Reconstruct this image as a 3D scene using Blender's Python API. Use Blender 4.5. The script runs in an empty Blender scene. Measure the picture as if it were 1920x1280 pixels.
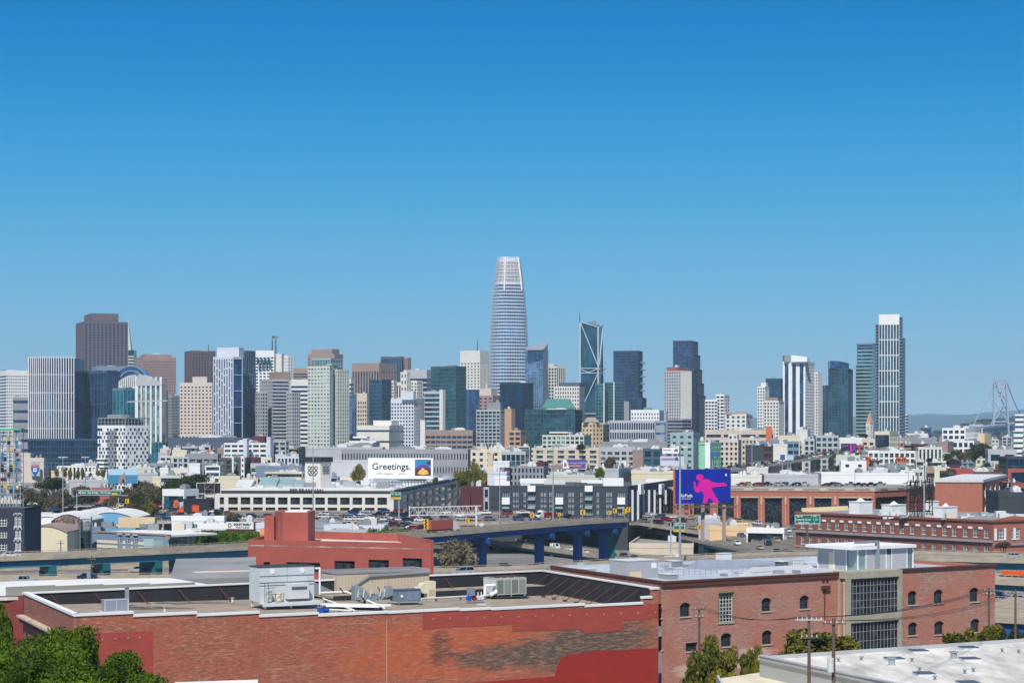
import bpy, math, random
from mathutils import Vector
R = math.radians
rnd = random.Random(7)
SC = bpy.context.scene
COL = SC.collection
# ---------------------------------------------------------------- camera
F, CX, HY, CZ = 3733.0, 960.0, 812.0, 55.0      # focal length in px of the 1920 px photo, horizon row, eye height
cam = bpy.data.cameras.new('camera'); camo = bpy.data.objects.new('camera', cam); COL.objects.link(camo)
camo.location = (0, 0, CZ); camo.rotation_euler = (R(90), 0, 0)
cam.sensor_width = 36; cam.lens = 36 * F / 1920; cam.shift_y = (HY - 640) / 1920
cam.clip_start = 1; cam.clip_end = 60000
SC.camera = camo
# ---------------------------------------------------------------- light
SUN_EL, SUN_AZ = 50, 12                          # azimuth: degrees to the left of straight behind the camera
sd = Vector((-math.sin(R(SUN_AZ)) * math.cos(R(SUN_EL)), -math.cos(R(SUN_AZ)) * math.cos(R(SUN_EL)), math.sin(R(SUN_EL))))
w = bpy.data.worlds.new('World'); SC.world = w; w.use_nodes = True
nt = w.node_tree; nt.nodes.clear()
sky = nt.nodes.new('ShaderNodeTexSky'); sky.sky_type = 'NISHITA'; sky.sun_disc = False
sky.sun_elevation = R(SUN_EL); sky.sun_rotation = math.atan2(sd.x, sd.y); sky.altitude = 0
sky.air_density = 1.0; sky.dust_density = 0.2; sky.ozone_density = 3.0
# clear late-summer sky: the low band the photo shows deepens from milky blue at the horizon; above it the physical sky takes over
def lin0(c): c /= 255; return c / 12.92 if c <= .04045 else ((c + .055) / 1.055) ** 2.4
tcw = nt.nodes.new('ShaderNodeTexCoord'); sep = nt.nodes.new('ShaderNodeSeparateXYZ'); cr = nt.nodes.new('ShaderNodeValToRGB')
cr.color_ramp.interpolation = 'B_SPLINE'
SKYR = [(0, (138, 172, 198)), (.012, (136, 174, 202)), (.04, (130, 182, 214)), (.075, (104, 180, 222)), (.12, (66, 164, 222)), (.17, (14, 142, 208)), (.215, (0, 124, 198)), (.3, (0, 106, 186))]
for i, (z, c) in enumerate(SKYR):
    e = cr.color_ramp.elements[i] if i < 2 else cr.color_ramp.elements.new(z)
    e.position = z; e.color = tuple(lin0(v) for v in c) + (1,)
bg = nt.nodes.new('ShaderNodeBackground'); bg.inputs[1].default_value = 1.0
sc_ = nt.nodes.new('ShaderNodeVectorMath'); sc_.operation = 'SCALE'; sc_.inputs['Scale'].default_value = 0.10
mr = nt.nodes.new('ShaderNodeMapRange'); mr.inputs['From Min'].default_value = .26; mr.inputs['From Max'].default_value = .6
mx = nt.nodes.new('ShaderNodeMix'); mx.data_type = 'RGBA'
wo = nt.nodes.new('ShaderNodeOutputWorld'); Lw = nt.links
Lw.new(tcw.outputs['Generated'], sep.inputs[0]); Lw.new(sep.outputs['Z'], cr.inputs[0]); Lw.new(sep.outputs['Z'], mr.inputs['Value'])
Lw.new(sky.outputs[0], sc_.inputs[0]); Lw.new(mr.outputs['Result'], mx.inputs['Factor']); Lw.new(cr.outputs[0], mx.inputs['A']); Lw.new(sc_.outputs[0], mx.inputs['B'])
Lw.new(mx.outputs['Result'], bg.inputs[0]); Lw.new(bg.outputs[0], wo.inputs[0])
sl = bpy.data.lights.new('sun', 'SUN'); sl.energy = 4.8; sl.angle = R(0.5); sl.color = (1, 0.95, 0.88)
so = bpy.data.objects.new('sun', sl); COL.objects.link(so); so.rotation_euler = (-sd).to_track_quat('-Z', 'Y').to_euler()
so.location = (0, -200, 400)
SC.view_settings.view_transform = 'Standard'; SC.view_settings.look = 'None'
SC.view_settings.exposure = 0.0; SC.view_settings.gamma = 1
SC.cycles.max_bounces = 5; SC.cycles.diffuse_bounces = 2; SC.cycles.glossy_bounces = 2; SC.cycles.transmission_bounces = 2
SC.cycles.volume_bounces = 0; SC.cycles.transparent_max_bounces = 6
# ---------------------------------------------------------------- helpers
def P(px, py, D): return Vector(((px - CX) * D / F, D, CZ - (py - HY) * D / F))
def zp(py, D): return CZ - (py - HY) * D / F
GP = [(0, 36), (150, 33), (250, 20), (450, 12), (650, 8), (900, 5), (1300, 3), (60000, 3)]
def ground(D):
    for (a, za), (b, zb) in zip(GP, GP[1:]):
        if D <= b: return za + (zb - za) * max(0, D - a) / (b - a)
    return 3
def lin(c): c /= 255; return c / 12.92 if c <= .04045 else ((c + .055) / 1.055) ** 2.4
def col(rgb, k=1): return tuple(lin(v) * k for v in rgb) + (1,)
MATS = {}
def nodes(m):
    m.use_nodes = True; t = m.node_tree; b = t.nodes['Principled BSDF']; return t, b
def M(key, rgb=None, rough=.85, var=.10, scale=.12, metal=0, k=.92, str_=(1, 1, 1)):
    if key in MATS: return MATS[key]
    m = bpy.data.materials.new(key); t, b = nodes(m); L = t.links
    c = col(rgb, k); b.inputs['Roughness'].default_value = rough; b.inputs['Metallic'].default_value = metal
    b.inputs['Base Color'].default_value = c
    if var:
        tc = t.nodes.new('ShaderNodeTexCoord'); mp = t.nodes.new('ShaderNodeMapping'); mp.inputs['Scale'].default_value = str_
        n = t.nodes.new('ShaderNodeTexNoise'); n.inputs['Scale'].default_value = scale; n.inputs['Detail'].default_value = 6
        n.inputs['Roughness'].default_value = .65
        r = t.nodes.new('ShaderNodeValToRGB')
        r.color_ramp.elements[0].position = .3; r.color_ramp.elements[1].position = .7
        r.color_ramp.elements[0].color = tuple(v * (1 - 1.6 * var) for v in c[:3]) + (1,)
        r.color_ramp.elements[1].color = tuple(min(1, v * (1 + .8 * var)) for v in c[:3]) + (1,)
        L.new(tc.outputs['Object'], mp.inputs[0]); L.new(mp.outputs[0], n.inputs['Vector'])
        L.new(n.outputs['Fac'], r.inputs[0]); L.new(r.outputs[0], b.inputs['Base Color'])
    MATS[key] = m; return m
def G(key, c1, c2, cell=(3, 3, 4), metal=.55, rough=.12, k=.8, accent=None):
    """window glass whose panes differ from one another (blinds, rooms, tint)"""
    if key in MATS: return MATS[key]
    m = bpy.data.materials.new(key); t, b = nodes(m); L = t.links
    tc = t.nodes.new('ShaderNodeTexCoord'); mp = t.nodes.new('ShaderNodeMapping')
    mp.inputs['Scale'].default_value = tuple(1 / v for v in cell); mp.inputs['Location'].default_value = (.37, .37, .13)
    fl = t.nodes.new('ShaderNodeVectorMath'); fl.operation = 'FLOOR'
    wn = t.nodes.new('ShaderNodeTexWhiteNoise'); wn.noise_dimensions = '3D'
    r = t.nodes.new('ShaderNodeValToRGB'); e = r.color_ramp.elements
    e[0].color = col(c1, k); e[1].color = col(c2, k); e[0].position = .25; e[1].position = .9
    if accent: q = e.new(1.0); e[1].position = .8; q.color = col(accent, k)  # extra tint mixed into some randomly picked panes
    L.new(tc.outputs['Object'], mp.inputs[0]); L.new(mp.outputs[0], fl.inputs[0]); L.new(fl.outputs[0], wn.inputs['Vector'])
    L.new(wn.outputs['Value'], r.inputs[0])
    nz = t.nodes.new('ShaderNodeTexNoise'); nz.inputs['Scale'].default_value = .035; nz.inputs['Detail'].default_value = 3; L.new(tc.outputs['Object'], nz.inputs['Vector'])
    hv = t.nodes.new('ShaderNodeMapRange'); hv.inputs['From Min'].default_value = .35; hv.inputs['From Max'].default_value = .65; hv.inputs['To Min'].default_value = .65; hv.inputs['To Max'].default_value = 1.8  # broad noise in the glass colour imitates uneven reflections
    sc = t.nodes.new('ShaderNodeVectorMath'); sc.operation = 'SCALE'; L.new(nz.outputs['Fac'], hv.inputs['Value']); L.new(r.outputs[0], sc.inputs[0]); L.new(hv.outputs[0], sc.inputs['Scale']); L.new(sc.outputs[0], b.inputs['Base Color'])
    b.inputs['Metallic'].default_value = metal; b.inputs['Roughness'].default_value = rough
    MATS[key] = m; return m
class MB:
    """collects solids and links them as ONE mesh object"""
    def __init__(s): s.v = []; s.f = []; s.m = []
    def add(s, vs, fs, m=0):
        n = len(s.v); s.v += [tuple(v) for v in vs]; s.f += [tuple(n + i for i in f) for f in fs]; s.m += [m] * len(fs); return s
    def hexa(s, q, m=0):   # 8 corners: bottom 4 ccw, top 4 ccw
        return s.add(q, [(3, 2, 1, 0), (4, 5, 6, 7), (0, 1, 5, 4), (1, 2, 6, 5), (2, 3, 7, 6), (3, 0, 4, 7)], m)
    def box(s, x0, x1, y0, y1, z0, z1, m=0):
        return s.hexa([(x0, y0, z0), (x1, y0, z0), (x1, y1, z0), (x0, y1, z0), (x0, y0, z1), (x1, y0, z1), (x1, y1, z1), (x0, y1, z1)], m)
    def prism(s, pts, z0, z1, m=0, ztop=None, zbot=None):
        n = len(pts); zt = ztop or [z1] * n; zb = zbot or [z0] * n
        vs = [(p[0], p[1], zb[i]) for i, p in enumerate(pts)] + [(p[0], p[1], zt[i]) for i, p in enumerate(pts)]
        return s.add(vs, [tuple(range(n - 1, -1, -1)), tuple(range(n, 2 * n))] + [(i, (i + 1) % n, n + (i + 1) % n, n + i) for i in range(n)], m)
    def bar(s, a, b, w=.3, h=None, m=0, up=Vector((0, 0, 1))):
        a = Vector(a); b = Vector(b); d = b - a
        if d.length < 1e-6: return s
        d.normalize(); h = h or w
        if abs(d.dot(up)) > .98: up = Vector((0, 1, 0))
        r = d.cross(up).normalized(); u = r.cross(d)
        q = []
        for c in (a, b):
            for sx, sy in ((-1, -1), (1, -1), (1, 1), (-1, 1)): q.append(c + r * (sx * w / 2) + u * (sy * h / 2))
        return s.hexa(q, m)
    def tube(s, a, b, r, r2=None, n=8, m=0):
        a = Vector(a); b = Vector(b); d = (b - a).normalized(); r2 = r if r2 is None else r2
        up = Vector((0, 0, 1)) if abs(d.z) < .95 else Vector((1, 0, 0))
        e = d.cross(up).normalized(); g = d.cross(e)
        vs = []
        for c, rr in ((a, r), (b, r2)):
            for i in range(n):
                t = 2 * math.pi * i / n; vs.append(c + e * (rr * math.cos(t)) + g * (rr * math.sin(t)))
        return s.add(vs, [tuple(range(n - 1, -1, -1)), tuple(range(n, 2 * n))] + [(i, (i + 1) % n, n + (i + 1) % n, n + i) for i in range(n)], m)
    def build(s, name, mats, parent=None, loc=(0, 0, 0), rz=0, world=False, smooth=False, **kw):
        if world and parent is not None:
            o0 = parent.location; s.v = [(v[0] - o0[0], v[1] - o0[1], v[2] - o0[2]) for v in s.v]
        me = bpy.data.meshes.new(name); me.from_pydata(s.v, [], s.f)
        if not isinstance(mats, (list, tuple)): mats = [mats]
        for mt in mats: me.materials.append(MATS[mt] if isinstance(mt, str) else mt)
        if len(mats) > 1: me.polygons.foreach_set('material_index', s.m)
        if smooth: me.polygons.foreach_set('use_smooth', [True] * len(s.f))
        me.update()
        return link(me, name, parent, loc, rz, **kw)
MB.bw = lambda s, n, m, p=None, **k: s.build(n, m, p, world=True, **k)
def link(me, name, parent=None, loc=(0, 0, 0), rz=0, **kw):
    o = bpy.data.objects.new(name, me); COL.objects.link(o); o.location = loc; o.rotation_euler = (0, 0, rz)
    if parent is not None: o.parent = parent
    for k, v in kw.items(): o[k] = v
    return o
def thing(name, label, cat, loc, rz=0, group=None):
    o = bpy.data.objects.new(name, None); COL.objects.link(o); o.location = loc; o.rotation_euler = (0, 0, rz)
    o.empty_display_size = 1; o['label'] = label; o['category'] = cat
    if group: o['group'] = group
    return o
def tag(o, label, cat, group=None, kind=None):
    if label: o['label'] = label
    if cat: o['category'] = cat
    if group: o['group'] = group
    if kind: o['kind'] = kind
    return o
def copy_tree(o, parent=None):
    c = o.copy(); COL.objects.link(c)
    if parent is not None: c.parent = parent
    for ch in list(o.children): copy_tree(ch, c)
    return c
FONT = None
def text(s, size, mat, parent, o, ux, uz=(0, 0, 1), name='lettering', ext=.03, bold=0, world=True, align='CENTER', sx=1):
    """lettering standing at o, running along ux, upright along uz"""
    cu = bpy.data.curves.new(name, 'FONT'); cu.body = s; cu.size = size; cu.align_x = align; cu.align_y = 'CENTER'
    cu.extrude = ext; cu.offset = bold
    t = bpy.data.objects.new('tmp', cu); COL.objects.link(t)
    me = bpy.data.meshes.new_from_object(t); bpy.data.objects.remove(t); bpy.data.curves.remove(cu)
    ux = Vector(ux).normalized(); uz = Vector(uz); nn = ux.cross(uz)
    off = parent.location if (world and parent is not None) else Vector((0, 0, 0))
    for v in me.vertices:
        c = v.co.copy(); v.co = Vector(o) + ux * (c.x * sx) + uz * c.y + nn * c.z - off
    me.materials.append(MATS[mat]); return link(me, name, parent)
# face of a building: bars standing proud of the glass
def face(mb, O, U, N, wd, z0, z1, st, d=.45, m=0, h0=None):
    fh, bw, sp, pr = st[:4]; stag = len(st) > 4
    def ob(u0, u1, n0, n1, a, b):
        q = [O + U * u + N * n for u, n in ((u0, n1), (u1, n1), (u1, n0), (u0, n0))]
        mb.hexa([(p.x, p.y, a) for p in q] + [(p.x, p.y, b) for p in q], m)
    if stag:                                     # slot windows of uneven height, shifted from bay to bay
        rr = random.Random(5); nb = max(1, round(wd / bw)); s = wd / nb
        for i in range(nb):
            z = z0 + rr.uniform(0, fh)
            while z < z1 - .5: ob(i * s, i * s + s, -d, 0, z, min(z1, z + fh * sp)); z += fh * rr.choice((.7, 1, 1.6, 2.2))
    elif sp > 0:
        n = max(1, round((z1 - z0) / fh)); s = (z1 - z0) / n
        for i in range(n): ob(0, wd, -d, 0, z0 + s * i, z0 + s * (i + sp))
    if pr > 0:
        n = max(1, round(wd / bw)); s = wd / n; hw = s * pr / 2
        for i in range(n + 1):
            a = max(0, i * s - hw); b = min(wd, i * s + hw); ob(a, b, -d, .09 if sp else .25, z0, z1)
ST = {'punch': (4, 4, .5, .45), 'grid': (4, 4, .35, .3), 'rows': (4, 4, .45, 0), 'fins': (4, 4, 0, .4), 'cw': (4, 3, .12, .08), 'cwv': (4, 3, .06, .14),
      'fine': (3.6, 2.4, .4, .35), 'resi': (3.3, 5, .35, .25), 'none': (4, 4, 0, 0), 'rowp': (3.6, 8, .42, .12), 'bal': (3.2, 7, .3, .3)}
def block(th, pre, xL, xC, xR, yt, D, a, wall, glass, sF='punch', sR=None, dep=30, yb=None, cap=2.2, roof='roof_grey', units=2, dz=None, d=.45):
    """a rectangular storeyed block seen over its corner xC: left face xL..xC, right face xC..xR"""
    a = R(a); Xc = (xC - CX) * D / F; tL = (xL - CX) / F; tR = (xR - CX) / F
    w1 = (Xc - tL * D) / (math.cos(a) + tL * math.sin(a)) if xL < xC else dep
    w2 = dep
    if xR > xC and math.sin(a) - tR * math.cos(a) > .02: w2 = min(200, (tR * D - Xc) / (math.sin(a) - tR * math.cos(a)))
    zt = zp(yt, D); zb = ground(D) - 1 if yb is None else zp(yb, D)
    H = zt - zb
    sF = ST[sF] if isinstance(sF, str) else sF; sR = sF if sR is None else (ST[sR] if isinstance(sR, str) else sR)
    if th is None: return w1, w2, zt
    loc = Vector((Xc, D, zb)) - th.location; rz = -a
    wb = MB(); zc = H - cap; V = Vector
    if sF == ST['none'] and sR == ST['none']: wb.box(-w1, 0, 0, w2, 0, zc); solid = True
    else: solid = False
    if solid and cap > 6: cap = 1.2; wb = MB(); zc = H - cap; wb.box(-w1, 0, 0, w2, 0, zc)
    for O, U, N, wd, s in () if solid else ((V((-w1, 0)), V((1, 0)), V((0, -1)), w1, sF), (V((0, 0)), V((0, 1)), V((1, 0)), w2, sR),
                           (V((-w1, w2)), V((0, -1)), V((-1, 0)), w2, sR), (V((0, w2)), V((-1, 0)), V((0, 1)), w1, sF)):
        face(wb, O, U, N, wd, 0, zc, s, d)
    t = .5
    wb.box(-w1 - .12, .12, -.12, t, zc, H); wb.box(-w1 - .12, .12, w2 - t, w2 + .12, zc, H)
    wb.box(-w1 - .12, -w1 + t, t, w2 - t, zc, H); wb.box(-t, .12, t, w2 - t, zc, H)
    pp = pre + '_' if pre else ''
    wb.build(pp + 'wall', wall, th, loc, rz)
    if not solid: g = MB(); i = d - .04; g.box(-w1 + i, -i, i, w2 - i, 0, zc - .01); g.build(pp + 'glazing', glass, th, loc, rz)
    r = MB(); r.box(-w1 + t, -t, t, w2 - t, H - min(1.1, cap * .7), H - min(1.0, cap * .65))
    r.build(pp + 'roof', roof, th, loc, rz)
    small = D < 1700 and yb is None
    for k in range(units * (2 if small else 1)):
        q = .55 if small and k else 1; ww = min(14, w1 * rnd.uniform(.12, .3) * q); ll = min(12, w2 * rnd.uniform(.15, .35) * q); x = -rnd.uniform(.12, .55) * w1 - ww; y = rnd.uniform(.1, .6) * w2
        x = max(x, -w1 + t + .1); u = MB(); hh = rnd.uniform(1.3, 3.4) * (.8 if q < 1 else 1); u.box(x, x + ww, y, y + ll, H - .99, H + hh - 1)
        u.box(x + ww * .2, x + ww * .8, y + ll * .2, y + ll * .8, H + hh - .998, H + hh - .5); u.build('roof_unit', rnd.choice(['unit_light', 'unit_grey']), th, loc, rz)
    return w1, w2, zt
def T(name, label, xL, xC, xR, yt, D, a, wall, glass, sF='punch', sR=None, cat='tower', group=None, more=(), **kw):
    th = thing(name, label, cat, ((xC - CX) * D / F, D, ground(D) - 1), 0, group)
    block(th, '', xL, xC, xR, yt, D, a, wall, glass, sF, sR, **kw)
    for mth in more:
        kk = dict(mth[-1]) if isinstance(mth[-1], dict) else {}; ar = mth[:-1] if isinstance(mth[-1], dict) else mth
        block(th, *ar, **kk)
    return th
def struct(name, mb, mat, **kw):
    o = mb.build(name, mat, **kw); o['kind'] = 'structure'; return o
# ---------------------------------------------------------------- materials
M('white', (236, 236, 234), var=.05); M('offwhite', (226, 222, 212), var=.07); M('cream', (226, 216, 188), var=.06); M('beige', (212, 198, 178), var=.08)
M('pinkbeige', (216, 202, 190), var=.06); M('grey', (150, 152, 156), var=.09); M('lgrey', (186, 188, 192), var=.08); M('dgrey', (92, 97, 106), var=.1)
M('charcoal', (62, 68, 78), var=.1); M('brown', (112, 88, 92), var=.08); M('mauve', (106, 92, 102), var=.07); M('pink', (166, 136, 132), var=.08)
M('tan', (196, 158, 128), var=.08); M('taupe', (160, 138, 128), var=.08); M('darkbrown', (100, 82, 84), var=.08); M('greenwhite', (206, 208, 196), var=.06)
M('lavwhite', (212, 217, 226), var=.05); M('bluegrey', (124, 142, 162), var=.08); M('slate', (78, 92, 112), var=.08); M('navyw', (54, 80, 108), var=.1)
M('tealw', (88, 132, 138), var=.1); M('tealdark', (50, 90, 100), var=.1); M('blackw', (22, 48, 80), var=.1); M('steel', (170, 178, 188), rough=.45, metal=.3, var=.06)
M('roof_grey', (150, 150, 150), var=.18, scale=.08); M('roof_white', (232, 230, 226), var=.10, scale=.15); M('roof_dark', (84, 88, 94), var=.15)
M('roof_tan', (166, 156, 140), var=.14, scale=.3); M('unit_light', (214, 216, 216), var=.08, scale=.5); M('unit_grey', (140, 146, 150), var=.1, scale=.5)
M('redcap', (176, 92, 84), var=.08); M('orange', (214, 112, 66), var=.1); M('yellow', (226, 176, 40), var=.05); M('black', (18, 18, 20), var=0, rough=.6)
M('ink', (52, 56, 62), var=0); M('pure_white', (244, 244, 242), var=.02, rough=.6); M('green_sign', (0, 112, 92), var=.04, rough=.5); M('mint', (150, 212, 178), var=.06)
M('concrete', (178, 166, 148), var=.2, scale=.5, str_=(.5, .5, 2)); M('concrete_lt', (196, 188, 172), var=.12, scale=.3); M('asphalt', (122, 116, 110), var=.14, scale=.08)
M('maroon', (92, 44, 52), var=.08); M('redpaint', (170, 86, 74), var=.09, scale=.5); M('teal_steel', (58, 124, 148), var=.12, scale=.3, rough=.55)
M('blue_steel', (30, 84, 150), var=.14, scale=.3, rough=.5); M('sea_steel', (30, 104, 112), var=.12, scale=.3, rough=.55); M('galv', (184, 192, 196), var=.08, rough=.4, metal=.4)
M('wood', (108, 88, 76), var=.15, scale=1); M('rust', (98, 56, 46), var=.1, scale=1); M('membrane', (44, 46, 52), var=.2, scale=.4); M('tarry', (34, 38, 44), var=.15)
M('copper', (70, 128, 124), var=.1); M('glassroof', (158, 184, 182), var=.08, rough=.3)
G('gl_dark', (30, 44, 62), (66, 86, 108), metal=.3); G('gl_black', (14, 40, 72), (30, 62, 98), metal=.35); G('gl_blue', (30, 66, 104), (64, 108, 146))
G('gl_navy', (34, 68, 106), (64, 104, 144)); G('gl_teal', (26, 82, 96), (70, 132, 142)); G('gl_green', (40, 82, 96), (76, 120, 132)); G('gl_sky', (80, 126, 166), (140, 176, 204), metal=.6)
G('gl_pale', (120, 150, 156), (180, 200, 198), metal=.4, accent=(60, 90, 96)); G('gl_turq', (10, 110, 136), (50, 158, 178)); G('gl_mix', (30, 52, 66), (84, 118, 130), cell=(3, 3, 3.3), accent=(190, 204, 196))
G('gl_near', (20, 26, 32), (66, 76, 84), cell=(.8, .8, .8), metal=.1, rough=.1); G('gl_resi', (26, 44, 54), (92, 128, 134), cell=(2, 2, 3), metal=.2, accent=(170, 184, 170))
G('gl_brt', (60, 120, 190), (110, 160, 215), cell=(6, 6, 8), metal=.6)
# ================================================================ SKYLINE TOWERS (pixel columns of the photo -> real depth)
T('office_tower', 'white gridded office tower cut by the left edge of the photo', -16, 12, 66, 694, 2700, 62, 'white', 'gl_dark', (4.3, 60, .45, 0), (4.3, 2.7, .5, .45), cap=7)
T('office_block', 'low grey concrete block between the white gridded tower and the finned tower', 24, 24, 60, 744, 2350, 78, 'grey', 'gl_navy', (60, 40, 0, 0), (11, 60, .7, 0), cap=4)
T('apartment_tower', 'brown stone tower with sawtooth bays and set-back crown, tallest on the left', 142, 158, 240, 602, 3250, 68, 'mauve', 'gl_black', (4.2, 5, .36, .3), (4.2, 6.6, .3, .5), cap=4, units=0,
  more=[('crown', 158, 172, 222, 587, 3262, 68, 'mauve', 'gl_black', 'none', (30, 6, 0, .8), dict(cap=11, yb=604, units=0))])
# pyramid tower behind it
th = thing('pyramid_tower', 'slender pale pyramid tower half hidden behind the brown stone tower', 'tower', P(238, 860, 3450))
m = MB(); ap = P(240, 596, 3450); b0 = ground(3450); hw = 30
m.add([(ap.x - hw, 3450 - hw, b0), (ap.x + hw, 3450 - hw, b0), (ap.x + hw, 3450 + hw, b0), (ap.x - hw, 3450 + hw, b0), ap], [(0, 1, 4), (1, 2, 4), (2, 3, 4), (3, 0, 4)])
m.bw('wall', M('quartz', (200, 198, 194), var=.05), th)
a1 = P(247, 657, 3440); m = MB(); m.box(a1.x - 3, a1.x + 6.5, 3425, 3450, b0, a1.z - 4)
for i in range(18): m.box(a1.x - 3.4, a1.x + 6.9, 3424.4, 3450, a1.z - 12 - i * 5.2, a1.z - 9.6 - i * 5.2, 1)
m.box(a1.x - 3.2, a1.x + 6.7, 3424.6, 3450, a1.z - 9, a1.z)
m.bw('elevator_wing', ['gl_dark', 'quartz'], th)
T('hotel_tower', 'dusty pink gridded tower with a flat raised crown right of the pyramid', 254, 268, 330, 669, 2950, 66, 'pink', 'gl_dark', (4.2, 4, .6, .6), (4.2, 3.6, .5, .5), cap=6, units=0,
  more=[('crown', 262, 272, 322, 664, 2958, 66, 'pink', 'gl_dark', 'none', 'none', dict(cap=4, yb=670, units=1))])
T('office_tower', 'grey blue slab tower with a pale roof below the brown stone tower', 172, 180, 234, 686, 2800, 70, 'bluegrey', 'gl_blue', 'rows', 'cw', cap=6)
# curved white-finned tower and its podium
def finned():
    D = 2150; x0 = (53 - CX) * D / F; x1 = (137 - CX) * D / F; zt = zp(669, D); zb = zp(838, D); n = 20
    th = thing('office_tower', 'dark glass tower with bright white vertical fins and a gently bowed front', 'tower', (x0, D, ground(D) - 1))
    pts = []
    for i in range(n + 1):
        t = i / n; pts.append((x0 + (x1 - x0) * t, D + 6 - 14 * math.sin(math.pi * (t * .8 + .1)) + 3 * t))
    m = MB(); m.prism(pts + [(x1 + 4, D + 40), (x0 + 4, D + 40)], th.location.z, zt - 1.5); m.bw('glazing', 'gl_navy', th)
    m = MB()
    for i in range(n + 1): m.box(pts[i][0] - .4, pts[i][0] + .4, pts[i][1] - .8, pts[i][1] + .2, zb if i > 1 else zp(841, D), zt + .5)
    m.bw('fin', 'white', th)
    m = MB()
    for py in (703, 737, 770, 804):
        z = zp(py, D)
        for i in range(n): m.hexa([(pts[i][0], pts[i][1] - .5, z), (pts[i + 1][0], pts[i + 1][1] - .5, z), (pts[i + 1][0], pts[i + 1][1], z), (pts[i][0], pts[i][1], z), (pts[i][0], pts[i][1] - .5, z + .9), (pts[i + 1][0], pts[i + 1][1] - .5, z + .9), (pts[i + 1][0], pts[i + 1][1], z + .9), (pts[i][0], pts[i][1], z + .9)])
    m.bw('band', 'lgrey', th)
finned()
T('office_tower', 'dark blue glass tower joined to the right of the white finned tower', 136, 200, 226, 695, 2190, 22, 'navyw', 'gl_navy', (16, 4.2, .06, .16), (8, 4, .1, .1), cap=3, units=1)
T('podium_building', 'long dark glass podium below the white finned tower', 52, 190, 192, 822, 2050, 4, 'navyw', 'gl_black', (7, 3, .12, .1), cap=2, units=0,
  more=[('annex', 60, 192, 194, 866, 1990, 4, 'navyw', 'gl_black', (5, 4, .3, .35), dict(cap=1.5, units=0))])
# tower with round fan top
th = T('hotel_tower', 'grey blue tower with a semicircular glass fan top behind the rounded white tower', 224, 262, 286, 716, 2500, 25, 'bluegrey', 'gl_blue', 'cw', cap=3, units=0)
m = MB(); c = P(246, 716, 2490); n = 16; ring = []
for rr in (20, 14, 8):
    pts = [(c.x + rr * math.cos(math.pi * i / n), c.z + rr * math.sin(math.pi * i / n)) for i in range(n + 1)]
    for (xa, za), (xb, zb) in zip(pts, pts[1:]): m.bar((xa, 2488 - rr * .05, za), (xb, 2488 - rr * .05, zb), 2.5, 1.6)
pts = [(c.x + 20 * math.cos(math.pi * i / n), c.z + 20 * math.sin(math.pi * i / n)) for i in range(n + 1)]
m.add([(x, 2489.5, z) for x, z in pts] + [(x, 2520, z) for x, z in pts], [tuple(range(n + 1))] + [(i + 1, i, n + 1 + i, n + 2 + i) for i in range(n)], 1)
m.bw('fan_crown', ['bluegrey', 'gl_sky'], th)
# rounded white tower
def rounded():
    D = 2000; f = lambda px: (px - CX) * D / F; zt = zp(706, D); zb = ground(D)
    th = thing('residential_tower', 'white tower with rounded shoulders and vertical pale glass strips', 'tower', (f(255), D, zb))
    m = MB(); m.box(f(255), f(303), D + 1, D + 30, zb, zt - 2); m.bw('glazing', 'gl_pale', th)
    m = MB()
    for px, w_ in ((256.5, 2.6), (265, 1.2), (274, 1.3), (283, 1.6), (292.5, 1.6), (301.5, 2.2)):
        x = f(px); m.box(x - w_ / 2, x + w_ / 2, D - .8, D + 1.2, zb, zt)
    m.bw('fin', 'white', th)
    m = MB(); k = 7; xs = [f(255) + (f(304) - f(255)) * i / k for i in range(k + 1)]; zs = [zt - 3, zt + 3, zt + 1.5, zt, zt - 1.5, zt - 3, zt - 4.5, zt - 9]
    m.prism([(x, D - .9) for x in xs] + [(x, D + 30) for x in xs[::-1]], 0, 0, ztop=zs + zs[::-1], zbot=[zt - 9.01] * 16)
    m.bw('crown', 'lgrey', th)
    m = MB(); a, b = f(221.5), f(255)
    n = 9; out = [(a, zb), (b, zb), (b, zt + 2)]; arch = [(a + (b - a) * (1 - i / n), zt + 2 - 7 * (i / n) ** 2.2) for i in range(1, n + 1)]
    pr = [(b, zt + 2)] + arch
    for (xa, za), (xb, zz) in zip(pr, pr[1:]): m.hexa([(xb, D + 2, zp(726, D)), (xa, D - 1, zp(726, D)), (xa, D + 25, zp(726, D)), (xb, D + 25, zp(726, D)), (xb, D + 2, zz), (xa, D - 1, za), (xa, D + 25, za), (xb, D + 25, zz)])
    m.box(b - 3.5, b, D - 1.05, D + 20, zb, zp(726, D)); m.box(a, a + 1.6, D + 1.9, D + 20, zb, zp(726, D))
    m.bw('arched_frame', 'white', th)
rounded()
T('residential_tower', 'turquoise glass tower set in front of the rounded white tower', 211, 232, 253, 727, 1930, 40, 'sea_wall' if 0 else 'tealw', 'gl_turq', (5, 5, .1, .22), cap=2.5, units=1)
T('residential_tower', 'narrow teal glass strip tower at the right side of the rounded white tower', 296, 303, 315, 733, 2120, 30, 'tealdark', 'gl_teal', 'cw', cap=1, units=0)
T('office_block', 'small teal glass block at the foot of the rounded white tower', 284, 304, 317, 828, 1800, 30, 'tealw', 'gl_turq', (5, 4, .1, .12), cap=1, units=0)
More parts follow.
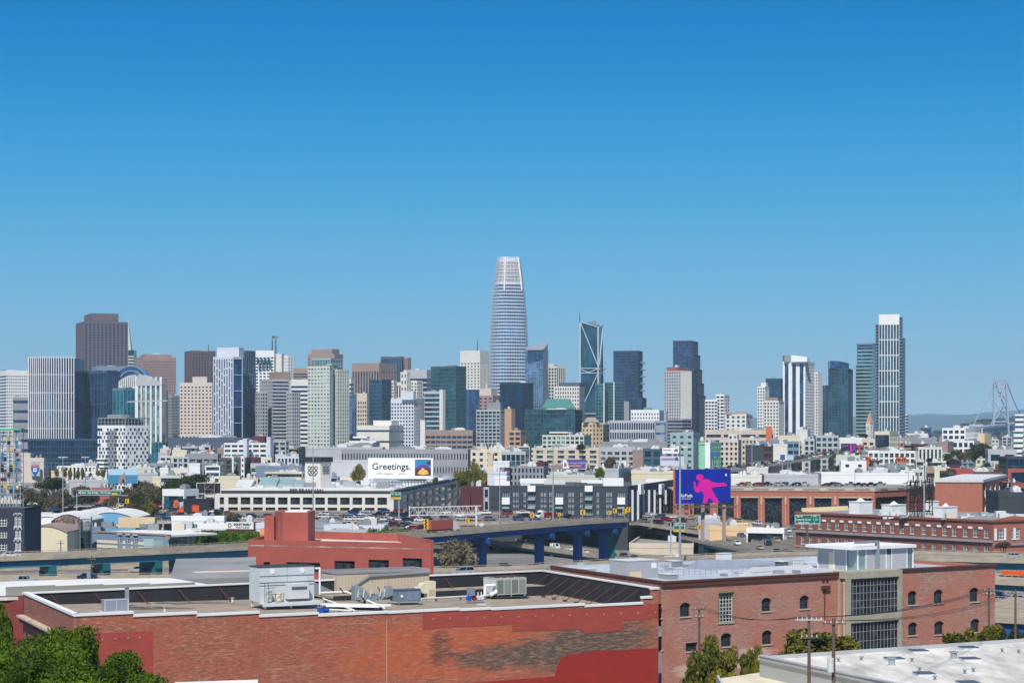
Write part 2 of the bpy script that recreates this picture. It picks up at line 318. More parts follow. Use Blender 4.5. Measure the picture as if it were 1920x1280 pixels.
# chequered building under construction
def cheq():
    D = 1650; th = thing('apartment_building', 'white block with chequered dark windows and an open steel top storey', 'building', ((235 - CX) * D / F, D, ground(D)))
    w1, w2, zt = block(None, '', 183, 235, 278, 797, D, 40, '', '')
    a = R(40); H = zt - ground(D); m = MB(); m.box(-w1, 0, 0, w2, 0, H); m.build('wall', 'pure_white', th, rz=-a)
    m = MB(); r = random.Random(3); fh = 3.2; n = int(H / fh)
    m.box(-w1 * .62, -w1 * .33, -.35, .2, 0, H - 4, 1)
    for i in range(n):
        z = H - 2.4 - i * fh
        for w_, fc in ((w1, 0), (w2, 1)):
            k = int(w_ / 2.05)
            for j in range(k):
                if (j + i) % 2 and not (fc == 0 and j % 5 == 1): continue
                if r.random() < .08: continue
                u = (j + .12) * w_ / k; ww = w_ / k * (.78 if r.random() < .8 else .5)
                if fc == 0: m.box(-w1 + u, -w1 + u + ww, -.42, .1, z - 2.1, z)
                else: m.box(-.1, .1, u, u + ww, z - 2.1, z)
    m.build('window_pattern', ['gl_dark', 'grey'], th, rz=-a)
    m = MB()
    for k in range(9):
        x = -w1 + w1 * k / 8; m.bar((x, .4, H), (x, .4, H + 6), .5)
    for k in range(8): y = w2 * k / 7; m.bar((-.4, y, H), (-.4, y, H + 6), .5)
    for z in (H + 3, H + 6): m.box(-w1, 0, 0, .6, z - .4, z); m.box(-.6, 0, .6, w2, z - .4, z)
    m.box(-w1 + 3, -3, 3, w2 - 3, H + .01, H + 5.4, 1); m.box(-w1, 0, .61, w2, H + 6.01, H + 6.4)
    m.box(-w1 * .75, -w1 * .2, 3, 10, H + 6.41, H + 9)
    m.build('steel_frame', ['grey', 'charcoal'], th, rz=-a)
    block(th, 'wing', 181, 196, 204, 859, D - 30, 30, 'pure_white', 'gl_dark', (3.2, 30, .5, 0), cap=1, units=0)
cheq()
T('office_tower', 'grey stone tower with paired windows left of the pink beige hotel', 312, 322, 340, 741, 2400, 35, 'grey', 'gl_dark', 'fine', cap=3)
T('apartment_tower', 'small beige stepped building at the foot of the turquoise tower', 204, 211, 216, 745, 2350, 30, 'pinkbeige', 'gl_dark', 'rows', cap=2, units=0)
T('office_tower', 'dark brown ribbed tower behind the pink beige hotel', 346, 360, 404, 657, 3050, 66, 'darkbrown', 'gl_dark', (60, 5, 0, .55), (4.4, 4.4, .4, .55), cap=5, units=1)
T('hotel_tower', 'pink beige hotel tower with paired square windows and a stepped top', 337, 398, 402, 717, 2050, 6, 'pinkbeige', 'gl_dark', (3.6, 3.9, .55, .52), cap=4, units=0,
  more=[('crown', 361, 388, 390, 706, 2055, 6, 'pinkbeige', 'gl_dark', 'none', 'none', dict(cap=8, yb=719, units=0)), ('base', 326, 402, 404, 814, 2040, 6, 'pinkbeige', 'gl_dark', 'punch', 'punch', dict(cap=2, units=0))])
T('residential_tower', 'pale blue white tower with staggered tall slot windows and a pleated crown', 400, 437, 455, 668, 1950, 36, 'lavwhite', 'gl_navy', (9, 3.3, .16, .48, 1), (16, 20, .04, .1), cap=2.5, units=0,
  more=[('crown', 407, 448, 457, 651, 1965, 22, 'lavwhite', 'gl_sky', 'none', 'none', dict(cap=9, yb=670, units=0, roof='roof_grey')), ('side_wing', 452, 458, 480, 700, 1990, 25, 'bluegrey', 'gl_blue', 'cwv', dict(cap=2, units=0))])
T('office_tower', 'dark tower with pale vertical fins behind the slot-windowed tower', 452, 462, 479, 657, 2450, 40, 'slate', 'gl_black', (60, 3.4, 0, .35), cap=1.5, units=0)
th = T('office_tower', 'white tower with four large dark openings near its top and twin flagged masts', 478, 514, 517, 657, 2700, 8, 'white', 'gl_dark', (4.2, 5, .5, .35), cap=9, units=0,
  more=[('side_wing', 513, 528, 533, 663, 2705, 12, 'offwhite', 'gl_dark', 'none', 'none', dict(cap=60, units=0)), ('tower_wing', 529, 540, 550, 666, 2710, 40, 'white', 'gl_dark', (4.2, 4, .55, .55), dict(cap=4, units=0))])
for px, pt in ((510.5, 638), (517, 638)):
    m = MB(); m.tube(P(px, 664, 2712), P(px, pt, 2712), 1.2, .8); m.tube(P(px, pt, 2712), P(px, 629, 2712), .35); m.bw('mast', 'slate', th)
for px, mt in ((511.5, 'tealdark'), (518.5, 'pink')):
    m = MB(); q = P(px, 632, 2712); m.prism([(q.x - .5, 2712), (q.x + 2.6, 2713.5), (q.x + 2.7, 2713.2), (q.x - .4, 2711.7)], q.z - 1.5, q.z + 1.5); m.bw('flag', mt, th)
m = MB()
for i in range(4):
    q = P(484 + i * 6.8, 677, 2695); m.box(q.x - 1.7, q.x + 1.7, 2694, 2698, q.z - 3.6, q.z + 3.6)
m.bw('louvre', 'gl_teal', th)
T('hotel_tower', 'grey stone hotel tower with lower side wings and tight rows of dark windows', 487, 510, 542, 711, 2000, 60, 'lgrey', 'gl_dark', (3.5, 3, .42, .3), (3.5, 40, .5, 0), cap=2, units=0,
  more=[('crown', 505, 518, 545, 697, 2010, 60, 'taupe', 'gl_dark', 'none', 'none', dict(cap=7, yb=713, units=0)), ('wing', 479, 492, 502, 735, 1985, 50, 'lgrey', 'gl_dark', (3.5, 3, .4, .3), dict(cap=1.5, units=0)),
        ('wing', 537, 549, 563, 735, 1985, 45, 'lgrey', 'gl_dark', (3.5, 2.6, .4, .34), dict(cap=1.5, units=0))])
T('apartment_tower', 'old rust brown building left of the grey stone hotel', 470, 480, 483, 760, 2150, 10, 'tan', 'gl_dark', 'punch', cap=2, units=0)
T('office_tower', 'grey tower with horizontal strips, roof just above the white striped block', 545, 577, 590, 690, 3050, 12, 'taupe', 'gl_dark', 'rows', cap=8)
T('office_block', 'white block with black window strips between the grey hotel and the pale green tower', 546, 578, 590, 711, 2450, 10, 'offwhite', 'gl_black', (5.4, 60, .5, 0), cap=8, units=2)
T('office_tower', 'tall taupe tower with a blind crown behind the pale green tower', 577, 627, 643, 663, 2950, 25, 'taupe', 'gl_dark', 'punch', 'rows', cap=7, units=0,
  more=[('crown', 584, 623, 636, 654, 2960, 25, 'taupe', 'gl_dark', 'none', 'none', dict(cap=6, yb=664, units=0))])
T('residential_tower', 'pale green gridded twin-slab tower with a glass crown and glass spine', 577, 618, 624, 686, 1850, 20, 'greenwhite', 'gl_pale', (3.3, 3.1, .45, .38), cap=2, units=0,
  more=[('spine', 612, 622, 634, 682, 1858, 25, 'glassroof', 'gl_teal', 'cw', dict(cap=1.5, units=0)), ('wing', 626, 633, 655, 692, 1862, 40, 'greenwhite', 'gl_pale', (3.3, 2.9, .45, .4), dict(cap=2, units=0)),
        ('crown', 584, 620, 642, 671, 1868, 25, 'glassroof', 'gl_pale', 'cwv', dict(cap=2, yb=688, units=0))])
T('office_block', 'white block with black strips partly behind the pale green tower, at its right', 646, 658, 664, 709, 2600, 20, 'offwhite', 'gl_black', (5.6, 60, .5, 0), cap=7)
T('residential_tower', 'slim blue grey glass tower tucked right of the pale green tower', 650, 660, 669, 738, 1950, 40, 'bluegrey', 'gl_sky', 'cw', cap=2, units=0)
T('office_tower', 'broad taupe tower with closely spaced vertical ribs and a blind top band', 660, 711, 744, 680, 2850, 28, 'taupe', 'gl_dark', (60, 4.6, 0, .42), cap=12, units=0)
T('office_tower', 'rose beige building with a sloped tile top between the ribbed taupe and dark teal towers', 666, 688, 698, 737, 2400, 15, 'beige', 'gl_dark', (5, 3.3, .4, .45), cap=10, units=1)
T('office_tower', 'dark teal glass tower left of the white gothic tower', 692, 716, 734, 711, 2300, 25, 'tealdark', 'gl_navy', (4.2, 3, .3, .1), cap=1.5, units=1)
T('office_tower', 'slate tower with a pink stone strip, its roof above the ribbed taupe tower', 714, 753, 757, 668, 3150, 8, 'slate', 'gl_navy', (60, 4, 0, .3), cap=4, units=1,
  more=[('stone_strip', 757, 765, 771, 670, 3160, 30, 'pink', 'gl_dark', 'punch', dict(cap=3, units=0))])
T('office_tower', 'dark grey tower with thin white floor bands right of the white gothic tower', 760, 800, 812, 693, 2950, 18, 'lgrey', 'gl_black', (7, 60, .3, 0), cap=13, units=1)
# white gothic stepped tower
T('office_tower', 'cream gothic tower with stepped shoulders and a small pinnacle', 722, 774, 800, 745, 2450, 25, 'offwhite', 'gl_dark', (5, 4.3, .5, .6), cap=3, units=0, roof='roof_white',
  more=[('shoulder', 728, 738, 744, 713, 2451, 25, 'offwhite', 'gl_dark', 'punch', dict(cap=3, yb=747, units=0)), ('shoulder', 736, 770, 792, 716, 2456, 25, 'offwhite', 'gl_dark', 'fins', dict(cap=4, yb=747, units=0)),
        ('central_tower', 751, 763, 769, 697, 2446, 30, 'offwhite', 'gl_dark', (8, 4, .5, .6), dict(cap=3, yb=750, units=0)), ('shoulder', 770, 782, 793, 713, 2450, 30, 'offwhite', 'gl_dark', 'punch', dict(cap=3, yb=747, units=0)),
        ('pinnacle', 757, 762, 765, 693.5, 2452, 40, 'white', 'gl_dark', 'none', dict(cap=2, yb=698, units=0))])
T('residential_tower', 'lavender white gridded tower with a stepped top in front of the gothic tower', 733, 776, 792, 747, 2150, 24, 'lavwhite', 'gl_black', (3.7, 3.7, .45, .42), (3.7, 2.7, .42, .42), cap=5, units=0,
  more=[('crown', 752, 775, 780, 733, 2146, 24, 'lavwhite', 'gl_black', 'none', dict(cap=9, yb=749, units=0))])
T('museum', 'low white museum with a slanted blank front and ribbon windows', 667, 730, 760, 797, 2100, 12, 'offwhite', 'gl_dark', (11, 60, .82, 0), cap=5, units=0, roof='roof_white',
  more=[('upper_wing', 700, 734, 750, 788, 2130, 12, 'offwhite', 'gl_dark', 'none', dict(cap=12, units=0))])
T('office_tower', 'dark green glass tower right of the gothic tower', 808, 855, 874, 686, 2250, 28, 'tealdark', 'gl_green', (4.4, 20, .34, .05), (4.4, 2.5, .1, .2), cap=3, units=1)
T('office_tower', 'pale teal glass tower with a white concrete edge', 795, 826, 835, 733, 2150, 20, 'lgrey', 'gl_teal', (5, 30, .32, .04), 'none', cap=3, units=1,
  more=[('concrete_edge', 824, 830, 835, 730, 2140, 30, 'offwhite', 'gl_dark', 'none', 'none', dict(cap=90, units=0))])
th = T('office_tower', 'white tower with square windows, dark rib strip and one roof mast', 863, 900, 920, 657, 2950, 30, 'offwhite', 'gl_dark', (4.4, 5.4, .55, .5), (60, 4, 0, .5), cap=18, units=0)
m = MB(); m.tube(P(895, 658, 2980), P(895, 637, 2980), .9, .5); m.bw('mast', 'slate', th)
T('office_tower', 'bright blue mirrored glass tower, narrow, below the white masted tower', 872, 880, 899, 730, 2350, 50, 'slate', 'gl_brt', 'cw', cap=1, units=0)
th = T('office_tower', 'rose stone tower with a small domed cap and spike left of the tallest tower', 897, 924, 938, 741, 2550, 25, 'pink', 'gl_dark', (4.5, 6, .5, .5), cap=3, units=0,
  more=[('crown', 900, 921, 932, 728, 2555, 25, 'pinkbeige', 'gl_dark', 'none', dict(cap=9, yb=742, units=0))])
m = MB(); m.tube(P(912, 728, 2570), P(912, 714, 2570), 2, .2); m.bw('spike', 'lgrey', th)
T('residential_tower', 'teal and white glass apartment tower with a grey plant top, left of the tan slab', 893, 938, 947, 768, 1850, 16, 'lgrey', 'gl_mix', (3.4, 3.6, .28, .18), cap=1.5, units=0,
  more=[('crown', 913, 938, 942, 754, 1860, 16, 'grey', 'gl_dark', 'none', dict(cap=8, yb=769, units=1))])
T('office_tower', 'blue black glass tower right at the foot of the tallest tower', 937, 979, 1000, 717, 2350, 28, 'blackw', 'gl_black', (4.2, 3, .1, .1), cap=2, units=1)
T('apartment_tower', 'plain tan slab tower in front of the blue black tower', 946, 959, 966, 766, 1800, 25, 'tan', 'gl_dark', 'none', cap=60, units=1)
# tallest tower: tapering, rounded corners
def tallest():
    D = 2750; cx = (953.5 - CX) * D / F; zb = ground(D); top = zp(483, D); H = top - zb
    th = thing('office_tower', 'tallest tower, tapering and rounded, ringed with white bands and an open white lattice top', 'tower', (cx, D, zb))
    def half(t):    # half width against height fraction, from the outline in px
        for (a, wa), (b, wb) in zip(HW, HW[1:]):
            if t <= b: return wa + (wb - wa) * (t - a) / (b - a)
        return HW[-1][1]
    HW = [(0, 25.2), (.45, 25.2), (.6, 24.6), (.72, 23.2), (.82, 21.2), (.9, 18.8), (.96, 16.3), (1, 14.6)]
    rz = R(18); n = 44; e = 3.1
    def sq(r, k=1.0):
        o = []
        for i in range(n):
            t = 2 * math.pi * i / n; c, s = math.cos(t), math.sin(t); q = (abs(c) ** e + abs(s) ** e) ** (-1 / e)
            o.append((r * q * c * k, r * q * s * k))
        return o
    core = MB(); nl = 60; H2 = H * .875; rings = []
    for j in range(nl + 1):
        z = H2 * j / nl; rings.append([(x, y, z) for x, y in sq(half(z / H) - .7)])
    vs = [v for r_ in rings for v in r_]; fs = [(j * n + i, j * n + (i + 1) % n, (j + 1) * n + (i + 1) % n, (j + 1) * n + i) for j in range(nl) for i in range(n)]
    core.add(vs, fs + [tuple(range(nl * n, nl * n + n))]); core.build('glazing', G('gl_top', (70, 108, 152), (120, 152, 188), cell=(1.6, 1.6, 4.6), metal=.6), th, rz=rz)
    bands = MB(); fl = 4.6; z = 3
    while z < H2 - 1:
        r0 = half(z / H) + .35; a, b = sq(r0), sq(r0 - 1.2); hh = 1.6
        vs = [(x, y, z) for x, y in a] + [(x, y, z + hh) for x, y in a] + [(x, y, z) for x, y in b] + [(x, y, z + hh) for x, y in b]
        fs = []
        for i in range(n):
            k = (i + 1) % n; fs += [(i, k, n + k, n + i), (n + i, n + k, 3 * n + k, 3 * n + i), (2 * n + i, 2 * n + k, k, i)]
        bands.add(vs, fs); z += fl
    bands.build('floor_band', M('towerwhite', (214, 219, 226), rough=.5, var=.04), th, rz=rz)
    pin = MB()
    for i in range(0, n):
        for j in range(0, 20):
            za, zb_ = H2 * j / 20, H2 * (j + 1) / 20; pa, pb = sq(half(za / H) + .15)[i], sq(half(zb_ / H) + .15)[i]
            pin.bar((*pa, za), (*pb, zb_), .28)
    pin.build('mullion', 'towerwhite', th, rz=rz)
    cr = MB(); z = H2
    k = 0
    while z < H - .5:
        for dz_, hh in ((0, .9), (1.5, .7), (2.8, .7)):
            zz = z + dz_; 
            if zz > H: break
            r0 = half(min(1, zz / H)); a, b = sq(r0), sq(r0 - .8)
            vs = [(x, y, zz) for x, y in a] + [(x, y, min(H + .5, zz + hh)) for x, y in a] + [(x, y, zz) for x, y in b] + [(x, y, min(H + .5, zz + hh)) for x, y in b]
            fs = []
            for i in range(n):
                q = (i + 1) % n; fs += [(i, q, n + q, n + i), (n + i, n + q, 3 * n + q, 3 * n + i), (2 * n + i, 2 * n + q, q, i), (3 * n + i, 3 * n + q, 2 * n + q, 2 * n + i)]
            cr.add(vs, fs)
        z += 4.9
    for i in range(0, n, 2):
        pa, pb = sq(half(.875) - .3)[i], sq(half(1) - .3)[i]; cr.bar((*pa, H2), (*pb, H), .4)
    cr.build('crown_lattice', M('crownw', (240, 238, 240), var=.03), th, rz=rz)
    m = MB()
    for ang in (-123, -57, 57, 123):
        i = round((ang % 360) / 360 * n) % n
        for za, zb_ in ((H * .845, H * .92), (H * .92, H)):
            pa, pb = sq(half(za / H) + .7)[i], sq(half(zb_ / H) + .7)[i]; m.bar((*pa, za), (*pb, zb_), 1.7, .9)
    m.build('corner_rib', 'pure_white', th, rz=rz)
    c = MB(); c.prism(sq(half(.95) - 4), H2 + .05, H - 6); c.build('core', 'roof_grey', th, rz=rz)
tallest()
# slanted-crown glass tower right of it
th = T('residential_tower', 'blue glass tower with pale knife edge side and slanted pointed crown beside the tallest', 985, 1018, 1028, 657, 2650, 18, 'bluegrey', 'gl_sky', (3.8, 3, .14, .12), 'none', cap=1.5, units=0)
m = MB(); q0, q1, q2 = P(985, 646, 2640), P(1018, 656, 2640), P(1025.5, 643, 2660)
m.add([(q0.x, 2642, q1.z), (q1.x, 2640, q1.z), (q2.x + 1, 2664, q1.z), (q0.x + 6, 2672, q1.z), (q0.x, 2642, q0.z - 4), (q1.x, 2640, q1.z + .5), (q2.x + .5, 2664, q2.z), (q0.x + 6, 2672, q0.z)], [(0, 1, 5, 4), (1, 2, 6, 5), (2, 3, 7, 6), (3, 0, 4, 7), (4, 5, 6, 7)])
m.bw('crown', 'steel', th)
m = MB(); a0, a1 = P(1018.3, 657, 2639.5), P(1018.3, 775, 2639.5); b0, b1 = P(1027, 645, 2664), P(1030, 775, 2664)
m.add([a1, b1, b0, a0, a1 + Vector((.2, .8, 0)), b1 + Vector((-.5, .8, 0)), b0 + Vector((-.5, .8, 0)), a0 + Vector((.2, .8, 0))], [(0, 1, 2, 3), (7, 6, 5, 4), (3, 2, 6, 7)])
m.bw('edge_panel', 'lgrey', th)
T('office_tower', 'white tower with dark paired window bays right of the slanted-crown tower', 1028, 1044, 1061, 686, 2850, 45, 'offwhite', 'gl_black', (4.6, 5.5, .32, .3), (60, 3.6, 0, .35), cap=3, units=1,
  more=[('crown', 1028, 1038, 1047, 682, 2858, 45, 'offwhite', 'gl_dark', 'none', dict(cap=3, yb=687, units=0))])
T('office_tower', 'off-white gridded block with a dark roof band, left of the cross-braced tower', 1040, 1086, 1096, 724, 2450, 10, 'offwhite', 'gl_dark', (4.8, 3.1, .42, .5), cap=2, units=0,
  more=[('dark_band', 1050, 1087, 1096, 717, 2470, 10, 'slate', 'gl_dark', 'none', dict(cap=5, yb=724, units=0))])
def hip(th, name, x0, x1, D, yb, yt, ins, dep, mat):
    a, b = (x0 - CX) * D / F, (x1 - CX) * D / F; zb, zt = zp(yb, D), zp(yt, D); i = ins * (b - a)
    m = MB(); m.add([(a, D, zb), (b, D, zb), (b, D + dep, zb), (a, D + dep, zb), (a + i, D + dep * .3, zt), (b - i, D + dep * .3, zt), (b - i, D + dep * .7, zt), (a + i, D + dep * .7, zt)],
        [(0, 1, 5, 4), (1, 2, 6, 5), (2, 3, 7, 6), (3, 0, 4, 7), (4, 5, 6, 7), (3, 2, 1, 0)]); return m.bw(name, mat, th)
th = T('hall', 'building with a green copper hipped roof above the long green glass block', 1018, 1062, 1078, 766, 2250, 20, 'beige', 'gl_dark', 'punch', cap=2, units=0)
hip(th, 'hipped_roof', 1016, 1079, 2248, 765, 747, .16, 40, 'copper')
T('office_block', 'long dark green glass block in the middle of the skyline', 984, 1078, 1092, 767, 1950, 8, 'tealdark', 'gl_green', (4.2, 3.1, .16, .1), cap=1, units=2)
T('office_block', 'brick tan gridded block below the plain tan slab tower', 954, 976, 986, 806, 1700, 15, 'tan', 'gl_dark', (4.2, 6, .4, .25), cap=2)
# cross-braced tower
def braced():
    D = 2600; th = thing('office_tower', 'dark teal glass tower with white diagonal braces, notched top and a needle spire', 'tower', P(1122, 900, D))
    f = lambda px: (px - CX) * D / F
    x0b, x0t, xc, x1b, x1t = f(1087), f(1088), f(1121.5), f(1137), f(1131)
    zb = ground(D); zt = zp(612, D); zl = zp(603, D); zr = zp(608, D); yb = D + 26
    m = MB(); m.add([(x0b, D + 8, zb), (xc, D, zb), (x1b, yb, zb), (x0b + 12, yb + 12, zb), (x0t, D + 8, zl), (xc - .5, D + 1, zt), (x1t, yb, zr), (x0t + 12, yb + 12, zt)],
        [(0, 1, 5, 4), (1, 2, 6, 5), (2, 3, 7, 6), (3, 0, 4, 7), (4, 5, 6, 7)]); m.build('glazing', G('gl_br', (34, 76, 96), (56, 100, 120), cell=(1.5, 1.5, 4), metal=.4), th, world=True)
    m = MB(); V = Vector
    def on(px, py, s=0):
        if s == 0: t = (f(px) - x0b) / (xc - x0b); return V((f(px), D + 8 - 8 * t - .6, zp(py, D)))
        t = (f(px) - xc) / (x1b - xc); return V((f(px) + .5, D + 26 * t, zp(py, D)))
    for a, b in (((1088.5, 603), (1121, 685)), ((1088, 690), (1121, 690)), ((1088.5, 699), (1121, 699)), ((1088.5, 692), (1104, 698)), ((1104, 698), (1120.5, 691)), ((1121, 700), (1089, 770)), ((1091, 775), (1121, 775)), ((1088.6, 603), (1121, 613)), ((1121.3, 613), (1121.3, 720)), ((1088, 604), (1088, 770))):
        m.bar(on(*a), on(*b), 1.5, .9)
    for a, b in (((1121.5, 613), (1131, 607.5)), ((1131, 608), (1123.4, 684)), ((1123, 690), (1135.5, 690)), ((1123, 699), (1136, 699)), ((1123, 691), (1131, 698)), ((1131, 698), (1135.5, 691))):
        m.bar(on(*a, 1), on(*b, 1), 1.2, .8)
    m.bw('brace', M('bracew', (196, 206, 216), var=.04, rough=.5), th)
    m = MB(); m.tube(P(1087.6, 606, D + 8), P(1086, 581, D + 8), .9, .1); m.bw('spire', 'slate', th)
    m = MB(); m.box(f(1103), f(1110), D + 14, D + 22, zt, zp(602, D)); m.box(f(1112), f(1120), D + 14, D + 24, zt, zp(600.5, D)); m.bw('roof_unit', 'unit_grey', th)
braced()
T('residential_tower', 'teal apartment tower with white vertical fins in front of the cross-braced tower', 1117, 1133, 1138, 719, 2300, 20, 'tealw', 'gl_teal', (4, 3.2, .16, .1), cap=1.5, units=0,
  more=[('main_slab', 1133, 1151, 1171, 716, 2310, 42, 'tealw', 'gl_green', (3.6, 3.6, .24, .1), (3.6, 30, .2, 0), dict(cap=1.5, units=0)), ('white_fin', 1131.5, 1133, 1134, 718, 2296, 30, 'white', 'gl_dark', 'none', dict(cap=90, units=0)), ('white_fin', 1150, 1151.5, 1152.5, 716, 2304, 30, 'white', 'gl_dark', 'none', dict(cap=90, units=0))])
th = T('office_tower', 'dark blue glass tower with small balconies sticking out at its right edge', 1150, 1196, 1205, 657, 2750, 14, 'navyw', 'gl_navy', (4.2, 3, .22, .06), cap=2, units=0,
  more=[('lower_wing', 1172, 1203, 1212, 745, 2700, 14, 'navyw', 'gl_navy', 'cw', dict(cap=2, units=0))])
m = MB()
for py in (680, 693, 706, 719, 732): q = P(1204, py, 2755); m.box(q.x - 2, q.x + 5.5, 2765, 2780, q.z - .6, q.z + .6); m.box(q.x - 1, q.x + 2, 2766, 2779, q.z + .61, q.z + 3)
m.bw('balcony', 'tealw', th)
T('office_block', 'narrow plain grey stub right of the white-finned teal tower', 1170, 1179, 1183, 752, 2200, 15, 'grey', 'gl_dark', 'none', cap=60, units=0)
th = T('apartment_tower', 'cream apartment tower with a shallow tiled hip roof and balconies', 1091, 1111, 1131, 792, 1750, 45, M('sand', (226, 202, 160), var=.06), 'gl_dark', (3.8, 4.4, .5, .5), cap=2, units=0)
hip(th, 'hipped_roof', 1094, 1124, 1752, 791, 782, .25, 18, 'taupe')
T('apartment_building', 'grey block of flats with small balconies right of the cream apartment tower', 1129, 1143, 1149, 795, 1770, 15, 'charcoal', 'gl_dark', (3.4, 4, .35, .2), cap=1)
T('office_block', 'wide grey office block with rows of tall narrow windows and a pale end wall', 1143, 1228, 1231, 788, 1600, 4, 'lgrey', 'gl_black', (8, 1.9, .3, .35), cap=2, units=0,
  more=[('end_wall', 1228, 1247, 1250, 788, 1601, 4, 'steel', 'gl_sky', (8, 30, .75, 0), dict(cap=2, units=0)), ('stair_tower', 1246, 1249, 1252, 770, 1604, 20, 'lgrey', 'gl_dark', (4, 3, .4, .6), dict(cap=1, units=0))])
T('hotel', 'white hotel with paired dark windows above the wide grey office block', 1183, 1236, 1245, 768, 1750, 8, 'white', 'gl_navy', (3.4, 2.6, .5, .55), cap=3, units=2)
T('residential_tower', 'grey mesh-faced tower with white side panels and a red cap', 1245, 1277, 1297, 695, 2350, 35, 'lgrey', 'gl_dark', (3.6, 3.2, .5, .5), 'none', cap=1.5, units=0,
  more=[('white_side', 1276, 1277.5, 1297, 695, 2346, 55, 'offwhite', 'offwhite', 'none', dict(cap=1, units=0)), ('red_cap', 1250, 1270, 1290, 688, 2360, 35, 'redcap', 'gl_dark', 'none', dict(cap=7, yb=696, units=1)),
        ('base', 1246, 1280, 1297, 785, 2330, 35, 'grey', 'gl_dark', 'rows', dict(cap=2, units=0))])
T('office_tower', 'sky blue glass tower stepping outward down its right side', 1262, 1296, 1309, 638, 2750, 16, 'slate', 'gl_blue', (4, 3.4, .1, .14), cap=1.5, units=0,
  more=[('setback', 1268, 1300, 1313, 664, 2755, 16, 'slate', 'gl_blue', 'cw', dict(cap=1, units=0)), ('setback', 1272, 1303, 1316.5, 691, 2760, 16, 'slate', 'gl_blue', 'cw', dict(cap=1, units=0)), ('setback', 1280, 1306, 1320, 717, 2765, 16, 'slate', 'gl_navy', 'cw', dict(cap=1, units=0)),
        ('setback', 1290, 1309, 1323, 740, 2770, 16, 'slate', 'gl_navy', 'cw', dict(cap=1, units=0)), ('dark_bay', 1294, 1300, 1306, 694, 2738, 30, 'blackw', 'gl_black', 'cw', dict(cap=1, units=0))])
T('apartment_tower', 'white gridded twin-slab flats right of the stepped sky blue tower', 1322, 1345, 1348, 749, 2100, 8, 'white', 'gl_dark', (3.5, 3, .42, .25), cap=2, units=1,
  more=[('taller_slab', 1342, 1358, 1368, 739, 2110, 25, 'white', 'gl_dark', (3.5, 6, .45, .2), dict(cap=2, units=1))])
th = T('apartment_building', 'cream block with green glass bays and a grey barrel top', 1360, 1399, 1411, 776, 1950, 15, 'offwhite', 'gl_teal', (4, 4.6, .48, .52), cap=2, units=0)
hip(th, 'barrel_top', 1362, 1407, 1953, 776, 771, .12, 28, 'taupe')
T('apartment_tower', 'narrow white gridded tower left of the tall white striped tower', 1420, 1434, 1442, 724, 2550, 22, 'white', 'gl_black', (3.8, 3.6, .45, .4), cap=2, units=0,
  more=[('crown', 1427, 1436, 1440, 717, 2556, 22, 'white', 'gl_dark', 'none', dict(cap=5, yb=725, units=0))])
T('office_tower', 'dark blue glass tower directly left of the tall white striped tower', 1436, 1464, 1470, 709, 2650, 12, 'navyw', 'gl_navy', (3.6, 3, .18, .18), cap=2, units=1)
T('apartment_tower', 'cream and green glass flats with rounded cap, at the white striped tower foot', 1432, 1460, 1470, 751, 2250, 15, 'offwhite', 'gl_teal', (3.8, 3.4, .42, .45), cap=2, units=0,
  more=[('cap', 1438, 1458, 1466, 745, 2256, 15, 'taupe', 'gl_dark', 'none', dict(cap=5, yb=752, units=0))])
# tall white striped tower with slanted crown
th = T('residential_tower', 'tall tower with broad white stripes, balconied right side and slanted white crown', 1468, 1510, 1527, 677, 2350, 22, 'white', 'gl_blue', (60, 9.2, 0, .5), (3.6, 4.4, .3, .2), cap=3, units=0)
m = MB(); a_, b_, c_ = P(1485, 678, 2345), P(1513, 678, 2345), P(1526, 676, 2345); zt = zp(665, 2345)
m.prism([(a_.x, 2352), (b_.x, 2344), (c_.x - 3, 2356), (a_.x + 8, 2372)], 0, 0, zbot=[a_.z] * 4, ztop=[zt, zp(669, 2345), zp(672, 2345), zt]); m.bw('crown', 'pure_white', th)
m = MB(); m.box(P(1472, 0, 2350).x, a_.x - .1, 2356, 2370, a_.z, zp(665, 2350)); m.bw('roof_unit', 'grey', th)
T('apartment_tower', 'slim white gridded tower behind the striped tower, at its right', 1524, 1533, 1542, 697, 2500, 40, 'white', 'gl_dark', (3.6, 3, .48, .42), cap=3, units=0)
T('office_tower', 'small dark teal tower left of the dark blue curved-crown tower', 1539, 1549, 1555, 722, 2550, 25, 'navyw', 'gl_green', 'cw', cap=1.5, units=1)
th = T('residential_tower', 'dark blue glass tower with a curved slanted crown', 1553, 1590, 1599, 690, 2400, 15, 'navyw', 'gl_green', (3.6, 3.8, .14, .16), cap=1.5, units=0)
m = MB(); D = 2402; n = 8; xs = [P(1557 + 35 * i / n, 0, D).x for i in range(n + 1)]; zs = [zp(676 + 5 * (i / n) ** 2, D) for i in range(n + 1)]; zb0 = zp(690, D)
m.prism([(x, D + .5) for x in xs] + [(x, D + 20) for x in xs[::-1]], 0, 0, zbot=[zb0] * (2 * n + 2), ztop=zs + zs[::-1]); m.bw('crown', 'gl_navy', th)
T('residential_tower', 'green glass tower with thin white floor lines and a stepped left side', 1604, 1634, 1646, 683, 2450, 20, 'glassroof', 'gl_green', (4.4, 40, .3, 0), (4.4, 40, .1, 0), cap=1, units=0,
  more=[('upper_storeys', 1606, 1636, 1650, 656, 2456, 20, 'glassroof', 'gl_teal', (4.4, 40, .3, 0), dict(cap=1, units=0)), ('crown', 1606, 1636, 1650, 643, 2456.2, 20, 'bluegrey', 'gl_blue', (3, 40, .3, 0), dict(cap=2, yb=656.5, units=0))])
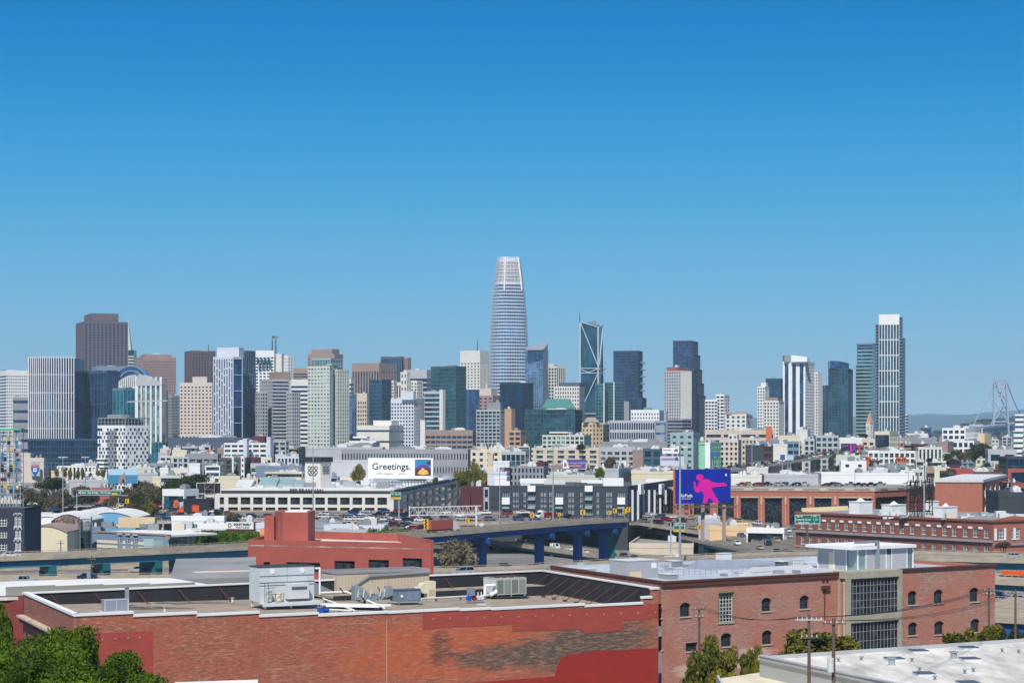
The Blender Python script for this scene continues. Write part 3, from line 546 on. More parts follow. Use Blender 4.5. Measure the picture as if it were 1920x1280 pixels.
T('residential_tower', 'tallest tower on the right, dark glass in a white frame with a blank white top', 1648, 1686, 1691, 589, 2300, 10, 'white', 'gl_green', (17, 3.5, .05, .24), 'cw', cap=12, units=0,
  more=[('side_wing', 1641, 1646, 1652, 608, 2312, 20, 'bluegrey', 'gl_blue', (3.6, 40, .35, 0), dict(cap=1, units=0)), ('side_wing', 1686, 1692, 1698, 633, 2325, 30, 'bluegrey', 'gl_navy', (3.6, 40, .35, 0), dict(cap=1, units=0)), ('side_wing', 1680, 1688, 1693, 594, 2328, 30, 'bluegrey', 'gl_navy', (3.6, 40, .35, 0), dict(cap=1, units=0))])
# clock tower
th = T('clock_tower', 'slim cream clock tower with a pointed tan roof', 1624, 1631, 1637, 793, 1700, 45, 'offwhite', 'gl_dark', (8, 3.4, .6, .7), cap=3, units=0)
m = MB(); c = P(1631, 793, 1703.5); ap = P(1631, 771, 1703.5); m.add([(c.x, 1699.6, c.z), (c.x + 3.4, 1703.5, c.z), (c.x, 1707.5, c.z), (c.x - 3.4, 1703.5, c.z), ap], [(0, 1, 4), (1, 2, 4), (2, 3, 4), (3, 0, 4)]); m.bw('roof', 'tan', th)
T('apartment_tower', 'slender pale apartment slab just right of the white framed tower', 1697, 1700, 1704, 776, 2600, 30, 'offwhite', 'gl_dark', 'rows', cap=2, units=0)
T('office_block', 'blue grey striped white block at the right edge of the photo', 1903, 1920, 1960, 776, 2050, 12, 'white', 'gl_navy', (5, 60, .55, 0), cap=2, units=0,
  more=[('lower_wing', 1900, 1919, 1960, 807, 1900, 12, 'white', 'gl_teal', (5, 60, .6, 0), dict(cap=1, units=0))])

th = thing('tower_crane', 'thin grey tower crane with a long jib before the rounded white tower', 'crane', P(265, 800, 1640)); m = MB(); a, b = P(265, 790, 1640), P(265, 749, 1640); [m.bar(a + Vector((o, 0, 0)), b + Vector((o, 0, 0)), .3) for o in (-.8, .8)]; [m.bar(a.lerp(b, k / 12) + Vector((-.8, 0, 0)), a.lerp(b, (k + 1) / 12) + Vector((.8, 0, 0)), .2) for k in range(12)]; m.bw('mast', 'grey', th); m = MB(); m.bar(P(238, 753, 1640), P(314, 751, 1640), .5, .9); m.bar(b, P(300, 751, 1640), .15); m.bw('jib', 'lgrey', th)
th = thing('antenna', 'thin antenna on the dark brown ribbed tower', 'antenna', P(391, 657, 3060)); m = MB(); m.tube(P(391, 658, 3062), P(391, 645, 3062), .7, .4); m.bw('pole', 'slate', th)
# ================================================================ MIDDLE GROUND
# ground, water, hills
g = MB(); xs = [-9000, -3000, -1200, -500, 0, 500, 1200, 3000, 9000]; ys = [-300, 0, 150, 250, 450, 650, 900, 1300, 2200, 3150]
vs = [(x, y, ground(y)) for y in ys for x in xs]; n = len(xs)
g.add(vs, [(j * n + i, j * n + i + 1, (j + 1) * n + i + 1, (j + 1) * n + i) for j in range(len(ys) - 1) for i in range(n - 1)])
g.add([(-9000, 3150, 3), (760, 3150, 3), (500, 4200, 3), (-9000, 4200, 3)], [(0, 1, 2, 3)])
struct('ground', g, M('groundm', (128, 126, 122), var=.3, scale=.02))
g = MB(); g.add([(-40000, 3151, .5), (40000, 3151, .5), (60000, 50000, .5), (-60000, 50000, .5)], [(0, 1, 2, 3)])
struct('bay_water', g, M('water', (52, 92, 122), rough=.25, var=.05, scale=.01))
def ridge(name, D, x0, x1, prof, mat, dep, seed, amp):
    r = random.Random(seed); m = MB(); n = 120; a = (x0 - CX) * D / F; b = (x1 - CX) * D / F
    hs = []
    for i in range(n + 1):
        px = x0 + (x1 - x0) * i / n
        for (pa, ya), (pb, yb) in zip(prof, prof[1:]):
            if px <= pb: y = ya + (yb - ya) * (px - pa) / (pb - pa); break
        hs.append(zp(y, D) + r.uniform(-amp, amp))
    rows = [(0, 0), (.12, .35), (.3, .62), (.55, .86), (1, 1)]
    vs = []
    for k, (t, h) in enumerate(rows):
        for i in range(n + 1): vs.append((a + (b - a) * i / n + r.uniform(-1, 1) * 30 * t, D - dep * (1 - t) + r.uniform(-1, 1) * dep * .03, max(0, hs[i] * h) + (r.uniform(-1, 1) * amp * 2 if 0 < k < 4 else 0)))
    for i in range(n + 1): vs.append((a + (b - a) * i / n, D + dep * .5, 0))
    m.add(vs, [(j * (n + 1) + i, j * (n + 1) + i + 1, (j + 1) * (n + 1) + i + 1, (j + 1) * (n + 1) + i) for j in range(len(rows)) for i in range(n)])
    return struct(name, m, mat, smooth=True)
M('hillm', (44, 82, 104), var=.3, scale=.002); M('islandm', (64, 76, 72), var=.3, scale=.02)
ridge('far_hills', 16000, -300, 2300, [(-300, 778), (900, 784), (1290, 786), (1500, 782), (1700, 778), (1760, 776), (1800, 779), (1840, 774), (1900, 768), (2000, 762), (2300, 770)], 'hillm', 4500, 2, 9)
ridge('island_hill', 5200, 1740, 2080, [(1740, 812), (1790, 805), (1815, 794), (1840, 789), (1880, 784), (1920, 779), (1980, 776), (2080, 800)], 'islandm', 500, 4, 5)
# suspension bridge
def bridge():
    D = 4200; th = thing('suspension_bridge', 'grey suspension bridge with a cross-braced tower, far behind on the right', 'bridge', P(1875, 820, D))
    lt, rt, lb, rb = 1864, 1886.5, 1862.5, 1891.5
    m = MB(); 
    for a, b in ((lt, lb), (rt, rb)):
        for o in (-3, 3): m.bar(P(a, 712, D + o * 2) + Vector((0, 0, 0)), P(b, 822, D + o * 2), 3.4, 5)
    for py, w_ in ((713, 7), (721, 3)): m.bar(P(1864, py, D), P(1886.5, py, D), 6, w_)
    for ya, yb_ in ((722, 752), (752, 790)):
        t0, t1 = (ya - 712) / 110, (yb_ - 712) / 110; L = lambda t: lt + (lb - lt) * t; Q = lambda t: rt + (rb - rt) * t
        m.bar(P(L(t0), ya, D), P(Q(t1), yb_, D), 2.6); m.bar(P(Q(t0), ya, D), P(L(t1), yb_, D), 2.6)
    m.bar(P(1863, 790, D), P(1889, 790, D), 3)
    m.bw('tower', 'brsteel', th)
    d0, d1 = P(1792, 806, 3900), P(1990, 784, 4700)
    m = MB(); m.bar(d0, d1, 22, 4); 
    for i in range(80):
        t = i / 80; a = d0.lerp(d1, t); b = d0.lerp(d1, t + 1 / 80); m.bar(a + Vector((-9, -9, -1)), a + Vector((-9, -9, -13)), 1.2)
        if i % 2: m.bar(a + Vector((-9, -9, -1)), b + Vector((-9, -9, -13)), 1.2)
    m.bar(d0 + Vector((-9, -9, -13)), d1 + Vector((-9, -9, -13)), 3); m.bw('deck', 'brsteel', th)
    for a, b, s in (((1864, 712, D), (1824, 798, 4000), 5), ((1886.5, 712, D), (1858, 797, 4050), 5), ((1866, 716, D), (1893, 776, 4500), 8), ((1887, 712, D), (1914, 776, 4500), 8)):
        m = MB(); pa, pb = P(*a), P(*b); pr = None
        for i in range(13):
            t = i / 12; q = pa.lerp(pb, t); q.z -= s * 4 * t * (1 - t)
            if pr is not None: m.bar(pr, q, 1.6)
            pr = q
        m.bw('cable', 'brsteel', th)
    for px, D2 in ((1881, 4260),):
        m = MB(); m.bar(P(1817, 797, 4000), P(1843, 797, 4000), 7, 4); m.bar(P(1819, 797, 4000), P(1815, 820, 4000), 3); m.bar(P(1841, 797, 4000), P(1841, 815, 4000), 3); m.bw('anchor_frame', 'lgrey', th)
M('brsteel', (158, 166, 184), var=.05); bridge()
MID = [
 # name, label, xL, xC, xR, yt, D, a, wall, glass, sF, sR, kw
 ('exhibition_hall', 'long dark slate hall at the foot of the pink beige hotel', 315, 470, 474, 820, 1800, 5, 'slate', 'gl_black', 'none', None, dict(cap=3, units=3)),
 ('apartment_building', 'white flats with orange and teal panels between pale blue stair towers', 420, 500, 512, 830, 1450, 8, 'white', 'gl_mix', (3.4, 5, .5, .2), None, dict(cap=1.5, units=3, extra=[('stair_tower', 456, 463, 467, 822, 1440, 20, 'lavwhite', 'gl_dark', 'none'), ('stair_tower', 500, 507, 513, 819, 1440, 20, 'lavwhite', 'gl_dark', 'none'), ('annex', 512, 536, 542, 826, 1446, 25, 'lgrey', 'gl_mix', 'resi')])),
 ('warehouse', 'maroon and terracotta rooftop block behind the orange and teal flats', 473, 496, 500, 817, 1550, 8, 'maroon', 'gl_dark', 'punch', None, dict(cap=5)),
 ('apartment_building', 'grey flats with coloured panels left of the stepped white building', 324, 372, 376, 856, 1300, 8, 'lgrey', 'gl_mix', (3.4, 3.4, .3, .35), None, dict(cap=1.2)),
 ('apartment_building', 'stepped white and dark grey flats with rows of large balconies', 354, 408, 414, 850, 1240, 6, 'grey', 'gl_resi', (3.3, 4.2, .3, .22), None, dict(cap=3.5, roof='roof_white', extra=[('white_gable', 354, 375, 378, 868, 1225, 10, 'white', 'gl_dark', 'none')])),
 ('apartment_building', 'dark brown flats with white vertical piers right of the stepped grey flats', 410, 462, 470, 858, 1235, 8, 'darkbrown', 'gl_resi', (3.3, 4, .28, .3), None, dict(cap=1.5, extra=[('white_pier', 435, 438, 439, 857, 1230, 8, 'white', 'gl_dark', 'none'), ('white_pier', 452, 458, 459, 856, 1230, 8, 'white', 'gl_dark', (3.3, 5, .5, .5))])),
 ('apartment_building', 'pale modern flats with dark slot windows left of the terraced grey block', 520, 560, 563, 855, 1300, 8, 'lavwhite', 'gl_navy', (12, 2.6, .15, .4), None, dict(cap=1.5)),
 ('house', 'orange red box house among roofs below the dark slate hall', 378, 398, 402, 843, 1400, 12, 'orange', 'gl_dark', 'none', None, dict(cap=8, units=0)),
 ('office_block', 'small grey block with square windows above the orange red box house', 381, 395, 399, 834, 1420, 12, 'lgrey', 'gl_dark', 'punch', None, dict(cap=1.5, units=1)),
 ('low_building', 'cream low block left of the orange red box house', 323, 350, 357, 843, 1380, 12, 'cream', 'gl_dark', 'none', None, dict(cap=7, units=0)),
 ('office_block', 'grey concrete block right of the chequered building', 297, 318, 323, 848, 1480, 20, 'lgrey', 'gl_dark', 'none', None, dict(cap=30)),
 ('low_building', 'grey service building with vents, right of the chequered building base', 277, 322, 330, 868, 1330, 10, 'grey', 'gl_dark', (4, 5, .5, .4), None, dict(cap=2, units=5)),
 ('warehouse', 'long low green grey warehouse behind the dark domed trees', 290, 372, 380, 893, 1120, 5, 'greenwhite', 'gl_dark', 'none', None, dict(cap=8, units=3)),
 ('office_block', 'blue grey block with a round drum front, behind the black billboard', 480, 565, 570, 873, 1150, 4, 'bluegrey', 'gl_dark', 'none', None, dict(cap=12, units=3)),
 ('warehouse', 'beige low wall building right of the blue grey drum block', 497, 566, 570, 884, 1100, 4, 'beige', 'gl_dark', (6, 30, .7, 0), None, dict(cap=1.2)),
 ('office_block', 'dark green glazed slab left of the terraced grey block', 560, 571, 574, 838, 1300, 10, 'charcoal', 'gl_green', 'cw', None, dict(cap=1, units=0)),
 ('office_block', 'huge pale grey terraced block behind the white billboard, blank upper tiers', 573, 717, 722, 838, 1220, 2, 'lgrey', 'gl_dark', 'none', None, dict(cap=60, units=4, extra=[('lower_tier', 573, 700, 706, 862, 1190, 2, 'lgrey', 'gl_dark', 'none'), ('upper_tier', 648, 700, 706, 829, 1260, 2, 'offwhite', 'gl_dark', 'none')])),
 ('jail_building', 'long slate grey block with many slit windows behind the white billboard', 640, 877, 882, 842, 1200, 2, 'grey', 'gl_dark', (8.5, 1.75, .55, .62), None, dict(cap=2.6, units=5, dep=50)),
 ('office_building', 'mauve grey office block with dark strip windows above the long slate block', 797, 886, 892, 806, 1700, 4, 'taupe', 'gl_navy', (4.4, 4.4, .5, .14), None, dict(cap=5, units=3)),
 ('apartment_building', 'white low flats with stepped roof terraces below the white museum', 655, 705, 712, 826, 1500, 10, 'white', 'gl_resi', (3.6, 12, .5, .2), None, dict(cap=1.5, units=5, roof='roof_white', extra=[('penthouse', 662, 688, 693, 818, 1510, 10, 'white', 'gl_dark', 'rows')])),
 ('office_block', 'plain cream slab left of the mauve grey office block', 788, 797, 799, 787, 1800, 10, 'offwhite', 'gl_dark', 'none', None, dict(cap=60, units=0)),
 ('apartment_building', 'cream flats with a grey mansard band right of the long slate block', 882, 978, 992, 843, 1350, 6, 'cream', 'gl_dark', (4, 5, .5, .55), None, dict(cap=2, units=4, extra=[('stair_tower', 914, 924, 926, 850, 1330, 6, 'beige', 'gl_dark', 'none')])),
 ('office_block', 'grey glazed corner block with a flat overhanging roof', 940, 985, 992, 846, 1200, 20, 'lgrey', 'gl_teal', 'cwv', None, dict(cap=2, units=2)),
 ('apartment_building', 'cream balconied flats in front of the long dark green glass block', 1017, 1095, 1108, 815, 1480, 8, 'greenwhite', 'gl_resi', (3.2, 3.6, .36, .3), None, dict(cap=1.5, units=5, extra=[('penthouse', 1030, 1065, 1070, 809, 1490, 8, 'cream', 'gl_dark', 'rows')])),
 ('apartment_building', 'wide stone grey flats with white bay balconies behind the purple billboard', 1002, 1122, 1126, 840, 1300, 2, 'beige', 'gl_resi', (3.3, 7.2, .42, .38), None, dict(cap=1.5, units=5, dep=40)),
 ('apartment_building', 'grey sloped-roof flats with balconies right of the wide stone grey flats', 1124, 1190, 1196, 838, 1290, 3, 'lgrey', 'gl_resi', (3.3, 5, .42, .34), None, dict(cap=3, units=4)),
 ('office_block', 'windowless grey stone block between grey flats and teal glazed block', 1186, 1207, 1212, 843, 1270, 4, 'taupe', 'gl_dark', 'none', None, dict(cap=40)),
 ('office_block', 'teal glazed block left of the two stacked white billboards', 1206, 1240, 1246, 841, 1260, 5, 'slate', 'gl_teal', (5, 7, .3, .3), None, dict(cap=1.5, units=3)),
 ('office_block', 'plain pale teal hospital block at the foot of the stepped sky blue tower', 1257, 1300, 1312, 810, 1650, 14, M('paleteal', (160, 182, 184), var=.06), 'gl_teal', (5, 7, .6, .55), None, dict(cap=3, units=3)),
 ('warehouse', 'row of low grey roofs with white domes in front of the wide grey office block', 1128, 1250, 1262, 828, 1420, 4, 'grey', 'gl_dark', 'none', None, dict(cap=9, units=7)),
 ('hotel', 'cream and mint green block with a blank white side wall', 1310, 1330, 1352, 829, 1400, 25, 'mint', 'mint', 'none', (3.4, 4, .4, .4), dict(cap=1.5, units=2, extra=[('white_wall', 1322, 1331.5, 1334, 829, 1392, 15, 'pure_white', 'gl_dark', 'none')])),
 ('apartment_building', 'pink white flats with rows of small windows right of the mint green block', 1350, 1384, 1390, 824, 1430, 12, 'pinkbeige', 'gl_dark', (3.6, 3.4, .45, .5), None, dict(cap=2, units=2, extra=[('tall_bay', 1366, 1382, 1385, 814, 1440, 12, 'offwhite', 'gl_dark', 'punch')])),
 ('parking_garage', 'wide beige grey open parking garage with strip openings', 1322, 1452, 1458, 806, 1800, 3, 'beige', 'gl_dark', (5.2, 16, .5, .16), None, dict(cap=4, units=3, extra=[('red_stair_head', 1436, 1447, 1449, 799, 1790, 8, 'orange', 'gl_dark', 'none')])),
 ('office_building', 'beige stone office row with small windows below the parking garage', 1384, 1432, 1440, 822, 1560, 6, 'beige', 'gl_dark', (4.2, 2.8, .5, .5), None, dict(cap=1.5, units=3)),
 ('church_hall', 'sandy yellow hall with an arched dark window, below the white striped tower', 1458, 1500, 1506, 816, 1650, 8, 'cream', 'gl_dark', 'none', None, dict(cap=9, units=2)),
 ('warehouse', 'plain white cube building at the foot of the white striped tower', 1494, 1514, 1519, 805, 1700, 14, 'offwhite', 'gl_dark', 'none', None, dict(cap=30, units=1)),
 ('warehouse', 'sky grey long low roof building behind the dark brown brick block', 1425, 1498, 1506, 827, 1480, 6, 'bluegrey', 'gl_teal', (5, 4, .5, .2), None, dict(cap=2, units=3)),
 ('warehouse', 'dark red brick block beside a blank beige wall', 1432, 1449, 1451, 836, 1380, 5, 'maroon', 'gl_dark', (4.2, 8, .5, .2), None, dict(cap=1.2, units=1)),
 ('warehouse', 'windowless pale beige block beside the dark red brick block', 1450, 1476, 1479, 832, 1370, 5, 'offwhite', 'gl_dark', 'none', None, dict(cap=30, units=2)),
 ('warehouse', 'charcoal low block left of the dark red brick block', 1400, 1431, 1434, 834, 1390, 5, 'charcoal', 'gl_dark', 'none', None, dict(cap=10, units=2)),
 ('office_building', 'grey office with tall windows right of the sandy yellow hall', 1508, 1527, 1530, 822, 1560, 10, 'lgrey', 'gl_dark', (4.4, 3.6, .35, .4), None, dict(cap=2, units=2)),
 ('office_building', 'teal windowed grey office with a pink wall sign', 1530, 1572, 1576, 816, 1620, 6, 'lgrey', 'gl_teal', (4.6, 4.2, .4, .3), None, dict(cap=2, units=3)),
 ('warehouse', 'white gabled low building left of the clock tower', 1574, 1622, 1628, 820, 1650, 6, 'white', 'gl_dark', 'none', None, dict(cap=6, units=4, roof='roof_white')),
 ('warehouse', 'red brick block between the dark pink billboard and the clock tower', 1602, 1620, 1624, 834, 1450, 8, 'redpaint', 'gl_dark', 'punch', None, dict(cap=1.5, units=1)),
 ('office_block', 'cream blank block right of the clock tower', 1640, 1668, 1684, 808, 1600, 22, 'cream', 'gl_dark', 'none', (4, 3, .4, .4), dict(cap=3, units=2)),
 ('office_block', 'beige stepped block hugging the clock tower', 1616, 1640, 1648, 822, 1560, 10, 'beige', 'gl_dark', 'punch', None, dict(cap=3, units=2)),
 ('apartment_building', 'white gridded flats with orange red panels', 1628, 1716, 1724, 845, 1250, 4, 'white', 'gl_resi', (3.5, 3.2, .3, .3), None, dict(cap=1.5, units=5, roof='roof_white', dep=40, extra=[('orange_panel', 1628, 1633, 1634, 856, 1246, 4, 'orange', 'gl_dark', (3.5, 2, .5, .3)), ('orange_panel', 1682, 1689, 1690, 856, 1246, 4, 'orange', 'gl_dark', (3.5, 2, .5, .3)), ('orange_panel', 1693, 1699, 1700, 856, 1246, 4, 'orange', 'gl_dark', (3.5, 2, .5, .3))])),
 ('apartment_building', 'slim colour-striped flats right of the white and orange flats', 1722, 1766, 1772, 838, 1330, 8, 'offwhite', 'gl_teal', (12, 2.6, .1, .5), None, dict(cap=1.5, units=3)),
 ('warehouse', 'tall white gridded warehouse under the suspension bridge', 1767, 1810, 1838, 802, 1700, 20, 'white', 'gl_dark', (4.6, 4.4, .4, .32), None, dict(cap=2, units=3)),
 ('warehouse', 'white gridded lower wing in front of the tall white warehouse', 1786, 1826, 1860, 826, 1560, 16, 'white', 'gl_dark', (5, 4, .3, .35), None, dict(cap=1.5, units=3, roof='roof_white')),
 ('warehouse', 'plain brick pink block left of the white gridded lower wing', 1758, 1777, 1788, 828, 1500, 25, 'pink', 'pink', 'none', None, dict(cap=30, units=1)),
 ('apartment_building', 'sand coloured corner building right of the tall white warehouse', 1834, 1846, 1858, 812, 1650, 30, 'sand', 'gl_dark', 'none', 'punch', dict(cap=8, units=2)),
 ('hall', 'low white vaulted hall above the slim colour-striped flats', 1700, 1740, 1750, 812, 2000, 10, 'offwhite', 'gl_dark', 'rows', None, dict(cap=2, units=2)),
 ('office_block', 'small dark blue block on the shore right of the white framed tower', 1728, 1746, 1750, 801, 2400, 10, 'slate', 'gl_navy', 'cw', None, dict(cap=2, units=2)),
 ('low_building', 'long grey shed roofs behind the slim colour-striped flats', 1684, 1756, 1766, 820, 1800, 6, 'grey', 'gl_dark', 'none', None, dict(cap=6, units=5)),
 ('office_building', 'grey concrete office with wide square windows near the right edge', 1853, 1906, 1960, 842, 1150, 10, 'lgrey', 'gl_teal', (7, 9, .45, .35), None, dict(cap=3, units=2)),
 ('office_building', 'black glass upper storey with red brick frame below, at the right edge', 1890, 1935, 1960, 878, 1000, 6, 'redpaint', 'gl_black', (9, 10, .35, .28), None, dict(cap=2, units=2, extra=[('glass_storey', 1888, 1935, 1960, 856, 1002, 6, 'charcoal', 'gl_navy', 'cw')])),
 ('office_building', 'dark glazed low building with a red end wall in front of dark trees', 1780, 1888, 1891, 884, 1020, 3, 'darkbrown', 'gl_navy', (9, 5, .3, .12), None, dict(cap=1.5, units=2, extra=[('red_wall', 1793, 1824, 1826, 879, 1012, 3, 'redpaint', 'gl_dark', 'none')])),
 ('warehouse', 'cream stepped shed left of the red end wall', 1752, 1780, 1797, 876, 1060, 12, 'cream', 'gl_dark', 'none', None, dict(cap=9, units=2)),
 ('warehouse', 'white house-like block with small square windows below the dark pink billboard', 1577, 1624, 1630, 864, 1180, 8, 'pure_white', 'gl_dark', (4, 6, .6, .7), None, dict(cap=2, units=2)),
 ('warehouse', 'blank grey green concrete block behind the white house-like block', 1568, 1612, 1622, 853, 1260, 10, 'greenwhite', 'gl_dark', 'none', 'punch', dict(cap=30, units=2)),
 ('warehouse', 'long white warehouse with dark round roof vents behind the brick bay building', 1540, 1716, 1722, 886, 1000, 2, 'white', 'gl_dark', 'none', None, dict(cap=30, units=3, roof='roof_dark')),
 ('warehouse', 'pale grey corrugated warehouse with an open loading bay', 1433, 1534, 1541, 889, 985, 3, 'lgrey', 'gl_dark', 'none', None, dict(cap=30, units=5, roof='roof_white')),
 ('warehouse', 'white low shed with a green container, right of the pink figure billboard', 1371, 1428, 1434, 890, 980, 3, 'offwhite', 'gl_dark', 'none', None, dict(cap=30, units=4, roof='roof_white')),
 ('warehouse', 'small blue green roofed shed behind the long white warehouse', 1640, 1712, 1722, 874, 1150, 6, 'tealw', 'gl_navy', (5, 40, .5, 0), None, dict(cap=1.5, units=4)),
 ('warehouse', 'two-storey off-white building with small windows on the left of the corrugated warehouse', 1400, 1440, 1446, 876, 1080, 8, 'offwhite', 'gl_dark', 'none', None, dict(cap=9, units=4)),
 ('office_building', 'grey panelled block of curved punched windows with a maroon end', 956, 1019, 1028, 874, 1000, 5, 'grey', 'gl_dark', (3.5, 1.95, .35, .55), None, dict(cap=1, units=2, extra=[('maroon_top', 1005, 1021, 1028, 866, 1010, 5, 'maroon', 'gl_dark', 'none'), ('maroon_wing', 938, 956, 957, 876, 998, 5, 'maroon', 'gl_dark', 'none')])),
 ('office_building', 'white and blue grey roof pavilions left of the panelled block', 914, 950, 956, 884, 985, 8, 'lavwhite', 'gl_teal', 'none', None, dict(cap=30, units=4, extra=[('white_box', 928, 950, 956, 893, 960, 8, 'pure_white', 'gl_dark', 'none'), ('pavilion', 925, 955, 960, 864, 1030, 8, 'white', 'gl_navy', 'none')])),
 ('low_building', 'pale flat-roofed shed between the purple and white billboards', 1133, 1160, 1183, 878, 1030, 12, 'lgrey', 'gl_dark', 'none', None, dict(cap=30, units=1)),
 ('warehouse', 'long grey green low roof behind the charcoal condominium', 1020, 1130, 1134, 890, 1010, 4, 'greenwhite', 'gl_dark', 'none', None, dict(cap=9, units=4)),
 ('warehouse', 'cream and tan low roofs left of the pink figure billboard', 1184, 1268, 1272, 884, 1040, 4, 'cream', 'gl_dark', 'none', None, dict(cap=9, units=6, roof='roof_tan')),
 ('office_building', 'pink stucco block beside the painted highway shield', 40, 57, 62, 849, 1150, 12, 'pinkbeige', 'gl_dark', 'none', None, dict(cap=30, units=0)),
]
EXT = {}
for (nm, lab, xL, xC, xR, yt, D, a, wall, gl, sF, sR, kw) in MID:
    ex = kw.pop('extra', []); cat = nm.replace('_', ' ')
    kw['units'] = kw.get('units', 2) + 2 if kw.get('units', 2) else 0
    T(nm, lab, xL, xC, xR, yt, D, a, wall if isinstance(wall, str) else wall.name, gl, sF, sR, cat=cat, more=[tuple(list(e) + [dict(cap=1.2, units=0)]) for e in ex], **kw)
# filler: the distant low roofs between the named buildings, one object each
r = random.Random(11); FW = ['white', 'offwhite', 'cream', 'lgrey', 'grey', 'beige', 'taupe', 'pinkbeige', 'bluegrey', 'maroon', 'greenwhite']
CN = dict(white='white', offwhite='off-white', cream='cream', lgrey='pale grey', grey='mid grey', beige='beige', taupe='taupe', pinkbeige='pink beige', bluegrey='blue grey', maroon='maroon', greenwhite='green grey')
def filler(px, py, D, wpx, side):
    c = r.choice(FW); w_ = wpx * D / F; 
    T('low_building', '%s low building among the small distant rooftops %s' % (CN[c], side), px - wpx, px, px + 3, py, D, r.uniform(2, 14), c, r.choice(['gl_dark', 'gl_resi', 'gl_navy']), r.choice(['punch', 'none', 'rows', 'resi', 'rowp']), cat='building',
      group='%s low buildings %s' % (CN[c], side), cap=r.choice((1, 1.5, 3)), units=r.choice((2, 3, 4)), dep=r.uniform(15, 35), roof=r.choice(['roof_white', 'roof_grey', 'roof_grey', 'roof_tan', 'roof_white']))
def zone(x0, x1, rows, side):
    for D, ylo, yhi in rows:
        x = x0
        while x < x1:
            wpx = r.uniform(14, 38) * 1300 / D; filler(x + wpx, r.uniform(ylo, yhi), D + r.uniform(-30, 30), wpx, side); x += wpx + r.uniform(-2, 7)
zone(300, 660, [(1600, 836, 844), (1400, 850, 860), (1240, 868, 878), (1080, 890, 898)], 'left of the white billboard')
zone(880, 1270, [(1600, 834, 840), (1180, 870, 880), (1120, 880, 888)], 'behind the charcoal condominium')
zone(1270, 1780, [(1900, 818, 824), (1680, 828, 834)], 'below the right-hand towers')
zone(1600, 1900, [(1400, 846, 853), (1240, 858, 866), (1080, 876, 884)], 'above the white warehouses on the right')
zone(1700, 1900, [(2100, 818, 824)], 'below the right-hand towers')
zone(1925, 2260, [(1900, 818, 824), (1500, 838, 846), (1200, 858, 868), (980, 884, 894), (760, 925, 940)], 'beyond the right edge')
zone(-330, -20, [(1900, 790, 824), (1400, 838, 852), (1100, 870, 885), (800, 925, 940)], 'beyond the left edge')
# ================================================================ NEAR MIDDLE GROUND: roads, traffic, freeway-side buildings
class WP:
    """a vertical wall plane from A to B (left to right as seen), addressed by photo pixel"""
    def __init__(s, a, b):
        s.A = Vector((a[0], a[1])); B = Vector((b[0], b[1])); s.L = (B - s.A).length; s.U = (B - s.A) / s.L; s.N = Vector((s.U.y, -s.U.x)); s.rz = math.atan2(s.U.y, s.U.x)
    def u(s, px): t = (px - CX) / F; return (t * s.A.y - s.A.x) / (s.U.x - t * s.U.y)
    def uz(s, px, py): u = s.u(px); return u, zp(py, s.A.y + s.U.y * u)
    def pt(s, u, z, n=0): p = s.A + s.U * u + s.N * n; return Vector((p.x, p.y, z))
def pxw(x0, D0, x1, D1): return WP(((x0 - CX) * D0 / F, D0), ((x1 - CX) * D1 / F, D1))
def holes_wall(mb, pl, u0, u1, z0, z1, holes, dep=.35, m=0, n=0):
    us = sorted({u0, u1} | {min(max(h[i], u0), u1) for h in holes for i in (0, 1)}); zs = sorted({z0, z1} | {min(max(h[i], z0), z1) for h in holes for i in (2, 3)})
    for a, b in zip(us, us[1:]):
        for c, d in zip(zs, zs[1:]):
            if any(h[0] <= (a + b) / 2 <= h[1] and h[2] <= (c + d) / 2 <= h[3] for h in holes): continue
            mb.add([pl.pt(a, c, n), pl.pt(b, c, n), pl.pt(b, d, n), pl.pt(a, d, n)], [(0, 1, 2, 3)], m)
    for a, b, c, d in holes:
        q = [pl.pt(a, c, n), pl.pt(b, c, n), pl.pt(b, d, n), pl.pt(a, d, n)]; k = [pl.pt(a, c, n - dep), pl.pt(b, c, n - dep), pl.pt(b, d, n - dep), pl.pt(a, d, n - dep)]
        mb.add(q + k, [(0, 4, 5, 1), (1, 5, 6, 2), (2, 6, 7, 3), (3, 7, 4, 0)], m)
def pbox(mb, pl, u0, u1, n0, n1, z0, z1, m=0):
    q = [pl.pt(u, 0, n) for u, n in ((u0, n1), (u1, n1), (u1, n0), (u0, n0))]
    return mb.hexa([(p.x, p.y, z0) for p in q] + [(p.x, p.y, z1) for p in q], m)
WC = {}
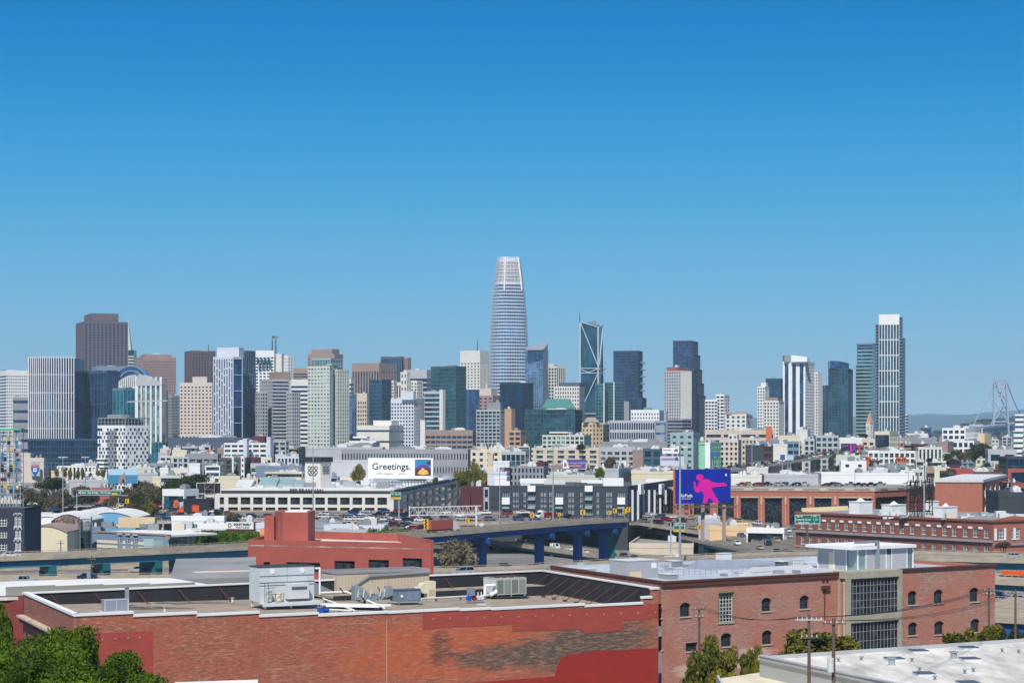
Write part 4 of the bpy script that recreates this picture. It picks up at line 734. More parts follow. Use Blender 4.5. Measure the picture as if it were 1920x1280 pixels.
def window(th, pl, a, b, c, d, nx=2, nz=3, frame='charcoal', glass='gl_near', dep=.3, bar=.07, arch=0, sill=None, n=0, name='window'):
    key = (round(b - a, 2), round(d - c, 2), nx, nz, frame, glass, bar, arch, sill)
    if key not in WC:
        w_, h = b - a, d - c; f = MB(); t = max(bar * 1.3, .06)
        f.box(0, t, 0, .12, 0, h); f.box(w_ - t, w_, 0, .12, 0, h); f.box(t, w_ - t, 0, .12, 0, t); f.box(t, w_ - t, 0, .12, h - t, h)
        for i in range(1, nx): x = w_ * i / nx; f.box(x - bar / 2, x + bar / 2, .02, .1, t, h - t)
        for j in range(1, nz): z = h * j / nz; f.box(t, w_ - t, .03, .09, z - bar / 2, z + bar / 2)
        g = MB(); g.box(t, w_ - t, .06, .07, t, h - t)
        me = []
        for mb, mt, nm in ((f, frame, 'window'), (g, glass, 'pane')):
            o = mb.build(nm, mt); me.append(o.data); bpy.data.objects.remove(o)
        if sill: s_ = MB(); s_.box(-.12, w_ + .12, -dep - .12, 0, -.16, 0); o = s_.build('sill', sill); me.append(o.data); bpy.data.objects.remove(o)
        WC[key] = me
    me = WC[key]; o = link(me[0], name, th, pl.pt(a, c, n - dep) - th.location, pl.rz)
    link(me[1], 'pane', o)
    if sill: link(me[2], 'sill', o)
    return o
class Road:
    """deck whose near edge follows pixel points (px, py, D)"""
    def __init__(s, name, pts, wd, deck='asphalt', barrier='concrete', side='concrete', girder=None, th=.55, gh=1.8, cols=(), colmat=None, far=True, bar_h=.95, kind='structure', label=None, colw=2.2, seg=6, lanes=3, bank=0.0):
        P3 = [P(*p) for p in pts]; fine = []
        for a, b in zip(P3, P3[1:]):
            for k in range(seg): fine.append(a.lerp(b, k / seg))
        fine.append(P3[-1]); s.n = fine; s.f = []
        for i, p in enumerate(fine):
            a = fine[max(0, i - 1)]; b = fine[min(len(fine) - 1, i + 1)]; d = (b - a); d.z = 0; d.normalize(); s.f.append(p + Vector((-d.y, d.x, 0)) * wd + Vector((0, 0, bank)))
        m = MB(); N = len(fine)
        for i in range(N - 1):
            a, b, c, d = s.n[i], s.n[i + 1], s.f[i + 1], s.f[i]
            m.hexa([a - Vector((0, 0, th)), b - Vector((0, 0, th)), c - Vector((0, 0, th)), d - Vector((0, 0, th)), a, b, c, d], 0)
        root = m.build(name, [deck]); s.root = root
        mk = MB()
        for k in range(1, lanes):
            t = k / lanes
            for i in range(N - 1):
                a, b = s.n[i].lerp(s.f[i], t), s.n[i + 1].lerp(s.f[i + 1], t)
                for j in range(3):
                    q0, q1 = a.lerp(b, (j + .2) / 3), a.lerp(b, (j + .6) / 3); w_ = Vector((0, .14, 0)); up = Vector((0, 0, .006))
                    mk.add([q0 - w_ + up, q1 - w_ + up, q1 + w_ + up, q0 + w_ + up], [(0, 1, 2, 3)])
        mk.build('lane_marking', 'pure_white', root)
        for edge, sgn in ((s.n, -1), (s.f, 1)) if far else ((s.n, -1),):
            m = MB()
            for i in range(N - 1):
                d = edge[i + 1] - edge[i]; d.z = 0; d.normalize(); o = Vector((d.y, -d.x, 0)) * (-sgn)
                a, b = edge[i], edge[i + 1]; t0 = o * 0.0; t1 = o * .35
                lo = Vector((0, 0, -th - .15)) if side else Vector((0, 0, 0)); up = Vector((0, 0, bar_h))
                m.hexa([a + t0 + lo, b + t0 + lo, b + t1 + lo, a + t1 + lo, a + t0 + up, b + t0 + up, b + t1 + up, a + t1 + up])
                r0, r1 = a + o * .17 + Vector((0, 0, bar_h + .35)), b + o * .17 + Vector((0, 0, bar_h + .35)); m.bar(r0, r1, .1)
                m.bar(a + o * .17 + up, r0, .12); q = a.lerp(b, .5) + o * .17; m.bar(q + up, q + Vector((0, 0, bar_h + .35)), .12)
            m.build('barrier', barrier, root)
        if girder:
            m = MB()
            for t in (.10, .36, .64, .90):
                for i in range(N - 1):
                    a, b = s.n[i].lerp(s.f[i], t), s.n[i + 1].lerp(s.f[i + 1], t); dz = Vector((0, 0, th + gh / 2 + .1)); m.bar(a - dz, b - dz, .8, gh)
            m.build('girder', girder, root)
        for px in cols:
            p, hd, far_, i = s.loc(px, .5); a, b = s.n[i], s.f[i]; m = MB(); d = s.n[min(i + 1, N - 1)] - s.n[max(0, i - 1)]; d.z = 0; d.normalize()
            top = p.z - th - (gh if girder else 0) - .1; c0 = a.lerp(b, .02); c1 = a.lerp(b, .98); c0.z = c1.z = top - .9; m.bar(c0, c1, colw * .8, 1.7)
            base = a.lerp(b, .22); m.bar((base.x, base.y, ground(base.y) - 1), (base.x, base.y, top - 1.6), colw, colw * 1.1, up=d)
            base = a.lerp(b, .8); m.bar((base.x, base.y, ground(base.y) - 1), (base.x, base.y, top - 1.6), colw, colw * 1.1, up=d)
            m.build('column', colmat or 'concrete', root)
        root['kind'] = 'structure'
    def loc(s, px, lane):
        best = None
        for i in range(len(s.n) - 1):
            a = s.n[i].lerp(s.f[i], lane); b = s.n[i + 1].lerp(s.f[i + 1], lane)
            pa, pb = CX + F * a.x / a.y, CX + F * b.x / b.y
            if min(pa, pb) <= px <= max(pa, pb) and abs(pb - pa) > 1e-6:
                t = (px - pa) / (pb - pa); p = a.lerp(b, t); d = b - a; return p, math.atan2(d.y, d.x), math.asin(max(-1, min(1, d.z / d.length))), i
            dd = abs(pa - px)
            if best is None or dd < best[0]: d = b - a; best = (dd, (a, math.atan2(d.y, d.x), 0, i))
        return best[1]
# ---- vehicles
PAINT = dict(white=(232, 232, 230), silver=(168, 174, 180), grey=(104, 110, 118), black=(26, 28, 34), navy=(26, 44, 78), blue=(50, 84, 130), red=(150, 34, 34), maroon=(84, 32, 40), teal=(40, 92, 96), tan=(180, 160, 130), green=(50, 80, 60), orange=(226, 96, 40), yellow=(226, 170, 40))
for k_, c_ in PAINT.items(): M('paint_' + k_, c_, rough=.3, var=0, k=.9)
M('tyre', (24, 24, 26), var=0, rough=.9); M('rim', (150, 152, 156), var=0, rough=.4, metal=.5); M('carglass', (30, 38, 46), var=0, rough=.08, metal=.2); M('lamp_red', (150, 20, 20), var=0, rough=.4); M('lamp_clear', (220, 224, 226), var=0, rough=.3)
KIND = dict(   # length, width, body profile (x, z), cabin (x0, x1 bottom; x0, x1 top; z0, z1)
 sedan=(4.7, 1.8, [(-2.35, .35), (-2.3, .95), (-1.6, 1.02), (1.1, .98), (2.1, .82), (2.35, .6), (2.35, .35)], (-1.7, 1.15, -1.05, .45, .97, 1.42)),
 suv=(4.8, 1.95, [(-2.4, .4), (-2.4, 1.1), (1.0, 1.12), (2.2, 1.0), (2.4, .7), (2.4, .4)], (-2.3, 1.15, -2.05, .5, 1.1, 1.72)),
 minivan=(5.0, 2.0, [(-2.5, .35), (-2.5, 1.05), (1.3, 1.05), (2.3, .88), (2.5, .6), (2.5, .35)], (-2.45, 1.6, -2.2, .6, 1.03, 1.78)),
 pickup=(5.7, 2.0, [(-2.85, .5), (-2.85, 1.15), (-.9, 1.15), (1.3, 1.15), (2.75, 1.05), (2.85, .5)], (-.95, 1.35, -.75, .8, 1.13, 1.82)),
 van=(5.6, 2.0, [(-2.8, .4), (-2.8, 1.2), (1.9, 1.2), (2.7, 1.0), (2.8, .4)], (-2.78, 2.0, -2.7, 1.4, 1.18, 2.1)))
CM = {}
def car_meshes(k):
    if k in CM: return CM[k]
    L, W, prof, (a0, a1, b0, b1, z0, z1) = KIND[k]; h = W / 2
    b = MB(); n = len(prof)
    b.add([(x, -h, z) for x, z in prof] + [(x, h, z) for x, z in prof], [tuple(range(n)), tuple(range(2 * n - 1, n - 1, -1))] + [((i + 1) % n, i, n + i, n + (i + 1) % n) for i in range(n)])
    hh = h * .8; b.box(b0, b1, -hh + .02, hh - .02, z1, z1 + .06)
    for t in (0, .5, 1):
        xa = a0 + (a1 - a0) * t; xb = b0 + (b1 - b0) * t
        for s in (-1, 1): b.bar((xa, s * (h - .07), z0), (xb, s * (hh), z1), .09 if k != 'van' else .3)
    g = MB(); g.hexa([(a0, -h + .1, z0), (a1, -h + .1, z0), (a1, h - .1, z0), (a0, h - .1, z0), (b0, -hh, z1), (b1, -hh, z1), (b1, hh, z1), (b0, hh, z1)])
    if k == 'van': b.hexa([(a0, -h + .08, z0), (0, -h + .08, z0), (0, h - .08, z0), (a0, h - .08, z0), (b0, -hh - .02, z1), (0, -hh - .02, z1), (0, hh + .02, z1), (b0, hh + .02, z1)])
    w = MB(); w.tube((0, -.11, 0), (0, .11, 0), .34, n=10); rm = MB(); rm.tube((0, -.125, 0), (0, .125, 0), .2, n=8)
    li = MB(); li.box(-L / 2 - .02, -L / 2 + .1, -h + .1, -h + .45, .75, .95); ri = MB(); ri.box(L / 2 - .12, L / 2 + .02, -h + .1, -h + .5, .62, .78)
    out = []
    for mb, mt in ((b, 'paint_white'), (g, 'carglass'), (w, 'tyre'), (rm, 'rim'), (li, 'lamp_red'), (ri, 'lamp_clear')):
        o = mb.build('m', mt); out.append(o.data); bpy.data.objects.remove(o)
    CM[k] = (out, L, W); return CM[k]
def paint(o, c): o.material_slots[0].link = 'OBJECT'; o.material_slots[0].material = MATS['paint_' + c]
def car(kind, color, p, hd, label, group=None, detail=1, pitch=0):
    me, L, W = car_meshes(kind)
    if detail == 0:
        o = link(SM(kind, color), 'parked_car' if 0 else 'car', None, p, hd); tag(o, label, 'car', group); return o
    t = thing({'pickup': 'pickup_truck', 'van': 'van', 'minivan': 'minivan', 'suv': 'suv', 'sedan': 'sedan'}[kind], label, {'pickup': 'pickup', 'van': 'van'}.get(kind, 'car'), p, 0, group)
    t.rotation_euler = (0, -pitch, hd)
    b = link(me[0], 'body', t); paint(b, color); link(me[1], 'windows', t)
    for sx in (-1, 1):
        for sy in (-1, 1):
            w = link(me[2], 'wheel', t, (sx * L * .31, sy * (W / 2 - .1), .34)); 
            if detail > 1: link(me[3], 'rim', w)
    if detail > 1:
        for sy in (0, 1): link(me[4], 'tail_light', t, (0, sy * (W - .55), 0)); link(me[5], 'headlight', t, (0, sy * (W - .6), 0))
    return t
SMC = {}
def SM(kind, color):
    k = (kind, color)
    if k not in SMC:
        me, L, W = car_meshes(kind); m = MB()
        for q, mt in ((0, 0), (1, 1)):
            base = me[q]; m.add([tuple(v.co) for v in base.vertices], [tuple(p.vertices) for p in base.polygons], mt)
        for sx in (-1, 1): m.box(sx * L * .31 - .3, sx * L * .31 + .3, -W / 2 - .02, W / 2 + .02, .0, .55, 2)
        o = m.build('car', ['paint_' + color, 'carglass', 'tyre']); SMC[k] = o.data; bpy.data.objects.remove(o)
    return SMC[k]
# ---- roads
F1 = Road('freeway', [(-500, 1106, 436), (-120, 1099, 436), (300, 1093, 436), (700, 1086, 440), (1020, 1075, 450), (1250, 1061, 462), (1500, 1048, 476), (1740, 1046, 486), (2000, 1052, 490), (2350, 1062, 498)], 14, girder='teal_steel', cols=(180, 560, 1150, 1880), colmat='teal_steel', lanes=4, bar_h=.8, bank=.2)
F2 = Road('freeway', [(-500, 1092, 520), (-120, 1084, 520), (300, 1077, 520), (600, 1076, 530), (900, 1081, 545), (1180, 1076, 580), (1420, 1052, 640), (1900, 1040, 700), (2350, 1040, 740)], 15, barrier='concrete', bar_h=.7, bank=.8)
pw = WP(P(-120, 0, 541)[:2], P(470, 0, 548)[:2]); mw = MB(); pbox(mw, pw, 0, pw.L, 0, .5, 8, zp(1049, 545)); mw.build('retaining_wall', 'concrete')['kind'] = 'structure'
F3 = Road('freeway_ramp', [(800, 998, 900), (900, 1013, 850), (1000, 1026, 800), (1100, 1040, 755), (1230, 1056, 700), (1330, 1062, 670)], 13, girder='sea_steel', gh=1.2, cols=(890, 960, 1062), colmat='sea_steel', colw=2.8, lanes=3)
F4 = Road('freeway_ramp', [(1165, 990, 900), (1250, 1001, 850), (1330, 1018, 780), (1410, 1034, 715), (1480, 1049, 660)], 16, girder='teal_steel', gh=1.6, cols=(1238, 1300, 1356), colmat='sea_steel', colw=3, lanes=3, bar_h=.6, bank=1.6)
F5 = Road('viaduct', [(-420, 1068, 462), (-60, 1050, 478), (100, 1044, 486), (300, 1035, 500), (480, 1026, 520), (650, 1013, 545), (820, 1002, 572), (1000, 987, 606), (1100, 979, 628), (1178, 975, 648)], 10, girder='teal_steel', gh=1.8, cols=(120, 195, 290, 348, 457), colmat='sea_steel', lanes=2, th=.35, bar_h=.7)
m5 = [c for c in F5.root.children if c.name.startswith('girder')][0]
m5.data.materials.append(MATS['blue_steel'])
for p_ in m5.data.polygons:
    if m5.data.vertices[p_.vertices[0]].co.x > -40: p_.material_index = 1
for px in (903, 1011, 1083, 1131):
    p, hd, _, i = F5.loc(px, .5); m = MB(); a, b = F5.n[i].copy(), F5.f[i].copy(); d = F5.n[i + 1] - a; d.z = 0; d.normalize(); b = b.lerp(p, .3); top = p.z - 2.6
    m.hexa([(a.x, a.y, top - 1.2), (a.x + 1.8 * d.x, a.y + 1.8 * d.y, top - 2), (b.x + 1.8 * d.x, b.y + 1.8 * d.y, top - 1.2), (b.x, b.y, top - 1.2), (a.x, a.y, top + .1), (a.x + 1.8 * d.x, a.y + 1.8 * d.y, top + .1), (b.x + 1.8 * d.x, b.y + 1.8 * d.y, top + .1), (b.x, b.y, top + .1)])
    m.bar((p.x, p.y, 4), (p.x, p.y, top - 1.1), 2.0, 2.4, up=d); m.build('column', 'blue_steel', F5.root)
p, hd, _, i = F5.loc(1168, .5); m = MB(); m.bar((p.x, p.y, 4), (p.x, p.y, p.z - 1.4), 4.2, 3.0, up=Vector((1, .3, 0))); m.build('column', 'sea_steel', F5.root)
F6 = Road('freeway', [(-420, 1004, 880), (-120, 992, 860), (150, 982, 850), (400, 976, 835), (700, 978, 815), (900, 981, 800), (1050, 980, 805), (1200, 981, 850), (1320, 1000, 810), (1420, 1016, 760), (1520, 1034, 700), (1640, 1050, 640)], 34, girder=None, lanes=6, bar_h=.55, bank=2.6)
F7 = Road('skyway', [(1180, 898, 1120), (1290, 893, 1180), (1400, 879, 1270), (1500, 864, 1370), (1600, 848, 1480), (1660, 840, 1560)], 18, barrier='concrete_lt', lanes=4, cols=(1400, 1440, 1480, 1520, 1560), colw=3, deck='asphalt')
F8 = Road('street', [(1180, 912, 1060), (1300, 906, 1090), (1420, 897, 1150), (1560, 885, 1260)], 16, barrier='concrete', lanes=4)
# right edge stack of decks behind the brick corner
F9 = Road('freeway_ramp', [(1700, 1090, 405), (1860, 1088, 400), (2010, 1096, 395), (2350, 1110, 385)], 10, girder='teal_steel', gh=1.2, lanes=2)
F10 = Road('freeway_ramp', [(1700, 1127, 365), (1860, 1130, 360), (2010, 1138, 355), (2350, 1152, 345)], 11, girder=None, lanes=3)
F11 = Road('freeway_ramp', [(1700, 1156, 335), (1860, 1158, 332), (2010, 1166, 328), (2350, 1180, 320)], 9, girder='blue_steel', gh=3.6, lanes=2)
# ---- traffic
r = random.Random(21)
CC = ['white', 'silver', 'grey', 'black', 'navy', 'white', 'silver', 'red', 'blue', 'grey', 'black', 'white', 'tan', 'maroon']
def jam(road, x0, x1, lanes, gap, where, det=1, flip=None, skip=0):
    for li, ln in enumerate(lanes):
        x = x0 + r.uniform(0, gap)
        while x < x1:
            if r.random() > skip:
                p, hd, pt, i = road.loc(x, ln); k = r.choice(['sedan', 'suv', 'sedan', 'suv', 'pickup', 'minivan']); c = r.choice(CC)
                rev = ln > .5 if flip is None else flip
                car(k, c, p + Vector((0, 0, .02)), hd + (math.pi if rev else 0), '%s %s %s' % (c, {'suv': 'tall car', 'pickup': 'pickup truck'}.get(k, k), where), '%s %s traffic %s' % (c, k, where), det, pt * (-1 if rev else 1))
                L = 6.5 * F / p.y
            else: L = 6 * F / p.y if 'p' in dir() else gap
            x += gap * r.uniform(.75, 1.5)
jam(F6, 55, 420, (.1, .3, .55, .75, .92), 24, 'in the traffic left of the arcade building')
jam(F6, 420, 780, (.12, .35, .62), 25, 'in the traffic before the white arcade building', skip=.1)
jam(F6, 640, 1180, (.28, .6, .9), 27, 'in the traffic before the charcoal condominium', skip=.12)
jam(F4, 1190, 1470, (.3, .75), 34, 'on the ramp below the pink figure billboard', skip=.12, flip=False)
jam(F6, 1500, 1560, (.3,), 30, 'at the foot of the sloping ramp')
jam(F7, 1290, 1655, (.12, .34, .6, .85), 13, 'on the far skyway', det=0, skip=.1)
jam(F8, 1190, 1500, (.15, .4, .65, .9), 15, 'on the street below the far skyway', det=0, skip=.15)
for i in range(60):
    px = r.uniform(1375, 1700) if i < 25 else r.uniform(60, 330); D = r.uniform(955, 972) if i < 25 else r.uniform(880, 925); c = r.choice(CC); car(r.choice(['sedan', 'suv', 'pickup']), c, (P(px, 0, D).x, D, zp(913.4, 900) - .9 if i < 25 else zp(952, 905) + (D - 905) * .03), r.choice((0, 3.14)) + r.uniform(-.2, .2), '%s car parked %s' % (c, 'on the brick bay building roof' if i < 25 else 'above the left traffic'), '%s cars parked %s' % (c, 'on the bay roof' if i < 25 else 'above left traffic'), 0)
jam(F6, 1190, 1500, (.15, .45, .72, .92), 27, 'on the curve left of the pink figure billboard', skip=.1)
def one(road, px, ln, k, c, label, rev=False, det=2, group=None):
    p, hd, pt, i = road.loc(px, ln); return car(k, c, p + Vector((0, 0, .02)), hd + (math.pi if rev else 0), label, group, det, pt * (-1 if rev else 1))
one(F1, 868, .3, 'minivan', 'silver', 'silver blue minivan driving behind the red painted building', True)
one(F1, 44, .2, 'pickup', 'silver', 'silver pickup truck driving left of the viaduct columns')
one(F2, 258, .35, 'suv', 'silver', 'grey hatchback with a red tail light, between two viaduct columns', True)
one(F2, 400, .3, 'sedan', 'black', 'black sedan between the last two teal viaduct columns', True)
one(F1, 165, .85, 'sedan', 'navy', 'dark blue sedan beside the leftmost teal column')
one(F1, 1898, .35, 'sedan', 'silver', 'silver blue sedan above the right end of the freeway wall', True)
one(F3, 978, .25, 'sedan', 'black', 'black sedan heading down the ramp between blue columns')
one(F3, 990, .7, 'suv', 'white', 'white car just above the black sedan on the curving ramp')
one(F3, 1041, .35, 'van', 'white', 'white van between the second and third blue columns')
one(F3, 1067, .4, 'sedan', 'white', 'white sedan left of the third blue column')
one(F3, 1096, .25, 'sedan', 'white', 'white sedan right of the third blue column')
for px, ln in ((1150, .3), (1170, .6), (1190, .35)): one(F3, px, ln, 'sedan', 'navy', 'dark blue car in the shade under the end of the blue viaduct', group='dark cars under the blue viaduct')
one(F2, 1325, .6, 'sedan', 'black', 'dark car passing under the sloping ramp')
one(F9, 1896, .5, 'sedan', 'navy', 'dark car beside the orange tanker at the right edge')
one(F10, 1871, .45, 'suv', 'navy', 'blue sport utility car just right of the brick corner')
one(F10, 1912, .3, 'sedan', 'silver', 'silver car cut by the right edge on the middle ramp')
one(F5, 20, .4, 'sedan', 'white', 'white car on the viaduct in front of the dark blue building')
for k_, px in enumerate((925, 948, 975, 1000, 1028, 1050, 1095, 1118, 1145, 1165)): car('suv' if k_ % 3 else 'sedan', ('navy', 'black', 'grey')[k_ % 3], (P(px, 0, 690 + k_ % 2 * 14).x, 690 + k_ % 2 * 14, ground(697)), .2, 'dark parked car in the shade behind the blue columns', 'dark cars parked behind the blue columns')
# truck with terracotta container, shuttle bus, concrete mixer
def truck(road, px, ln, label, boxc, L=9, cab='paint_white', rev=False, name='truck', cat='truck', h=2.7):
    p, hd, pt, i = road.loc(px, ln); t = thing(name, label, cat, p, hd + (math.pi if rev else 0))
    m = MB(); m.box(-L + 1.2, 1.2, -1.25, 1.25, 1.1, 1.1 + h)
    for i in range(int(L / .6)): x = -L + 1.4 + i * .6; m.box(x, x + .15, -1.29, 1.29, 1.15, 1.05 + h)
    m.build('box_body', boxc, t)
    m = MB(); m.hexa([(1.5, -1.15, .6), (4.4, -1.15, .6), (4.4, 1.15, .6), (1.5, 1.15, .6), (1.5, -1.1, 3.5), (2.6, -1.1, 3.4), (2.6, 1.1, 3.4), (1.5, 1.1, 3.5)]); m.box(2.6, 4.5, -1.12, 1.12, .6, 1.7); m.build('cab', cab, t)
    m = MB(); m.hexa([(2.7, -1.0, 2.0), (3.75, -1.0, 1.75), (3.75, 1.0, 1.75), (2.7, 1.0, 2.0), (2.62, -1, 3.2), (2.72, -1, 3.15), (2.72, 1, 3.15), (2.62, 1, 3.2)]); m.build('windscreen', 'carglass', t)
    m = MB(); m.box(-L + 1.2, 4.2, -.5, .5, .7, 1.08); m.build('chassis', 'black', t)
    for x in (-L + 2.2, -L + 3.4, 1.0, 3.6):
        for s in (-1, 1): m = MB(); m.tube((x, s * 1.2 - .15, .5), (x, s * 1.2 + .15, .5), .5, n=10); m.build('wheel', 'tyre', t)
    return t
truck(F5, 838, .45, 'truck with a terracotta ribbed container and a white cab on the viaduct', 'redcap', L=9.5)
truck(F3, 1262, .3, 'white shuttle bus with a low nose, right of the teal column', 'paint_white', L=5, name='shuttle_bus', cat='bus', h=1.6)
truck(F6, 1020, .55, 'white lorry with a red and white load near the charcoal condominium', 'paint_red', L=7, rev=True, h=1.4)
truck(F6, 1135, .6, 'small white-cabbed lorry near the yellow chevron signs', 'paint_navy', L=7, rev=True, h=1.5)
truck(F9, 1915, .5, 'orange tanker lorry at the right edge behind the brick corner', 'paint_orange', L=5, h=.9)
truck(F6, 210, .45, 'white box trailer among the cars left of the green sign gantry post', 'paint_white', L=8)
truck(F6, 95, .5, 'tall white lorry in the left traffic near the scaffold tower', 'paint_white', L=7)
truck(F6, 352, .9, 'orange lorry in front of the white mural building', 'paint_orange', L=7, cab='paint_orange', rev=True)
# ---- 888 arcade building
def arcade():
    D = 925; L = 407; th = thing('arcade_building', 'long white two-storey arcade building with black windows and a square clock-like tower', 'building', P(404, 1005, D))
    pl = pxw(402, D, 738, 918); pr = pxw(738, 918, 862, 1190); gz = ground(925); top = zp(917, 920); sof = zp(925, 920)
    for plx, tag_, wmat in ((pl, 'front', 'offwhite'), (pr, 'side', 'lgrey')):  # side wall and parapet coloured greyer to stand for their shade
        m = MB(); holes = []
        if tag_ == 'front':
            cx = [(412, 420)] + [(428 + 23.3 * k, 428 + 23.3 * k + 18) for k in range(13)]
            zr = [(932, 945.5), (952, 963), (970, 984)]
        else:
            cx = [(757 + 11.8 * k, 757 + 11.8 * k + 8.8) for k in range(9)]; zr = None
        for i, (a, b) in enumerate(cx):
            ua, ub = plx.u(a), plx.u(b)
            for j in range(3):
                z1 = zp((932, 951, 970)[j], 921); z0 = zp((945.5, 963.5, 984)[j], 921)
                holes.append((ua, ub, z0, z1))
        holes_wall(m, plx, 0, plx.L, gz, sof, holes, .9 if tag_ == 'front' else .4); m.bw(tag_ + '_wall', wmat, th)
        m = MB(); pbox(m, plx, -.3, plx.L, -.35, .35, sof + 1.3, top); pbox(m, plx, -.2, plx.L, -.2, .1, sof, sof + 1.3, 1); m.bw('parapet', [wmat, 'charcoal'], th)
        for a, b, c, d in holes: window(th, plx, a, b, c, d, 4, 1, 'charcoal', 'gl_near', .8 if tag_ == 'front' else .3, .1)
    A, B, C = pl.pt(0, 0), pr.pt(0, 0), pr.pt(pr.L, 0); Dd = A + (C - B)
    m = MB(); m.prism([(A.x, A.y), (B.x, B.y), (C.x, C.y), (Dd.x, Dd.y)], sof + 1, sof + 1.4); m.bw('roof', 'roof_white', th)
    m = MB(); pbox(m, pl, pl.u(545), pl.u(605), .36, .5, top - .1, top + 1.0); pbox(m, pl, pl.u(730), pl.L, .36, .5, top - .1, top + 1.0); m.bw('sign_band', 'white', th)
    q = pl.pt(pl.u(575), zp(919.5, 920), .6); text('888 BRANNAN', 2.4, 'ink', th, q, (pl.U.x, pl.U.y, 0), bold=.03)
    q = pr.pt(pr.u(849), zp(911, 1160), .6); text('888 BRANNAN', 3.4, 'ink', th, q, (pr.U.x, pr.U.y, 0), bold=.04)
    q = pl.pt(pl.u(738) - 2, zp(919.5, 918), .6)
    # tower
    D2 = 960; w1, w2, zt = block(None, '', 572, 601, 621, 866, D2, 35, '', '')
    loc = Vector(((601 - CX) * D2 / F, D2, sof)) - th.location; H = zt - sof
    m = MB(); m.box(-w1, 0, 0, w2, 0, H); m.build('tower_wall', 'offwhite', th, loc, -R(35))
    m = MB(); m.box(-w1 - .6, .6, -.6, w2 + .6, H, H + 2.4); m.build('tower_cornice', 'tarry', th, loc, -R(35))
    a = R(35); ux = Vector((math.cos(a), -math.sin(a), 0)); base = Vector(((601 - CX) * D2 / F, D2, sof)); nn = Vector((-math.sin(a), -math.cos(a), 0))
    for row in (0, 1): text('OOO', 2.6, 'ink', th, base + ux * (-w1 / 2) + nn * .15 + Vector((0, 0, H - 3.0 - row * 2.0)), ux, bold=.05, sx=1.0)
    text('BRANNAN', .9, 'ink', th, base + ux * (-w1 / 2) + nn * .15 + Vector((0, 0, H - 6.4)), ux, bold=.02)
    ry = Vector((math.sin(a), math.cos(a), 0))
    for row in (0, 1): text('OOO', 2.6, 'ink', th, base + ry * (w2 / 2) + Vector((math.cos(a), -math.sin(a), 0)) * .15 + Vector((0, 0, H - 3.0 - row * 2.0)), ry, bold=.05, sx=.8)
    # roof glasshouses and plant
    rr = random.Random(2)
    for a_, b_, yt, Dd in ((484, 518, 896, 980), (520, 548, 897, 985), (548, 571, 900, 975), (440, 470, 900, 985), (625, 672, 903, 990), (690, 730, 905, 1000)):
        x0, x1 = (a_ - CX) * Dd / F, (b_ - CX) * Dd / F; z1 = zp(yt, Dd); m = MB(); m.prism([(x0, Dd), (x1, Dd), (x1, Dd + 16), (x0, Dd + 16)], 0, 0, zbot=[sof + 1.4] * 4, ztop=[z1 - 3, z1 - 3, z1, z1]); m.bw('skylight' if a_ > 480 and a_ < 560 else 'roof_unit', 'glassroof' if 480 < a_ < 560 else 'unit_light', th)
    for k in range(22):
        px = rr.uniform(410, 850); Dd = rr.uniform(945, 1010) if px < 740 else rr.uniform(1100, 1180); s = rr.uniform(1.2, 4); x = (px - CX) * Dd / F; m = MB(); m.box(x, x + s * 1.6, Dd, Dd + s, sof + 1.4, sof + 1.4 + s * .8); m.bw('roof_unit', rr.choice(['unit_light', 'unit_grey', 'galv']), th)
arcade()
# ---- billboards
def posts(th, xs, D, y0, zb, mat='steel', w_=.5):
    for px in xs: m = MB(); p = P(px, y0, D); m.bar((p.x, p.y + .6, zb), (p.x, p.y + .6, p.z), w_); m.bw('post', mat, th)
def board(name, label, x0, x1, y0, y1, D, mat, tilt=0, th_=.5):
    pl = pxw(x0, D, x1, D + tilt); th = thing(name, label, 'billboard', P((x0 + x1) / 2, y1, D)); z0, z1 = zp(y1, D), zp(y0, D)
    m = MB(); pbox(m, pl, 0, pl.L, -th_, 0, z0, z1); m.bw('panel', mat, th); return th, pl, z0, z1
def flat(th, pl, pts, mat, n=.04, name='artwork', t=.03):
    """a thin coloured shape on a sign; pts in photo pixels"""
    q = [pl.uz(*p) for p in pts]; m = MB(); k = len(q); f = [pl.pt(u, z, n + t) for u, z in q]; b = [pl.pt(u, z, n) for u, z in q]
    m.add(f + b, [tuple(range(k)), tuple(range(2 * k - 1, k - 1, -1))] + [((i + 1) % k, i, k + i, k + (i + 1) % k) for i in range(k)]); return m.bw(name, mat, th)
th, pl, z0, z1 = board('billboard', 'wide white billboard reading Greetings with a small colourful picture', 690, 812, 858, 897, 960, 'pure_white', -6)
q = pl.pt(pl.u(734), zp(874.5, 958), .1); text('Greetings.', 4.4, 'ink', th, q, (pl.U.x, pl.U.y, 0), bold=.04, sx=1.05)
q = pl.pt(pl.u(733), zp(887.5, 958), .1); text('GMO/ Category       options', 1.25, 'grey', th, q, (pl.U.x, pl.U.y, 0))
M('pic_sky', (40, 140, 190), var=.05); M('pic_dark', (96, 40, 44), var=.1); M('pic_violet', (110, 60, 150), var=.05); M('pic_gold', (232, 190, 90), var=.1)
M('magenta', (236, 10, 170), var=0, rough=.6); M('royal', (8, 40, 170), var=.12, scale=.15, rough=.5)
flat(th, pl, [(778, 891), (808, 891), (808, 861), (778, 861)], 'pic_sky', .04, 'picture'); flat(th, pl, [(778, 891), (808, 891), (808, 878), (778, 877)], 'pic_dark', .08)
flat(th, pl, [(780, 878), (785, 873), (793, 870), (801, 872), (807, 878)], 'pic_violet', .13); flat(th, pl, [(783, 888), (786, 882), (790, 880), (791, 877), (795, 877), (796, 880), (801, 881), (804, 888), (793, 890)], 'pic_gold', .18)
flat(th, pl, [(799, 867), (807, 862), (808, 870), (803, 871)], 'pic_dark', .13)
m = MB()
